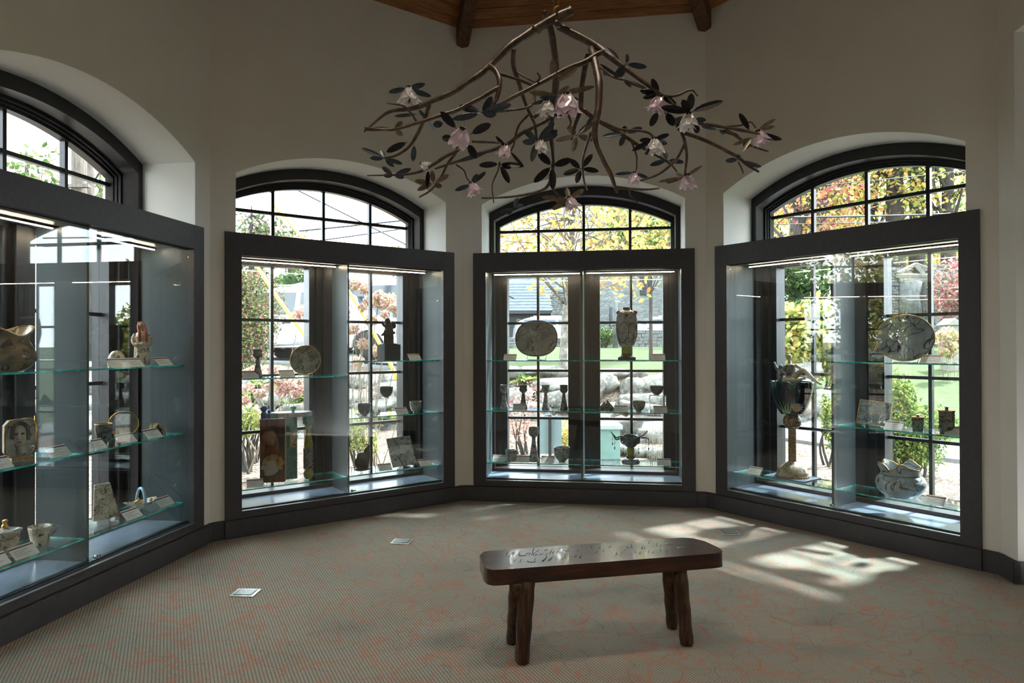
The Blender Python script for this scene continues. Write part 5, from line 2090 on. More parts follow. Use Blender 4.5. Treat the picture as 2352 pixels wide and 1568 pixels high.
def leaf(base, tip, w, mat, cup=0.12, seed=0):
    a, c = CI @ base, CI @ tip
    t = c - a
    L = t.length
    t.normalize()
    rnd = random.Random(seed)
    view = (a - (CI @ CAM)).normalized()
    nrm = (-view + Vector((rnd.uniform(-0.5, 0.5), rnd.uniform(-0.5, 0.5), rnd.uniform(-0.5, 0.5)))).normalized()
    s = t.cross(nrm).normalized()
    nrm = s.cross(t).normalized()
    vs = []
    for u, ww in ((0.0, 0.05), (0.12, 0.10), (0.2, 0.55), (0.4, 0.95), (0.65, 1.0), (0.85, 0.75), (0.96, 0.35), (1.0, 0.05)):
        bend = -nrm * (0.06 * L * (u * u))
        m = a + t * (L * u) + bend
        h = w / 2 * ww
        for sg in (-1, 0, 1):
            vs.append(m + s * (h * sg) + nrm * (0.0 if sg == 0 else cup * h))
    n = len(vs)
    top = [p + nrm * 0.0022 for p in vs]
    fs = []
    for i in range(7):
        for j in range(2):
            q_ = (i * 3 + j, i * 3 + j + 1, i * 3 + j + 4, i * 3 + j + 3)
            fs.append(q_[::-1])
            fs.append(tuple(x + n for x in q_))
        fs.append((i * 3, i * 3 + 3, i * 3 + 3 + n, i * 3 + n))
        fs.append((i * 3 + 2, i * 3 + 2 + n, i * 3 + 5 + n, i * 3 + 5))
    b = MB()
    b.add(vs + top, fs)
    return b.build('leaf', M[mat], chand)


LW = {'k': 'leafdark', 'b': 'leafblue', 'n': 'leafbrown'}
WHORLS = [
    (936, 204, D - .2, 'b', [(893, 211), (911, 198), (976, 193), (989, 221)], 14),
    (1105, 259, D - .22, 'b', [(1054, 242), (1132, 222), (1174, 239), (1040, 275), (1140, 263)], 20),
    (1050, 297, D - .3, 'k', [(1011, 256)], 21), (1080, 309, D - .3, 'k', [(1127, 284)], 23), (1042, 319, D - .3, 'k', [(1015, 316)], 18), (1074, 330, D - .3, 'k', [(1094, 363)], 20),
    (937, 326, D - .1, 'k', [(888, 348)], 18), (951, 330, D - .08, 'b', [(949, 371)], 15), (1019, 283, D - .2, 'b', [(995, 287)], 18),
    (884, 364, D - .06, 'b', [(830, 338), (850, 363), (876, 345), (925, 376), (904, 382)], 12),
    (904, 402, D + .3, 'b', [(877, 383), (945, 387), (880, 404), (928, 408)], 13),
    (996, 422, D + .34, 'n', [(952, 415), (958, 436), (992, 392), (1031, 401), (1015, 429)], 14), (984, 388, D + .34, 'k', [(981, 430)], 12),
    (1082, 424, D + .36, 'b', [(1046, 437), (1116, 394), (1097, 399)], 12),
    (1148, 377, D + .2, 'k', [(1100, 379), (1203, 380), (1170, 420), (1175, 384)], 16),
    (1170, 345, D + .15, 'k', [(1138, 313), (1202, 383)], 9), (960, 262, D - .2, 'b', [(906, 267)], 9), (980, 275, D - .15, 'b', [(962, 252), (1000, 300)], 9),
    (1233, 325, D + .2, 'b', [(1204, 297), (1273, 282), (1282, 299), (1281, 308), (1221, 371), (1201, 326)], 17),
    (1268, 381, D + .4, 'k', [(1236, 350), (1313, 366), (1226, 419), (1270, 435)], 19),
    (1324, 310, D + .12, 'n', [(1366, 278), (1277, 324), (1316, 349), (1363, 322), (1305, 290)], 16),
    (1334, 388, D + .02, 'k', [(1309, 366), (1361, 354), (1294, 400), (1376, 392), (1324, 420)], 15),
    (1274, 190, D - .15, 'n', [(1269, 134), (1327, 152)], 19),
    (1278, 218, D - .2, 'n', [(1215, 212), (1307, 198), (1367, 198)], 14), (1285, 222, D - .2, 'b', [(1220, 240), (1330, 228), (1240, 225)], 10), (1237, 262, D - .15, 'k', [(1226, 272), (1320, 258)], 16),
    (1437, 146, D - .1, 'b', [(1443, 124), (1486, 155), (1411, 176), (1424, 178)], 15), (1425, 140, D - .08, 'k', [(1391, 107)], 14),
    (1432, 183, D - .12, 'b', [(1378, 148), (1485, 204), (1450, 200)], 9),
    (1514, 214, D - .15, 'k', [(1497, 181), (1470, 209), (1477, 226), (1552, 240)], 16), (1512, 255, D - .15, 'k', [(1494, 290)], 18), (1530, 258, D - .15, 'k', [(1548, 288)], 20),
    (1585, 258, D - .24, 'k', [(1588, 214), (1661, 230), (1520, 246), (1567, 230)], 20), (1592, 275, D - .24, 'b', [(1622, 276), (1550, 273)], 14), (1598, 282, D - .24, 'k', [(1602, 306)], 16),
    (1722, 302, D - .28, 'k', [(1699, 259), (1796, 322)], 16), (1740, 298, D - .28, 'n', [(1782, 273), (1780, 290)], 10), (1728, 315, D - .28, 'n', [(1685, 333), (1705, 347)], 10), (1715, 318, D - .27, 'b', [(1714, 342)], 18),
    (1650, 298, D - .24, 'b', [(1610, 290), (1700, 312), (1665, 308)], 9),
    (1697, 367, D - .1, 'b', [(1666, 369), (1749, 385), (1697, 355)], 13),
    (1436, 306, D + .15, 'b', [(1384, 312), (1434, 289), (1476, 293), (1424, 336)], 14),
    (1500, 322, D + .1, 'k', [(1469, 322), (1537, 308), (1453, 345), (1534, 330)], 13), (1492, 335, D + .1, 'b', [(1484, 356)], 15),
    (1532, 368, D + .22, 'b', [(1494, 379), (1526, 346), (1572, 372)], 13),
    (1459, 397, D + .2, 'b', [(1413, 399), (1489, 409)], 9), (1574, 406, D - .06, 'n', [(1513, 418), (1614, 380), (1552, 398), (1530, 420)], 9),
    (1306, 458, D + .5, 'n', [(1245, 453), (1274, 460), (1302, 430), (1268, 482), (1341, 434)], 14),
    (1180, 478, D + .46, 'b', [(1148, 488), (1189, 454), (1202, 470), (1165, 492)], 12),
    (905, 296, D - .36, 'n', [(925, 279), (925, 311), (836, 296)], 13),
    (1345, 290, D - .05, 'b', [(1330, 305), (1365, 262)], 9), (1130, 345, D - .1, 'b', [(1050, 372)], 12),
]
sd_ = 0
for px, py, d, kind, tips, w in WHORLS:
    for tx, ty in tips:
        sd_ += 1
        rn = random.Random(sd_)
        leaf(at(px, py, d), at(tx, ty, d + rn.uniform(-0.05, 0.05)), w * 0.0021 * (d / D), LW[kind], seed=sd_)


def blossom(px, py, d, wpx, mat, tilt=(0, 0)):
    p = CI @ at(px, py, d)
    s = wpx * d / FPX / 2 * 1.14
    o = empty('blossom')
    o.parent = chand
    o.matrix_local = Matrix.Translation(p) @ Matrix.Rotation(R(tilt[0]), 4, 'Y') @ Matrix.Rotation(R(tilt[1]), 4, 'X')
    rn = random.Random(int(px))
    for ring, (n, r0, droop, sc) in enumerate(((6, 1.0, 0.95, 1.0), (5, 0.62, 1.25, 0.85))):
        for i in range(n):
            a = 2 * PI * (i + 0.5 * ring) / n + rn.uniform(-0.15, 0.15)
            vs = []
            for j in range(7):
                t = j / 6
                r = s * r0 * (0.12 + 0.8 * math.sin(t * 1.35) + 0.25 * max(0, t - 0.75) * 3)
                z = s * droop * (0.75 - 1.5 * t ** 1.25 + 0.35 * max(0, t - 0.8) * 2)
                w = s * sc * 0.52 * math.sin(PI * (0.12 + 0.80 * t)) * (1 if t < 0.95 else 0.5)
                c = Vector((math.cos(a), math.sin(a), 0)) * r + Vector((0, 0, z))
                tn = Vector((-math.sin(a), math.cos(a), 0))
                for sg in (-1, 0, 1):
                    vs.append(c + tn * (w * sg) - Vector((math.cos(a), math.sin(a), 0)) * (abs(sg) * w * 0.25) + noise.noise_vector(c * 60) * s * 0.06)
            nv = len(vs)
            inn = [v_ * 1.0 - Vector((v_.x, v_.y, 0)).normalized() * 0.002 for v_ in vs]
            fs = []
            for j in range(6):
                for q_ in range(2):
                    f = (j * 3 + q_, j * 3 + q_ + 1, j * 3 + q_ + 4, j * 3 + q_ + 3)
                    fs += [f, tuple(x + nv for x in f[::-1])]
            b = MB()
            b.add(vs + inn, fs, 0, True)
            b.build('petal', M[mat], o)
    b = MB()
    b.lathe([(s * 0.1, s * 0.95), (s * 0.3, s * 0.8), (s * 0.25, s * 0.6)], 10)
    b.build('calyx', M['leafdark'], o)
    b = MB()
    b.ball((0, 0, -s * 0.2), (s * 0.12, s * 0.12, s * 0.5), 8, 6)
    b.build('stamen', M['red'], o)
    return o


for f in ((940, 220, D - .2, 46, 'petalwhite'), (1057, 317, D - .3, 52, 'petalpink', (20, 25)), (976, 381, D + .3, 26, 'petalwhite', (-60, 0)), (1087, 434, D + .36, 34, 'petalpink', (-25, 0)), (1159, 347, D + .15, 34, 'petalpink', (10, 10)),
          (1242, 336, D + .2, 34, 'petalwhite'), (1256, 248, D - .2, 40, 'petalwhite'), (1302, 240, D - .22, 58, 'petalpink'), (1511, 240, D - .16, 44, 'petalpink', (15, 10)), (1582, 281, D - .24, 46, 'petalwhite'),
          (1747, 317, D - .28, 40, 'petalpink', (-20, 0)), (1504, 336, D + .1, 42, 'petalwhite'), (1457, 410, D + .2, 32, 'petalpink'), (1580, 418, D - .06, 38, 'petalpink'), (1312, 467, D + .5, 34, 'petalpink', (-20, 0))):
    blossom(*f)
# ================================================================ outdoors
def lsr(r, g, b):
    c = srgb(r, g, b)
    m = sum(c[:3]) / 3
    return tuple((x * 0.82 + m * 0.18) * 0.64 for x in c[:3]) + (1,)


def osr(r, g, b, k=0.38):
    c = srgb(r, g, b)
    return (c[0] * k, c[1] * k, c[2] * k, 1)


def ground_mat(name, stops, scale, rough=0.95, bump=0.6, detail=5, bscale=None):
    t = NT(name)
    v = t.coord()
    n1 = t.noise(v, scale, detail, 0.7)
    n2 = t.noise(v, scale * 0.07, 3)
    c = t.ramp(n1, stops)
    c = t.mix(t.ramp(n2, [(0.3, (0.45, 0.45, 0.45)), (0.7, (0, 0, 0))]), c, stops[0][1])
    return t.bsdf(c, rough, spec=0.1, normal=t.bump(t.noise(v, bscale or scale, 3), bump, 0.03))


M['lawn'] = ground_mat('lawn_grass', [(0.3, osr(84, 100, 62)), (0.5, osr(104, 118, 80)), (0.7, osr(124, 136, 100))], 9, bump=0.5)
M['mulch'] = ground_mat('wood_chip_mulch', [(0.32, osr(70, 54, 46)), (0.46, osr(150, 128, 112)), (0.56, osr(204, 190, 172)), (0.7, osr(232, 222, 208))], 26, bump=1.0)
M['asphalt'] = ground_mat('pale_asphalt', [(0.35, osr(128, 128, 126)), (0.65, osr(170, 170, 166))], 30)
M['concrete'] = ground_mat('concrete_path', [(0.35, osr(140, 143, 144)), (0.65, osr(170, 173, 172))], 12, bump=0.2)


def rock_mat():
    t = NT('lichen_boulder')
    v = t.coord()
    n1 = t.noise(v, 3.0, 8, 0.65)
    n2 = t.noise(v, 14, 5, 0.7)
    c = t.ramp(n1, [(0.3, osr(92, 90, 82)), (0.5, osr(158, 156, 148)), (0.7, osr(206, 204, 196))])
    c = t.mix(t.ramp(n2, [(0.52, (0, 0, 0)), (0.62, (0.7, 0.7, 0.7))]), c, osr(220, 222, 216))
    c = t.mix(t.ramp(t.noise(v, 1.3, 3), [(0.55, (0, 0, 0)), (0.7, (0.5, 0.5, 0.5))]), c, osr(150, 128, 92))
    return t.bsdf(c, 0.9, spec=0.15, normal=t.bump(n1, 0.8, 0.08))


M['rock'] = rock_mat()
M['wallstone'] = ground_mat('grey_field_stone', [(0.3, osr(104, 106, 106)), (0.5, osr(158, 160, 158)), (0.7, osr(200, 200, 194))], 4, bump=0.6)
M['darkstone'] = ground_mat('weathered_stone', [(0.3, osr(84, 86, 88)), (0.5, osr(132, 136, 138)), (0.7, osr(176, 178, 176))], 3)
M['slate'] = ground_mat('slate_shingle', [(0.3, osr(86, 94, 106)), (0.5, osr(112, 122, 136)), (0.7, osr(138, 148, 160))], 6, rough=0.6)
M['timber'] = plain('grey_timber', osr(176, 172, 160), 0.8, var=0.2, vscale=6)
M['darktimber'] = plain('dark_siding', osr(60, 62, 66), 0.7, var=0.2, vscale=6)
M['yellow'] = plain('yellow_guy_sleeve', srgb(246, 206, 30), 0.45, var=0.05)
M['cable'] = plain('black_cable', srgb(34, 36, 40), 0.6, var=0.1)
M['pole'] = wood('utility_pole_wood', osr(96, 88, 80), osr(136, 126, 114), osr(164, 154, 140), 0.9, scale=(9, 9, 1), gscale=4)
M['birch'] = ground_mat('pale_mottled_bark', [(0.34, osr(120, 112, 102)), (0.5, osr(176, 170, 160)), (0.64, osr(226, 222, 214))], 11, bump=0.8)
M['barkd'] = wood('grey_tree_bark', osr(58, 52, 48), osr(98, 90, 84), osr(136, 128, 120), 0.95, scale=(9, 9, 1.5), gscale=5, bump=0.6)
M['twig'] = plain('pale_twig', osr(168, 150, 124), 0.8, var=0.2, vscale=20)


def leafm(name, c1, c2, tr=0.45):
    t = NT(name)
    g = t.n('NewGeometry')
    c = t.ramp(g.outputs['Random Per Island'], [(0.0, c1), (1.0, c2)])
    d = t.n('BsdfDiffuse')
    s = t.n('BsdfTranslucent')
    mx = t.n('MixShader')
    mx.inputs[0].default_value = tr
    t.l(c, d.inputs['Color'])
    t.l(c, s.inputs['Color'])
    t.l(d.outputs[0], mx.inputs[1])
    t.l(s.outputs[0], mx.inputs[2])
    t.l(mx.outputs[0], t.out.inputs['Surface'])
    return t.mat


M['l_green'] = leafm('green_leaf', lsr(66, 96, 40), lsr(132, 164, 78))
M['l_lime'] = leafm('yellow_green_leaf', lsr(150, 170, 60), lsr(216, 214, 110))
M['l_yellow'] = leafm('yellow_autumn_leaf', lsr(206, 160, 52), lsr(240, 210, 110))
M['l_orange'] = leafm('orange_autumn_leaf', lsr(196, 120, 50), lsr(232, 176, 84))
M['l_red'] = leafm('red_autumn_leaf', lsr(160, 64, 70), lsr(214, 130, 124))
M['l_pink'] = leafm('dry_pink_floret', lsr(206, 140, 130), lsr(236, 196, 180))
M['l_tan'] = leafm('dry_tan_floret', lsr(196, 158, 118), lsr(230, 206, 174))
M['l_dgreen'] = leafm('dark_evergreen', lsr(44, 70, 44), lsr(98, 126, 74))
M['l_mixed'] = leafm('green_red_leaf', lsr(92, 112, 62), lsr(176, 140, 128))
M['l_pale'] = leafm('pale_grass_blade', lsr(196, 180, 140), lsr(230, 216, 180))


def terrain(x, y):
    r = math.hypot(x, y)
    a = math.degrees(math.atan2(y, x))
    if a < -90:
        a += 360
    sm = lambda e0, e1, t: (lambda q: q * q * (3 - 2 * q))(max(0.0, min(1.0, (t - e0) / (e1 - e0))))
    left = sm(48, 66, a)
    zl = -0.05 + 0.22 * sm(5.5, 8.2, r) + 0.75 * sm(8.3, 9.9, r) + 0.5 * sm(10, 24, r)
    zl -= sm(98, 112, a) * (0.2 * sm(6, 9, r) - 0.36 * sm(10, 12.5, r))
    zr = -0.05 + 1.5 * sm(8.5, 27, r)
    z = zl * left + zr * (1 - left)
    if r > 26:
        z += (r - 26) * 0.0
    return z + 0.03 * noise.noise(Vector((x * 0.7, y * 0.7, 0))) * sm(5, 9, r)


def zone(x, y):
    r = math.hypot(x, y)
    a = math.degrees(math.atan2(y, x))
    if a < -90:
        a += 360
    w = 0.5 * noise.noise(Vector((x * 0.5, y * 0.5, 3)))
    if a > 100 and r > 12.6 + w * 0.3:
        return 2
    if a > 66:
        return 1 if r < 10.0 + w * 1.2 + (2.2 if a > 100 else 0) else 0
    if a > 50:
        return 1 if r < 9.2 + w else 0
    return 1 if r < 9.4 + w else 0


def ground():
    b = MB()
    na = 260
    rs = [3.3]
    while rs[-1] < 90:
        rs.append(rs[-1] + max(0.11, rs[-1] * 0.018))
    a0, a1 = R(-60), R(215)
    vs = []
    for r in rs:
        for i in range(na + 1):
            a = a0 + (a1 - a0) * i / na
            x, y = r * math.cos(a), r * math.sin(a)
            vs.append((x, y, terrain(x, y)))
    fs, mi = [], []
    for j in range(len(rs) - 1):
        for i in range(na):
            f = (j * (na + 1) + i, j * (na + 1) + i + 1, (j + 1) * (na + 1) + i + 1, (j + 1) * (na + 1) + i)
            f = f[::-1]
            c = [sum(vs[q][k] for q in f) / 4 for k in (0, 1)]
            fs.append(f)
            mi.append(zone(*c))
    b.v, b.f, b.m, b.sm = vs, fs, mi, [True] * len(fs)
    o = b.build('ground', [M['lawn'], M['mulch'], M['asphalt']])
    tag(o, kind='structure')


ground()


def G(px, d):
    """ground point under a pixel column at depth d"""
    p = at(px, 794, d)
    return Vector((p.x, p.y, terrain(p.x, p.y)))


# path outside the front-right window
b = MB()
pl = [Vector((9.6, 1.2, 0)), Vector((7.4, 4.0, 0)), Vector((5.6, 6.2, 0)), Vector((3.6, 7.3, 0)), Vector((1.9, 7.35, 0)), Vector((0.6, 6.6, 0))]
q = spline(pl, 8)
vs = []
for i, p in enumerate(q):
    t = (q[min(i + 1, len(q) - 1)] - q[max(0, i - 1)]).normalized()
    n_ = Vector((-t.y, t.x, 0))
    for s in (-0.75, 0.75):
        for dz in (0.05, -0.2):
            c = p + n_ * s
            vs.append((c.x, c.y, terrain(c.x, c.y) + dz))
fs = []
for i in range(len(q) - 1):
    k = i * 4
    fs += [(k, k + 2, k + 6, k + 4), (k, k + 4, k + 5, k + 1), (k + 2, k + 3, k + 7, k + 6)]
b.add(vs, fs)
tag(b.build('garden_path', M['concrete']), kind='structure')

# ---------------------------------------------------------------- boulders of the bank
random.seed(21)
nb = 0
BANK = []


def boulder(p, w, h, seed, dp=None, name='boulder'):
    """slab-like rock with broken facets"""
    rn = random.Random(seed * 7 + 1)
    dp = dp or w * 0.75
    b = MB()
    b.ball((0, 0, 0), (1, 1, 1), 20, 12)
    planes = []
    for i in range(11):
        d = Vector((rn.uniform(-1, 1), rn.uniform(-1, 1), rn.uniform(-0.8, 0.8))).normalized()
        planes.append((d, rn.uniform(0.58, 0.9)))
    planes.append((Vector((rn.uniform(-0.15, 0.15), rn.uniform(-0.15, 0.15), 1)).normalized(), rn.uniform(0.5, 0.7)))
    pts = []
    for v in b.v:
        q = Vector(v)
        k = max(abs(q.x), abs(q.y), abs(q.z))
        q = q.lerp(q / k, 0.55)
        for d, t in planes:
            e = q.dot(d) - t
            if e > 0:
                q -= d * e * 0.9
        q += noise.noise_vector(q * 1.7 + Vector((seed * 1.3, seed, 0))) * 0.16
        q += noise.noise_vector(q * 5 + Vector((seed, 0, 3))) * 0.05
        pts.append((q.x * w / 2 * 1.15, q.y * dp / 2 * 1.1, q.z * h / 2 * 1.25))
    b.v = pts
    o = b.build(name, M['rock'])
    o.matrix_world = Matrix.Translation(p) @ Matrix.Rotation(random.uniform(-0.3, 0.3) + math.atan2(p.y, p.x) + PI / 2, 4, 'Z') @ Matrix.Rotation(random.uniform(-0.14, 0.14), 4, 'Y')
    return o


for r, zc, w0, h0 in ((8.35, 0.02, 0.62, 0.30), (8.6, 0.22, 0.85, 0.34), (8.9, 0.44, 0.95, 0.36), (9.3, 0.66, 0.9, 0.36), (9.75, 0.86, 0.7, 0.32)):
    a = 58.0
    while a < 146:
        w = w0 * random.uniform(0.55, 1.55)
        a += math.degrees(w / r) * 0.5
        rr = r + random.uniform(-0.12, 0.12)
        x, y = rr * math.cos(R(a)), rr * math.sin(R(a))
        zz = zc + 0.10 + random.uniform(-0.06, 0.06) - (0.14 if a > 103 else 0)
        nb += 1
        o = boulder(Vector((x, y, zz)), w, h0 * random.uniform(0.75, 1.35), nb)
        BANK.append((zc, a, o))
        a += math.degrees(w / r) * 0.5 + 0.2
ORD = ['first', 'second', 'third', 'fourth', 'fifth', 'sixth', 'seventh', 'eighth', 'ninth', 'tenth', 'eleventh', 'twelfth', 'thirteenth', 'fourteenth', 'fifteenth', 'sixteenth', 'seventeenth', 'eighteenth', 'nineteenth', 'twentieth'] + ['twenty-' + q_ for q_ in ('first', 'second', 'third', 'fourth', 'fifth', 'sixth', 'seventh', 'eighth', 'ninth')] + ['thirtieth'] + ['thirty-' + q_ for q_ in ('first', 'second', 'third', 'fourth', 'fifth', 'sixth', 'seventh', 'eighth', 'ninth')]
for row, cn in zip(sorted({q_[0] for q_ in BANK}), ('lowest', 'second lowest', 'middle', 'second highest', 'top')):
    for i, (_, _, o) in enumerate(sorted([q_ for q_ in BANK if q_[0] == row], key=lambda q_: -q_[1])):
        tag(o, 'lichen-spotted boulder, %s from the left in the %s course of the bank' % (ORD[i], cn), 'boulder', 'boulders of the garden bank')
# scattered smaller stones nearer the front window and one by the path
for px, d, w, h, lab in ((1418, 10.6, 0.75, 0.42, 'big flat-topped boulder outside the right half of front window'), (1500, 10.2, 0.45, 0.26, 'small rounded stone low outside the front window, right'), (1402, 9.6, 0.4, 0.2, 'flat stone on the chips outside front window'),
                      (1455, 9.4, 0.42, 0.2, 'flat stone behind the curling-arm bowl'), (1515, 9.2, 0.36, 0.2, 'stone at lower right of the front window'), (1880, 11.5, 0.7, 0.5, 'boulder beside the garden path behind the tall goblet'),
                      (1300, 9.4, 0.4, 0.24, 'stone beside the pale blue garden board')):
    p = G(px, d)
    nb += 1
    o = boulder(p + Vector((0, 0, h * 0.3)), w, h, nb)
    tag(o, lab, 'boulder')

# ---------------------------------------------------------------- plants
def leaves(b, c, rad, n, size, rnd, mi=0, shell_=0.35, aspect=0.55, up=0.0, nm=1):
    """n little leaf blades in an ellipsoid"""
    c = Vector(c)
    for i in range(n):
        while True:
            p = Vector((rnd.uniform(-1, 1), rnd.uniform(-1, 1), rnd.uniform(-1, 1)))
            if shell_ < p.length <= 1:
                break
        p = c + Vector((p.x * rad[0], p.y * rad[1], p.z * rad[2]))
        t = Vector((rnd.uniform(-1, 1), rnd.uniform(-1, 1), rnd.uniform(-1, 1) + up)).normalized()
        s = t.cross(Vector((rnd.uniform(-1, 1), rnd.uniform(-1, 1), rnd.uniform(-1, 1)))).normalized()
        L = size * rnd.uniform(0.6, 1.3)
        w = L * aspect * 0.5
        m = mi if nm == 1 else rnd.randrange(nm)
        b.add([p, p + t * L * 0.28 + s * w * 0.85, p + t * L * 0.66 + s * w * 0.8, p + t * L, p + t * L * 0.66 - s * w * 0.8, p + t * L * 0.28 - s * w * 0.85], [(0, 1, 2, 3, 4, 5)], m)


def limb(b, p0, p1, r0, r1, rnd, bend=0.12):
    m = p0.lerp(p1, 0.5) + Vector((rnd.uniform(-1, 1), rnd.uniform(-1, 1), rnd.uniform(-0.5, 0.5))) * (p1 - p0).length * bend
    q = spline([p0, m, p1], 4)
    b.tube(q, lerps([r0, (r0 + r1) / 2, r1], len(q)), 7)
    return q


def tree(name, label, base, h, crown_r, crown_z, nleaf, size, mats, trunk_r=0.15, bark='barkd', seed=1, lean=(0, 0), nclump=26, cl=0.45, group=None, first=0.35, squash=0.8, cat='tree', shell_=0.0):
    """trunk with limbs to clumps of leaves"""
    rnd = random.Random(seed)
    root = empty(name, Matrix.Translation(base))
    tag(root, label, cat, group)
    tb = MB()
    top = Vector((lean[0], lean[1], h))
    q = spline([Vector((0, 0, -0.2)), Vector((lean[0] * 0.3, lean[1] * 0.3, h * 0.33)), Vector((lean[0] * 0.7, lean[1] * 0.7, h * 0.7)), top], 5)
    tb.tube(q, lerps([trunk_r * 1.25, trunk_r, trunk_r * 0.7, trunk_r * 0.2], len(q)), 9)
    lb = MB()
    for i in range(nclump):
        while True:
            p = Vector((rnd.uniform(-1, 1), rnd.uniform(-1, 1), rnd.uniform(-1, 1)))
            if p.length <= 1:
                break
        c = Vector((lean[0] * 0.8 + p.x * crown_r, lean[1] * 0.8 + p.y * crown_r, crown_z + p.z * crown_r * squash))
        a = q[min(len(q) - 1, int(len(q) * (first + (0.95 - first) * rnd.random())))]
        limb(tb, a, c, trunk_r * 0.28, trunk_r * 0.05, rnd)
        leaves(lb, c, (crown_r * cl, crown_r * cl, crown_r * cl * 0.8), nleaf // nclump, size, rnd, nm=len(mats), shell_=shell_)
    tb.build('trunk', M[bark], root)
    o = lb.build('foliage', [M[m] for m in mats], root)
    o['kind'] = 'stuff'
    return root


def bush(name, label, base, rad, n, size, mats, seed=1, group=None, cat='shrub', lobes=7, aspect=0.55, zc=None):
    rnd = random.Random(seed)
    root = empty(name, Matrix.Translation(base))
    tag(root, label, cat, group)
    lb = MB()
    sb = MB()
    zc = rad[2] if zc is None else zc
    for i in range(lobes):
        p = Vector((rnd.uniform(-0.5, 0.5) * rad[0], rnd.uniform(-0.5, 0.5) * rad[1], zc + rnd.uniform(-0.45, 0.45) * rad[2]))
        leaves(lb, p, (rad[0] * 0.62, rad[1] * 0.62, rad[2] * 0.58), n // lobes, size, rnd, nm=len(mats), aspect=aspect)
        limb(sb, Vector((rnd.uniform(-0.1, 0.1), rnd.uniform(-0.1, 0.1), -0.1)), p, 0.02, 0.006, rnd)
    sb.build('stems', M['barkd'], root)
    o = lb.build('foliage', [M[m] for m in mats], root)
    o['kind'] = 'stuff'
    return root


# left window
bush('red_tipped_shrub', 'tall dense shrub with red-tipped leaves beside the white car', G(556, 12.6), (0.74, 0.74, 1.25), 24000, 0.052, ['l_mixed', 'l_green', 'l_green', 'l_dgreen', 'l_mixed', 'l_red'], 3, lobes=12)
bush('dark_hedge_tree', 'dark green hedge tree behind the white car', G(672, 24), (1.7, 1.2, 1.3), 5000, 0.2, ['l_dgreen', 'l_green', 'l_dgreen'], 8, zc=1.75)
tree('roadside_tree', 'thin leafy tree top against the sky, left arched window', G(578, 22), 4.6, 1.15, 3.35, 1300, 0.16, ['l_mixed', 'l_dgreen'], 0.12, seed=5)
tree('roadside_tree', 'small distant tree top showing in the middle of left arch', G(672, 26), 4.6, 0.6, 3.9, 350, 0.16, ['l_mixed', 'l_green'], 0.1, seed=15)
bush('far_shrub', 'small far green shrub beyond the blue van', G(905, 34), (1.6, 1, 0.9), 1500, 0.2, ['l_green', 'l_mixed'], 12, zc=4.3)


def hydrangea(px0, px1, py0, py1, d, heads, hsize, mats, seed, label, name='hydrangea_bush'):
    rnd = random.Random(seed)
    pc = G((px0 + px1) / 2, d)
    root = empty(name, Matrix.Translation(pc))
    tag(root, label, 'hydrangea', 'hydrangeas in the garden bed')
    sb = MB()
    for hx, hy in heads:
        dd = d + rnd.uniform(-0.25, 0.25)
        p = at(hx, hy, dd) - pc
        limb(sb, Vector((rnd.uniform(-0.15, 0.15), rnd.uniform(-0.15, 0.15), -0.1)), p, 0.007, 0.0035, rnd, 0.1)
        hb = MB()
        r = hsize * rnd.uniform(0.75, 1.2)
        leaves(hb, (0, 0, 0), (r, r, r * 0.8), 170, r * 0.42, rnd, nm=len(mats), shell_=0.45, aspect=0.9)
        o = hb.build('flower_head', [M[m] for m in mats], root)
        o.location = p
        o['kind'] = 'stuff'
    sb.build('stems', M['twig'], root)


hydrangea(800, 920, 640, 880, 8.6, [(815, 652), (838, 662), (846, 690), (872, 682), (890, 692), (905, 706), (832, 706), (852, 736), (884, 722), (812, 757), (835, 790), (862, 806), (822, 830), (868, 700), (900, 690), (915, 712)], 0.085, ['l_tan', 'l_tan', 'l_pink'], 4, 'tall hydrangea with tan dried heads in the right half of left window')
hydrangea(560, 720, 840, 930, 8.8, [(566, 858), (585, 852), (605, 862), (628, 850), (640, 872), (655, 862), (668, 884), (690, 880), (702, 895), (572, 890), (560, 920), (620, 890), (596, 905), (682, 905), (650, 898), (692, 718)], 0.085, ['l_pink', 'l_pink', 'l_tan'], 6, 'spreading hydrangea with pink dried heads in the left window')
# bare twigs in front of the rocks
for i, (pts, r) in enumerate((([(556, 1060), (580, 960), (612, 905), (640, 880)], 0.012), ([(560, 930), (590, 1010), (575, 1080)], 0.010), ([(605, 985), (640, 940), (665, 915)], 0.006), ([(560, 1090), (605, 1000), (622, 1010)], 0.014), ([(575, 900), (600, 950), (640, 985)], 0.006))):
    pass


def twigs(label, base, specs, name='bare_shrub', mats='twig', leafs=None, cat='shrub', seed=3):
    root = empty(name, Matrix.Translation(base))
    tag(root, label, cat)
    rnd = random.Random(seed)
    b = MB()
    lb = MB()
    for pts, r in specs:
        P = [at(*p) - base for p in pts]
        q = spline(P, 4)
        b.tube(q, lerps([r, r * 0.7, r * 0.35], len(q)), 6)
        if leafs:
            for p in q[len(q) // 3:]:
                leaves(lb, p, (leafs[1],) * 3, leafs[0], leafs[2], rnd, nm=len(leafs[3]), shell_=0)
    b.build('stems', M[mats], root)
    if leafs:
        o = lb.build('foliage', [M[m] for m in leafs[3]], root)
        o['kind'] = 'stuff'
    return root


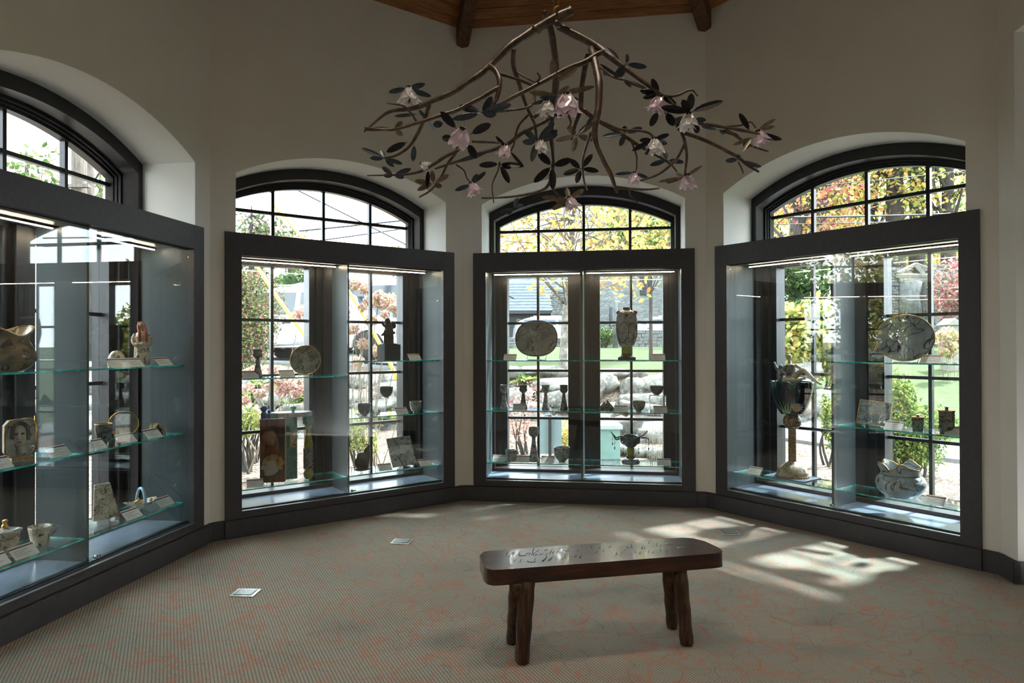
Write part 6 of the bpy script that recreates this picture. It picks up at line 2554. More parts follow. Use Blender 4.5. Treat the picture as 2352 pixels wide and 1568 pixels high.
twigs('bare pale forked shrub growing in front of the rocks, left window', G(566, 8.2), [
    ([(557, 1120, 8.2), (590, 1040, 8.2), (622, 955, 8.2), (650, 905, 8.3)], 0.016), ([(590, 1040, 8.2), (560, 985, 8.2), (552, 930, 8.2)], 0.012), ([(566, 960, 8.3), (600, 905, 8.4), (640, 890, 8.4)], 0.009),
    ([(572, 945, 8.2), (585, 920, 8.2), (602, 880, 8.2)], 0.008), ([(622, 955, 8.2), (600, 920, 8.2), (592, 890, 8.2)], 0.006), ([(630, 935, 8.2), (665, 905, 8.3), (690, 895, 8.3)], 0.006)])
bush('lime_shrub', 'small lime-yellow shrub at the left edge of left window', G(566, 8.3), (0.22, 0.2, 0.24), 700, 0.05, ['l_lime', 'l_lime', 'l_green'], 31, zc=0.62)
bush('lime_shrub', 'small lime-yellow shrub behind the dark crouching figurine', G(826, 8.6), (0.24, 0.2, 0.34), 900, 0.05, ['l_lime', 'l_lime', 'l_green'], 32, zc=0.42)
bush('rust_shrub', 'low rust-coloured shrub left of the relief panel', G(592, 8.8), (0.22, 0.2, 0.2), 600, 0.05, ['l_tan', 'l_pink', 'l_orange'], 33, zc=0.5)


def hosta(px, d, label, seed, n=60, L=0.34, group='leafy perennials along the kerb'):
    rnd = random.Random(seed)
    p = G(px, d)
    root = empty('hosta_clump', Matrix.Translation(p))
    tag(root, label, 'plant', group)
    b = MB()
    for i in range(n):
        a = rnd.uniform(0, 2 * PI)
        t = rnd.uniform(0.35, 1.0)
        d_ = Vector((math.cos(a), math.sin(a), 0))
        s = Vector((-math.sin(a), math.cos(a), 0))
        l = L * rnd.uniform(0.6, 1.1)
        w = l * 0.22
        vs = []
        for j in range(5):
            u = j / 4
            c = d_ * (l * u * t) + Vector((0, 0, l * (1.25 * u - 0.9 * u * u * t)))
            ww = w * math.sin(PI * (0.05 + 0.93 * u))
            vs += [c - s * ww + Vector((0, 0, ww * 0.3)), c, c + s * ww + Vector((0, 0, ww * 0.3))]
        fs = []
        for j in range(4):
            for k in range(2):
                fs.append((j * 3 + k, j * 3 + k + 1, j * 3 + k + 4, j * 3 + k + 3))
        b.add(vs, fs, rnd.choice((0, 0, 1)), True)
    o = b.build('leaves', [M['l_green'], M['l_lime']], root)
    o['kind'] = 'stuff'


for i, (px, d) in enumerate(((566, 11.6), (590, 12.0), (618, 11.8), (645, 12.0), (672, 11.8), (700, 12.0), (735, 12), (770, 12), (815, 11.6), (838, 12.0), (862, 11.7), (886, 12.0), (908, 11.7), (930, 12.0))):
    hosta(px, d, '%s broad-leaved clump from the left along the kerb' % ORD[i], 40 + i)
hosta(1213, 12.9, 'grassy green clump on the bank left of the leaning trunk', 71, 70, 0.4, None)
hosta(2170, 11.2, 'leafy green clump beside the path at far right', 72, 80, 0.4, None)
hosta(2120, 12.2, 'leafy green clump in the bed beyond the lawn', 73, 80, 0.4, None)

# front window
tree('leaning_tree', 'leaning pale-barked tree with sparse yellow leaves outside front window', G(1290, 13.4), 4.2, 2.3, 3.05, 3600, 0.12, ['l_yellow', 'l_lime', 'l_yellow', 'l_orange'], 0.075, 'birch', seed=11, lean=(0.35, 0.3), nclump=64, cl=0.3, squash=0.58, first=0.3)
tree('evergreen_tree', 'feathery green tree in front of the stone building, front window', G(1495, 19), 5.6, 1.55, 3.6, 5200, 0.13, ['l_green', 'l_lime', 'l_green', 'l_orange'], 0.05, seed=17, nclump=34, cl=0.36, squash=0.85, first=0.3)
bush('rusty_shrub', 'rust-pink twiggy shrub behind the leftmost small goblets', G(1205, 9.6), (0.45, 0.35, 0.55), 900, 0.05, ['l_pink', 'l_red', 'l_tan'], 51, aspect=0.35)
bush('gold_shrub', 'small golden shrub right of the pale blue garden board', G(1298, 9.0), (0.2, 0.2, 0.3), 700, 0.05, ['l_lime', 'l_yellow'], 52)
bush('box_shrub', 'low green bush by the field-stone wall, front window left', G(1392, 26.4), (0.8, 0.4, 0.45), 900, 0.12, ['l_green', 'l_dgreen'], 53)
twigs('tuft of pale dry grass stalks behind the curling-arm bowl', G(1500, 8.6), [([(1490 + i * 5, 1075, 8.6), (1486 + i * 6 - 6, 1000, 8.6 + 0.03 * i), (1476 + i * 9, 930 + (i % 3) * 12, 8.6 + 0.05 * i)], 0.0035) for i in range(9)], name='grass_tuft', cat='grass')

# pale blue board on a dark post, and a teal cabinet
root = empty('garden_board', Matrix.Translation(G(1262, 8.3)))
tag(root, 'pale blue wavy-topped board on a dark post outside front window', 'board')
b = MB()
s_ = 8.3 / FPX
poly = [(-26 * s_, 0.22), (27 * s_, 0.22), (27 * s_, 0.62), (24 * s_, 0.66), (18 * s_, 0.70), (10 * s_, 0.68), (0, 0.70), (-8 * s_, 0.71), (-16 * s_, 0.68), (-26 * s_, 0.69)]
b.prism(poly, -0.015, 0.015, 'y')
b.build('board', plain('pale_blue_paint', srgb(122, 146, 152), 0.5, var=0.06), root)
b = MB()
b.bb(-0.018, 0.018, -0.05, -0.016, 0.0, 0.70)
b.build('post', M['cable'], root)
root = empty('garden_cabinet', Matrix.Translation(G(1402, 8.9)))
tag(root, 'small teal cabinet box with pale lid outside front window', 'cabinet')
tealp = plain('teal_paint', srgb(106, 140, 134), 0.5, var=0.08)
b = MB()
b.bb(-0.16, 0.10, -0.15, 0.15, -0.05, 0.46)
b.build('body', tealp, root)
b = MB()
b.bb(-0.19, 0.13, -0.18, 0.18, 0.46, 0.52)
b.build('lid', plain('pale_lid', srgb(150, 164, 166), 0.5, var=0.04), root, bevel=0.01)
b = MB()
b.bb(-0.16, 0.10, -0.155, -0.15, 0.06, 0.075)
b.build('panel_seam', M['cable'], root)

# right window plants
bush('boxwood', 'tall upright boxwood shrub close outside the front-right window', G(2062, 7.8), (0.30, 0.28, 0.62), 6000, 0.045, ['l_green', 'l_lime', 'l_green'], 61, lobes=9, zc=0.68)
bush('boxwood', 'rounded boxwood shrub behind the wavy-rimmed vase', G(2106, 7.9), (0.36, 0.3, 0.42), 5500, 0.045, ['l_green', 'l_lime', 'l_green'], 62, lobes=8, zc=0.42)
bush('leafy_shrub', 'yellow-green leafy shrub behind the seated figures', G(1845, 12.5), (0.85, 0.6, 0.75), 2600, 0.13, ['l_lime', 'l_green', 'l_lime', 'l_yellow'], 63, zc=0.95, aspect=0.6)
bush('leafy_shrub', 'second yellow-green shrub nearer the partition, right window', G(1900, 13.2), (0.7, 0.6, 0.7), 1800, 0.13, ['l_lime', 'l_green', 'l_yellow'], 64, zc=0.8)
bush('thin_shrub', 'thin green sapling beside the path near the partition', G(1896, 8.6), (0.09, 0.09, 0.5), 500, 0.05, ['l_green', 'l_lime'], 65, zc=0.5, lobes=5)
bush('pink_shrub', 'pink-leaved shrub against the stone pier at far right', G(2205, 22), (1.0, 0.8, 1.3), 2400, 0.13, ['l_pink', 'l_red', 'l_mixed'], 66, zc=2.0)
hydrangea(2140, 2210, 760, 830, 16.5, [(2162, 772), (2178, 764), (2195, 776), (2170, 790), (2188, 796), (2202, 790), (2182, 812), (2165, 808)], 0.16, ['l_pink', 'l_tan', 'l_lime'], 67, 'pale pink hydrangea right of the large faces plate')
tree('maple_tree', 'red-leaved maple showing in the right arched window', G(1830, 27), 9.5, 3.2, 7.0, 2300, 0.2, ['l_red', 'l_red', 'l_orange', 'l_lime'], 0.28, seed=31, nclump=40, cl=0.33)
tree('autumn_tree', 'golden autumn tree behind the seated figures', G(1850, 33), 10.5, 3.6, 6.4, 3600, 0.25, ['l_yellow', 'l_orange', 'l_lime'], 0.22, seed=32, nclump=44, cl=0.34, group='tall trees beyond the garden')
tree('autumn_tree', 'golden autumn tree in the middle of the right arch', G(2010, 36), 13, 4.2, 9.0, 2600, 0.28, ['l_yellow', 'l_lime', 'l_orange'], 0.25, seed=33, nclump=44, cl=0.33, group='tall trees beyond the garden')
tree('pine_tree', 'tall green pine with a thick grey trunk, right arch', G(2058, 31), 14, 3.0, 9.4, 3000, 0.2, ['l_dgreen', 'l_green', 'l_green'], 0.42, seed=34, nclump=34, cl=0.34, group='tall trees beyond the garden', squash=0.9, first=0.5)
tree('pine_tree', 'second tall pine with grey trunk right of the thick pine', G(2108, 33), 15, 2.8, 10.6, 2000, 0.2, ['l_dgreen', 'l_green'], 0.36, seed=35, nclump=30, cl=0.34, group='tall trees beyond the garden', first=0.5)
tree('autumn_tree', 'yellow tree with dark forked trunk at the right end of arch', G(2180, 30), 12, 3.4, 8.4, 2000, 0.25, ['l_yellow', 'l_lime'], 0.3, seed=36, nclump=40, cl=0.33, group='tall trees beyond the garden')
tree('autumn_tree', 'thin-trunked yellow tree between golden tree and partition', G(1893, 30), 11, 2.6, 8.2, 2200, 0.24, ['l_yellow', 'l_lime', 'l_orange'], 0.16, seed=37, nclump=26, cl=0.36, group='tall trees beyond the garden', first=0.5)
bush('evergreen_shrub', 'blue-green evergreen mound below the golden tree', G(1812, 25), (2.0, 1.2, 1.5), 4000, 0.16, ['l_dgreen', 'l_dgreen', 'l_green'], 38, zc=2.4)
tree('shade_maple', 'tall maple standing right of the path, dappling the sunlight', Vector((6.9, 4.6, terrain(6.9, 4.6))), 10.0, 2.6, 7.4, 1100, 0.17, ['l_yellow', 'l_orange', 'l_lime'], 0.16, seed=39, nclump=34, cl=0.34, squash=0.75)
# background woods on the right
for i, (px, d) in enumerate(((1760, 44), (1960, 47), (2240, 42), (1660, 46), (2120, 50))):
    tree('distant_tree', 'hazy distant tree in the far woods, ' + ['second from the left', 'third from the left', 'rightmost', 'leftmost', 'second from the right'][i], G(px, d), 11, 4.6, 5.8, 2000, 0.4, [['l_lime', 'l_yellow'], ['l_yellow', 'l_orange'], ['l_green', 'l_lime']][i % 3], 0.25, seed=80 + i, nclump=26, cl=0.4, group='distant woods')
# woods left of the left window
for i, (px, d) in enumerate(((60, 15), (230, 17))):
    tree('distant_tree', ['leafy tree low in the far left arch', 'leafy tree beside the utility poles, far left arch'][i], G(px, d), 4.6, 1.2, 3.5, 1600, 0.14, ['l_mixed', 'l_green'], 0.1, seed=90 + i, nclump=20, cl=0.4)

# garden left of the left wall, seen mirrored in the glass doors
for i, (x, y, rad, mats, lab) in enumerate(((-9.2, -1.6, (1.5, 1.8, 1.9), ['l_green', 'l_lime', 'l_yellow'], 'tall mixed hedge outside the left window, nearest the gallery'), (-9.8, 1.6, (1.5, 1.9, 2.0), ['l_dgreen', 'l_green'], 'dark hedge outside the left window, middle'), (-9.0, 4.2, (1.2, 1.3, 1.2), ['l_yellow', 'l_lime', 'l_green'], 'golden hedge outside the left window, far end'))):
    bush('garden_hedge', lab, Vector((x, y, terrain(x, y))), rad, 5000, 0.13, mats, 200 + i, group='hedges outside the left wall')
for i, (x, y) in enumerate(((-6.6, 0.4), (-6.9, 2.2), (-6.7, -1.5))):
    bush('bed_shrub', ['low shrub in the left bed, middle', 'low shrub in the left bed, far end', 'low shrub in the left bed, near end'][i], Vector((x, y, terrain(x, y))), (0.5, 0.6, 0.45), 1500, 0.06, ['l_lime', 'l_green', 'l_pink'], 210 + i)
# ---------------------------------------------------------------- utility poles, guys and wires
for px, d, r, lab in ((181, 13.0, 0.13, 'tall weathered utility pole in the far left arched window'), (203, 14.5, 0.12, 'second utility pole just right of the tall one')):
    p = G(px, d)
    root = empty('utility_pole', Matrix.Translation(p))
    tag(root, lab, 'utility pole')
    b = MB()
    b.tube([(0, 0, -0.3), (0, 0, 4.0), (0, 0, 8.5)], [r * 1.15, r, r * 0.85], 12)
    b.build('shaft', M['pole'], root)
    b = MB()
    b.bb(-0.7, 0.7, -0.06, 0.06, 7.9, 8.02)
    b.bb(-0.3, 0.3, -0.2, -0.1, 3.4, 3.46)
    b.build('crossarm', M['pole'], root)
for pts, lab in (([(548, 548, 11.5), (590, 611, 10.9), (640, 687, 10.3), (705, 776, 9.8), (760, 850, 9.5)], 'yellow guy-wire sleeve crossing in front of the white car'), ([(612, 452, 12.5), (697, 548, 11.6), (755, 615, 11.0), (807, 678, 10.5), (858, 764, 10.1), (905, 852, 9.8), (908, 872, 9.75)], 'yellow guy-wire sleeve rising into the left arched window')):
    P = [at(*p) for p in pts]
    root = empty('guy_wire', Matrix.Translation(P[-1]))
    tag(root, lab, 'guy wire', 'yellow guy-wire sleeves')
    b = MB()
    q = spline([p - P[-1] for p in P], 5)
    b.tube(q, 0.028, 10)
    b.build('sleeve', M['yellow'], root)
    b = MB()
    dv = (q[0] - q[4]).normalized()
    b.tube([q[0], q[0] + dv * 6], 0.006, 6)
    b.build('wire', M['cable'], root)
for i, (p0, p1, d0, d1, r, sag, lab) in enumerate((((100, 579), (1300, 466), 24, 22, 0.028, 0.1, 'upper thick cable crossing the left arched window'), ((300, 606), (1300, 467), 23, 22, 0.022, 0.1, 'lower cable crossing the left arched window'),
                                              ((480, 335), (1180, 685), 17, 20, 0.02, 0, 'cable slanting down across the left arched window'), ((560, 296), (830, 706), 16.5, 14, 0.006, 0, 'thin wire slanting through the left arched window'),
                                              ((1050, 486), (1700, 503), 20, 20, 0.022, 0, 'upper cable crossing the front arched window'), ((1050, 500), (1700, 518), 20, 20, 0.016, 0, 'lower cable crossing the front arched window'),
                                              ((1500, 502), (2600, 474), 22, 22, 0.03, 0.1, 'thick cable crossing the right arched window'), ((1500, 521), (2600, 499), 22, 22, 0.014, 0, 'thin cable low in the right arched window'), ((1560, 455), (2600, 346), 24, 24, 0.014, 0.1, 'thin cable high in the right arched window'))):
    a, c = at(*p0, d0), at(*p1, d1)
    m = a.lerp(c, 0.5) - Vector((0, 0, sag))
    b = MB()
    q = spline([a, m, c], 8)
    b.tube(q, r, 6)
    tag(b.build('overhead_cable', M['cable']), lab, 'cable', 'overhead cables')

# ---------------------------------------------------------------- vehicles
M['carwhite'] = plain('white_car_paint', srgb(226, 230, 234), 0.2, spec=0.6, var=0.02, coat=0.8)
M['carsilver'] = plain('silver_car_paint', srgb(186, 194, 202), 0.22, metal=0.3, var=0.03, coat=0.8)
M['carblue'] = plain('blue_grey_van_paint', srgb(120, 146, 176), 0.25, var=0.04, coat=0.6)
M['carglass'] = plain('tinted_car_glass', srgb(40, 50, 58), 0.08, spec=0.8, var=0.3, vscale=3)
M['tyre'] = plain('tyre_rubber', srgb(26, 26, 28), 0.8, var=0.15)
M['trim'] = plain('black_car_trim', srgb(36, 38, 42), 0.5, var=0.15)


def car(name, label, base, heading, paint, L=4.7, W=1.86, H=1.72, hood=1.05, van=False):
    """x forward, wheels on z=0"""
    root = empty(name, Matrix.Translation(base) @ Matrix.Rotation(heading, 4, 'Z'))
    tag(root, label, 'car')
    h2 = L / 2
    side = [(-h2, 0.42), (-h2 + 0.04, 0.95), (-h2 + 0.12, 1.02), (h2 - 1.45, 1.06), (h2 - 0.9, hood), (h2 - 0.25, hood - 0.1), (h2 - 0.05, hood - 0.25), (h2, 0.55), (h2 - 0.1, 0.32)]

    def arch(cx, r=0.40, z0=0.30):
        return [(cx + r * math.cos(PI * i / 8), z0 + r * math.sin(PI * i / 8)) for i in range(9)]
    low = [(h2 - 0.1, 0.32)] + arch(h2 - 0.92) + arch(-h2 + 0.95) + [(-h2, 0.42)]
    poly = side[:-1] + low[:-1]
    n = len(poly)
    b = MB()
    vs = []
    for y, k in ((-W / 2, 0), (-W / 2 + 0.12, 1), (W / 2 - 0.12, 1), (W / 2, 0)):
        for x, z in poly:
            vs.append((x * (0.985 if k == 0 else 1.0), y, z if k == 1 else z - (0.03 if z > 0.9 else 0)))
    fs = []
    for j in range(3):
        for i in range(n):
            fs.append((j * n + i, j * n + (i + 1) % n, (j + 1) * n + (i + 1) % n, (j + 1) * n + i))
    b.add(vs, fs + [tuple(range(n - 1, -1, -1)), tuple(range(3 * n, 4 * n))], 0)
    b.build('body', M[paint], root, bevel=0.02)
    # greenhouse
    if van:
        cab = [(-h2 + 0.03, 1.0), (-h2 + 0.08, H - 0.05), (-h2 + 0.3, H), (h2 - 1.7, H), (h2 - 1.45, H - 0.06), (h2 - 0.85, 1.02)]
    else:
        cab = [(-h2 + 0.06, 1.0), (-h2 + 0.22, 1.3), (-h2 + 0.55, H - 0.08), (-h2 + 0.9, H - 0.01), (h2 - 2.35, H), (h2 - 1.95, H - 0.07), (h2 - 1.15, 1.04)]
    b = MB()
    m = len(cab)
    vs = []
    for sgn in (-1, 1):
        for x, z in cab:
            t = (z - 1.0) / (H - 1.0)
            vs.append((x, sgn * (W / 2 - 0.05 - 0.17 * t), z))
    b.add(vs, [tuple(range(m - 1, -1, -1)), tuple(range(m, 2 * m))] + [(i, (i + 1) % m, m + (i + 1) % m, m + i) for i in range(m)])
    b.build('cabin', M[paint], root, bevel=0.03)
    # side glass
    for sgn in (-1, 1):
        cuts = ((-h2 + 0.42, -h2 + 1.05), (-h2 + 1.15, -h2 + 2.0), (-h2 + 2.12, h2 - 1.62)) if not van else ((-h2 + 0.3, -h2 + 1.3), (-h2 + 1.4, -h2 + 2.4), (-h2 + 2.5, h2 - 1.4))
        for x0, x1 in cuts:
            z0, z1 = 1.07, H - 0.14
            yl = W / 2 - 0.05 - 0.17 * (z0 - 1.0) / (H - 1.0) + 0.008
            yh = W / 2 - 0.05 - 0.17 * (z1 - 1.0) / (H - 1.0) + 0.008
            xb = x1 + (0.0 if x1 < h2 - 1.7 else 0.28)
            vs = [(x0, sgn * yl, z0), (xb, sgn * yl, z0), (x1, sgn * yh, z1), (x0, sgn * yh, z1)]
            vs += [(x, y - sgn * 0.02, z) for x, y, z in vs]
            b = MB()
            b.add(vs, [(0, 1, 2, 3), (4, 7, 6, 5), (0, 4, 5, 1), (2, 6, 7, 3), (0, 3, 7, 4), (1, 5, 6, 2)])
            b.build('side_window', M['carglass'], root)
    x0, x1 = (h2 - 1.40, h2 - 0.90) if van else (h2 - 1.88, h2 - 1.22)
    b = MB()
    vs = [(x1 + 0.02, -W / 2 + 0.16, 1.09), (x1 + 0.02, W / 2 - 0.16, 1.09), (x0 + 0.02, W / 2 - 0.26, H - 0.10), (x0 + 0.02, -W / 2 + 0.26, H - 0.10)]
    vs += [(x - 0.02, y, z - 0.02) for x, y, z in vs]
    b.add(vs, [(0, 1, 2, 3), (4, 7, 6, 5), (0, 4, 5, 1), (2, 6, 7, 3), (0, 3, 7, 4), (1, 5, 6, 2)])
    b.build('windscreen', M['carglass'], root)
    for cx in (h2 - 0.92, -h2 + 0.95):
        for sgn in (-1, 1):
            b = MB()
            Rm = Matrix.Rotation(PI / 2, 3, 'X')
            b.lathe([(0.20, -0.11), (0.33, -0.11), (0.345, -0.06), (0.345, 0.06), (0.33, 0.11), (0.20, 0.11)], 24, c=(cx, sgn * (W / 2 - 0.12), 0.345), M=Rm)
            w_ = b.build('wheel', M['tyre'], root)
            b = MB()
            b.lathe([(0.03, 0.115), (0.20, 0.10)], 10, c=(cx, sgn * (W / 2 - 0.12), 0.345), M=Matrix.Rotation(-sgn * -PI / 2, 3, 'X'))
            b.build('rim', M['alu'], w_)
    b = MB()
    for sgn in (-1, 1):
        b.bb(-h2 + 1.4, h2 - 1.35, sgn * (W / 2 - 0.02) - 0.02, sgn * (W / 2 - 0.02) + 0.02, 0.30, 0.44)
    b.bb(-h2 + 0.02, -h2 + 0.3, -W / 2 + 0.05, W / 2 - 0.05, 0.28, 0.45)
    b.bb(h2 - 0.3, h2 - 0.06, -W / 2 + 0.05, W / 2 - 0.05, 0.24, 0.4)
    b.bb(h2 - 0.06, h2 + 0.01, -0.5, 0.5, 0.55, 0.72)
    for sgn in (-1, 1):
        b.bb(h2 - 0.12, h2 + 0.005, min(sgn * 0.58, sgn * 0.85), max(sgn * 0.58, sgn * 0.85), 0.42, 0.56)
    b.build('lower_trim', M['trim'], root)
    for sgn in (-1, 1):
        b = MB()
        b.bb(h2 - 0.22, h2 - 0.02, min(sgn * 0.55, sgn * 0.88), max(sgn * 0.55, sgn * 0.88), 0.74, 0.84)
        b.build('headlamp', M['chrome'], root, bevel=0.02)
        b = MB()
        for x in (-h2 + 2.06, -h2 + 1.1, h2 - 1.6):
            b.bb(x - 0.006, x + 0.006, sgn * (W / 2 - 0.002) - 0.004, sgn * (W / 2 - 0.002) + 0.004, 0.45, 1.0)
        b.bb(-h2 + 1.75, -h2 + 1.95, sgn * W / 2 - 0.012, sgn * W / 2 + 0.012, 0.86, 0.90)
        b.bb(-h2 + 2.75, -h2 + 2.95, sgn * W / 2 - 0.012, sgn * W / 2 + 0.012, 0.86, 0.90)
        b.build('door_seam', M['trim'], root)
        b = MB()
        b.tube([(-h2 + 0.9, sgn * (W / 2 - 0.24), H + 0.03), (h2 - 2.3, sgn * (W / 2 - 0.24), H + 0.03)], 0.018, 6)
        b.build('roof_rail', M['alu'], root)
        b = MB()
        b.bb(h2 - 1.75, h2 - 1.6, sgn * (W / 2 + 0.10) - 0.09, sgn * (W / 2 + 0.10) + 0.09, 1.05, 1.2)
        b.build('wing_mirror', M[paint], root, bevel=0.02)
    return root


p = at(745, 812, 16.2)
car('parked_suv', 'white parked sport utility car seen side-on through the left window', Vector((p.x, p.y, terrain(p.x, p.y))), R(-8), 'carwhite')
p = at(868, 806, 20.5)
car('parked_van', 'blue-grey van parked behind the white car', Vector((p.x, p.y, terrain(p.x, p.y))), R(-12), 'carblue', L=5.0, W=1.95, H=2.15, hood=1.15, van=True)
p = at(1505, 775, 33)
car('parked_car', 'silver car parked beyond the field-stone wall', Vector((p.x, p.y, terrain(p.x, p.y))), R(184), 'carsilver', L=4.6, W=1.8, H=1.45, hood=0.98)
p = at(1285, 778, 34)
car('parked_car', 'pale car parked beside the stone chimney pier', Vector((p.x, p.y, terrain(p.x, p.y))), R(5), 'carsilver', L=4.6, W=1.8, H=1.5, hood=1.0)
# kerb by the car
b = MB()
q = [at(400, 822, 14.9), at(600, 818, 14.9), at(760, 818, 15.0), at(1000, 822, 15.2)]
q = spline(q, 4)
b.tube([Vector((v.x, v.y, terrain(v.x, v.y) - 0.02)) for v in q], 0.1, 6)
tag(b.build('kerb', M['concrete']), kind='structure')

# ---------------------------------------------------------------- stonework
def stone_course(root, p0, p1, z0, z1, th, sw, sh, rnd, mat='wallstone', jit=0.25):
    """dry-laid stones between two ground points"""
    d = p1 - p0
    d.z = 0
    L = d.length
    d.normalize()
    ang = math.atan2(d.y, d.x)
    z = z0
    while z < z1 - sh * 0.3:
        h = sh * rnd.uniform(0.75, 1.3)
        x = -rnd.uniform(0, sw * 0.5)
        while x < L:
            w = sw * rnd.uniform(0.55, 1.5)
            b = MB()
            b.box((0, 0, 0), (w * 0.95, th * rnd.uniform(0.9, 1.08), h * 0.88))
            b.jit(h * 0.16, 3.0 / h, rnd.uniform(0, 90))
            o = b.build('stone', M[mat], root)
            c = p0 + d * min(L, max(0, x + w / 2))
            o.location = (c.x - root.location.x, c.y - root.location.y, z + h / 2 - root.location.z)
            o.rotation_euler = (0, rnd.uniform(-0.06, 0.06), ang)
            x += w
        z += h
    b = MB()
    b.box((0, 0, 0), (L, th * 0.8, z1 - z0))
    o = b.build('core', M['darkstone'], root)
    c = p0.lerp(p1, 0.5)
    o.location = (c.x - root.location.x, c.y - root.location.y, (z0 + z1) / 2 - root.location.z)
    o.rotation_euler = (0, 0, ang)


rnd = random.Random(77)
p0, p1 = at(1330, 792, 27.5), at(1620, 792, 28.5)
root = empty('field_stone_wall', Matrix.Translation(Vector((p0.x, p0.y, 1.40))))
tag(root, 'low dry-laid field-stone wall at the back of the lawn', 'stone wall')
stone_course(root, p0, p1, 1.40, 2.12, 0.4, 0.42, 0.13, rnd)
for px, pyt, d in ((1467, 762, 27.2), (1500, 764, 27.2), (1524, 758, 27.3)):
    nb += 1
p0, p1 = at(1140, 800, 26), at(1180, 800, 26)
root = empty('field_stone_wall', Matrix.Translation(Vector((p0.x, p0.y, 1.3))))
tag(root, 'short stretch of field-stone wall left of the oval platter', 'stone wall')
stone_course(root, p0, p1, 1.3, 1.8, 0.4, 0.4, 0.12, rnd)

# lodge with slate roof, chimney pier and stone gable
p = at(1230, 794, 40)
root = empty('stone_lodge', Matrix.Translation(Vector((p.x, p.y, 1.3))))
tag(root, 'grey lodge with slate roof, dark eaves and stone chimney pier', 'building')
s40 = 40 / FPX
xl, xr = (1040 - 1230) * s40, (1318 - 1230) * s40
b = MB()
b.bb(xl, xr + 1.5, 0.5, 6, 0, 2.2)
b.build('wall', M['darktimber'], root)
b = MB()
b.bb(xl - 0.2, xr + 0.1, 0.0, 0.25, 2.10, 2.28)
b.build('eave', M['cable'], root)
rows = 22
for i in range(rows):
    y0, z0 = 0.0 + i * 0.28, 2.25 + i * 0.20
    b = MB()
    b.add([(xl - 0.2, y0, z0 + 0.03), (xr + 0.1, y0, z0 + 0.03), (xr + 0.1, y0 + 0.30, z0 + 0.215), (xl - 0.2, y0 + 0.30, z0 + 0.215), (xl - 0.2, y0, z0), (xr + 0.1, y0, z0), (xr + 0.1, y0 + 0.30, z0 + 0.20), (xl - 0.2, y0 + 0.30, z0 + 0.20)],
          [(0, 1, 2, 3), (7, 6, 5, 4), (0, 4, 5, 1), (2, 6, 7, 3), (0, 3, 7, 4), (1, 5, 6, 2)])
    b.build('shingle_course', M['slate'], root)
for px0, px1 in ((1187, 1196), (1203, 1212), (1224, 1232)):
    b = MB()
    b.bb((px0 - 1230) * s40, (px1 - 1230) * s40, 0.44, 0.5, 0.7, 1.8)
    f = b.build('window', M['timber'], root)
    b = MB()
    b.bb((px0 - 1230) * s40 + 0.04, (px1 - 1230) * s40 - 0.04, 0.42, 0.44, 0.76, 1.74)
    b.build('pane', M['carglass'], f)
pc = [at(1270, 790, 38), at(1304, 790, 38)]
root2 = empty('chimney_pier', Matrix.Translation(Vector((pc[0].x, pc[0].y, 1.3))))
tag(root2, 'stacked-stone chimney pier with a wall lantern beside the slate roof', 'pier')
stone_course(root2, pc[0], pc[1], 1.3, 4.45, 0.7, 0.32, 0.12, rnd, 'wallstone')
b = MB()
b.bb(-0.06, (1304 - 1270) * 38 / FPX + 0.06, -0.42, 0.42, 3.15, 3.25)
b.build('cap', M['darkstone'], root2)
b = MB()
b.bb(0.5, 0.7, -0.5, -0.36, 2.4, 2.9)
b.build('lantern', M['cable'], root2, bevel=0.02)
p = at(1440, 794, 43)
root = empty('stone_house', Matrix.Translation(Vector((p.x, p.y, 1.3))))
tag(root, 'large pale stone house behind the feathery green tree', 'building')
s43 = 43 / FPX


def stone_face_mat():
    t = NT('coursed_stone_face')
    v = t.coord(scale=(1, 1, 3.2))
    e = t.voro(v, 3.4, 'DISTANCE_TO_EDGE')
    col = t.ramp(t.voro(v, 3.4, 'F1', 'Color'), [(0.2, (0.2, 0.2, 0.2)), (0.8, (0.8, 0.8, 0.8))])
    c = t.mix(0.35, osr(168, 172, 172), col, 'SOFT_LIGHT')
    c = t.mix(t.ramp(e, [(0.0, (1, 1, 1)), (0.06, (0, 0, 0))]), c, osr(96, 98, 98))
    return t.bsdf(c, 0.9, spec=0.1, normal=t.bump(e, 0.5, 0.05))


M['stoneface'] = stone_face_mat()
b = MB()
b.bb((1368 - 1440) * s43, (1640 - 1440) * s43, 0, 6, 0, 6.2)
b.build('wall', M['stoneface'], root)
b = MB()
b.prism([(0, 6.1), (6.0, 6.1), (3.0, 8.6)], (1362 - 1440) * s43, (1646 - 1440) * s43, 'x')
b.build('roof', M['slate'], root)
for px0, px1, z0, z1 in ((1400, 1412, 0.9, 2.6), (1470, 1490, 3.4, 5.0), (1545, 1565, 3.4, 5.0)):
    b = MB()
    b.bb((px0 - 1440) * s43, (px1 - 1440) * s43, -0.06, 0, z0, z1)
    f = b.build('window', M['darktimber'], root)
    b = MB()
    b.bb((px0 - 1440) * s43 + 0.05, (px1 - 1440) * s43 - 0.05, -0.08, -0.06, z0 + 0.06, z1 - 0.06)
    b.build('pane', M['carglass'], f)
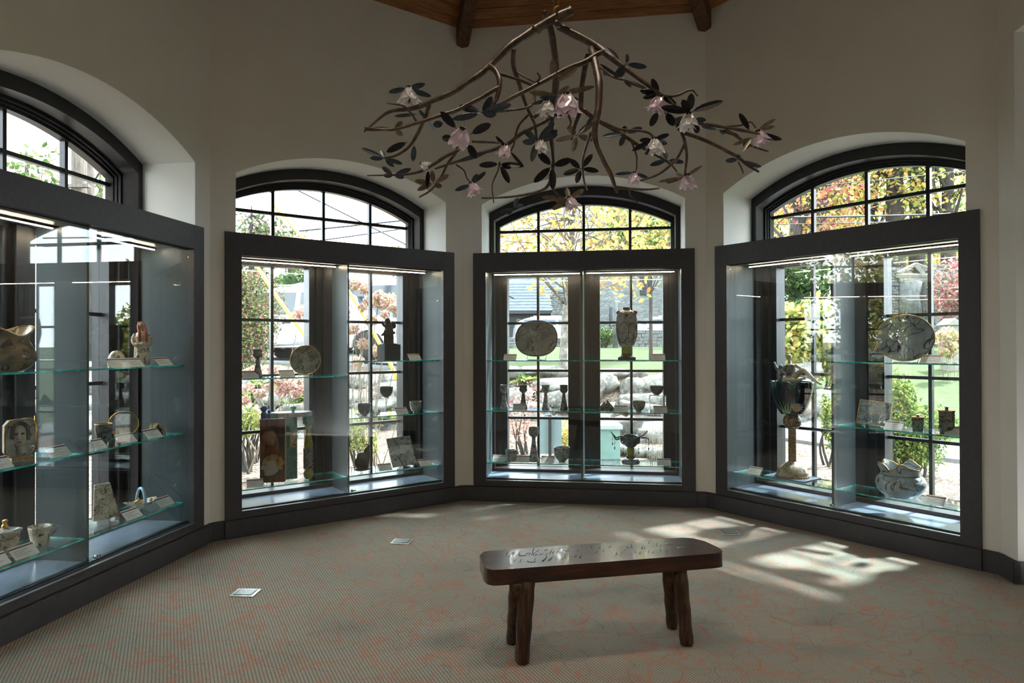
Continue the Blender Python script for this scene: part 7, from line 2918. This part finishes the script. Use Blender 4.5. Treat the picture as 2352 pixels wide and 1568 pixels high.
# sign post in front of it
p = G(1413, 26)
root = empty('lamp_post', Matrix.Translation(p))
tag(root, 'blue-grey post standing before the field-stone wall', 'post')
b = MB()
b.tube([(0, 0, -0.2), (0, 0, 2.0)], 0.10, 12)
b.build('shaft', M['darkstone'], root)
b = MB()
b.bb(-0.14, 0.14, -0.14, 0.14, 0.9, 1.0)
b.build('collar', M['timber'], root)

# stone gateway with timber truss, right window
rnd = random.Random(5)
dg = 25.0
sg = dg / FPX
z0 = 1.45
pts = [at(x, 794, dg) for x in (1985, 2076, 2140, 2260)]
root = empty('stone_gateway', Matrix.Translation(Vector((pts[1].x, pts[1].y, z0))))
tag(root, 'stacked-stone gateway with a grey timber truss and railing', 'gateway')
zt = 1.5 + (794 - 622) * sg
stone_course(root, pts[0], pts[1], z0, zt, 0.6, 0.34, 0.105, rnd)
stone_course(root, pts[2], pts[3], z0, zt + 0.15, 0.6, 0.34, 0.105, rnd)
Q = lambda x, y: (at(x, y, dg - 0.4) - root.location)
for a, c, r in (((2062, 627), (2104, 606), 0.07), ((2104, 606), (2172, 632), 0.07), ((2104, 608), (2124, 632), 0.10), ((2060, 633), (2176, 633), 0.09), ((2066, 643), (2140, 643), 0.08)):
    b = MB()
    b.tube([Q(*a), Q(*c)], r, 4)
    b.sm = [False] * len(b.f)
    b.build('truss_timber', M['timber'], root)
b = MB()
b.tube([Q(2092, 645), Q(2088, 680), Q(2090, 722)], [0.38, 0.33, 0.4], 10)
b.build('standing_stone', M['wallstone'], root)
b = MB()
b.tube([Q(2066, 699), Q(2150, 699)], 0.02, 5)
b.tube([Q(2150, 697), Q(2203, 697)], 0.02, 5)
for i in range(22):
    x = 2068 + i * 6.5
    b.tube([Q(x, 698), Q(x, 722)], 0.010, 4)
b.build('railing', M['cable'], root)
# pale post-and-rail below the gateway
root = empty('wooden_post', Matrix.Translation(G(2182, 18)))
tag(root, 'pale capped wooden post in the bed at far right', 'post')
b = MB()
b.bb(-0.17, 0.17, -0.17, 0.17, -0.1, 1.2)
b.build('shaft', M['timber'], root)
b = MB()
b.prism([(-0.24, 1.2), (0.24, 1.2), (0.0, 1.38)], -0.24, 0.24, 'y')
b.build('cap', M['timber'], root)
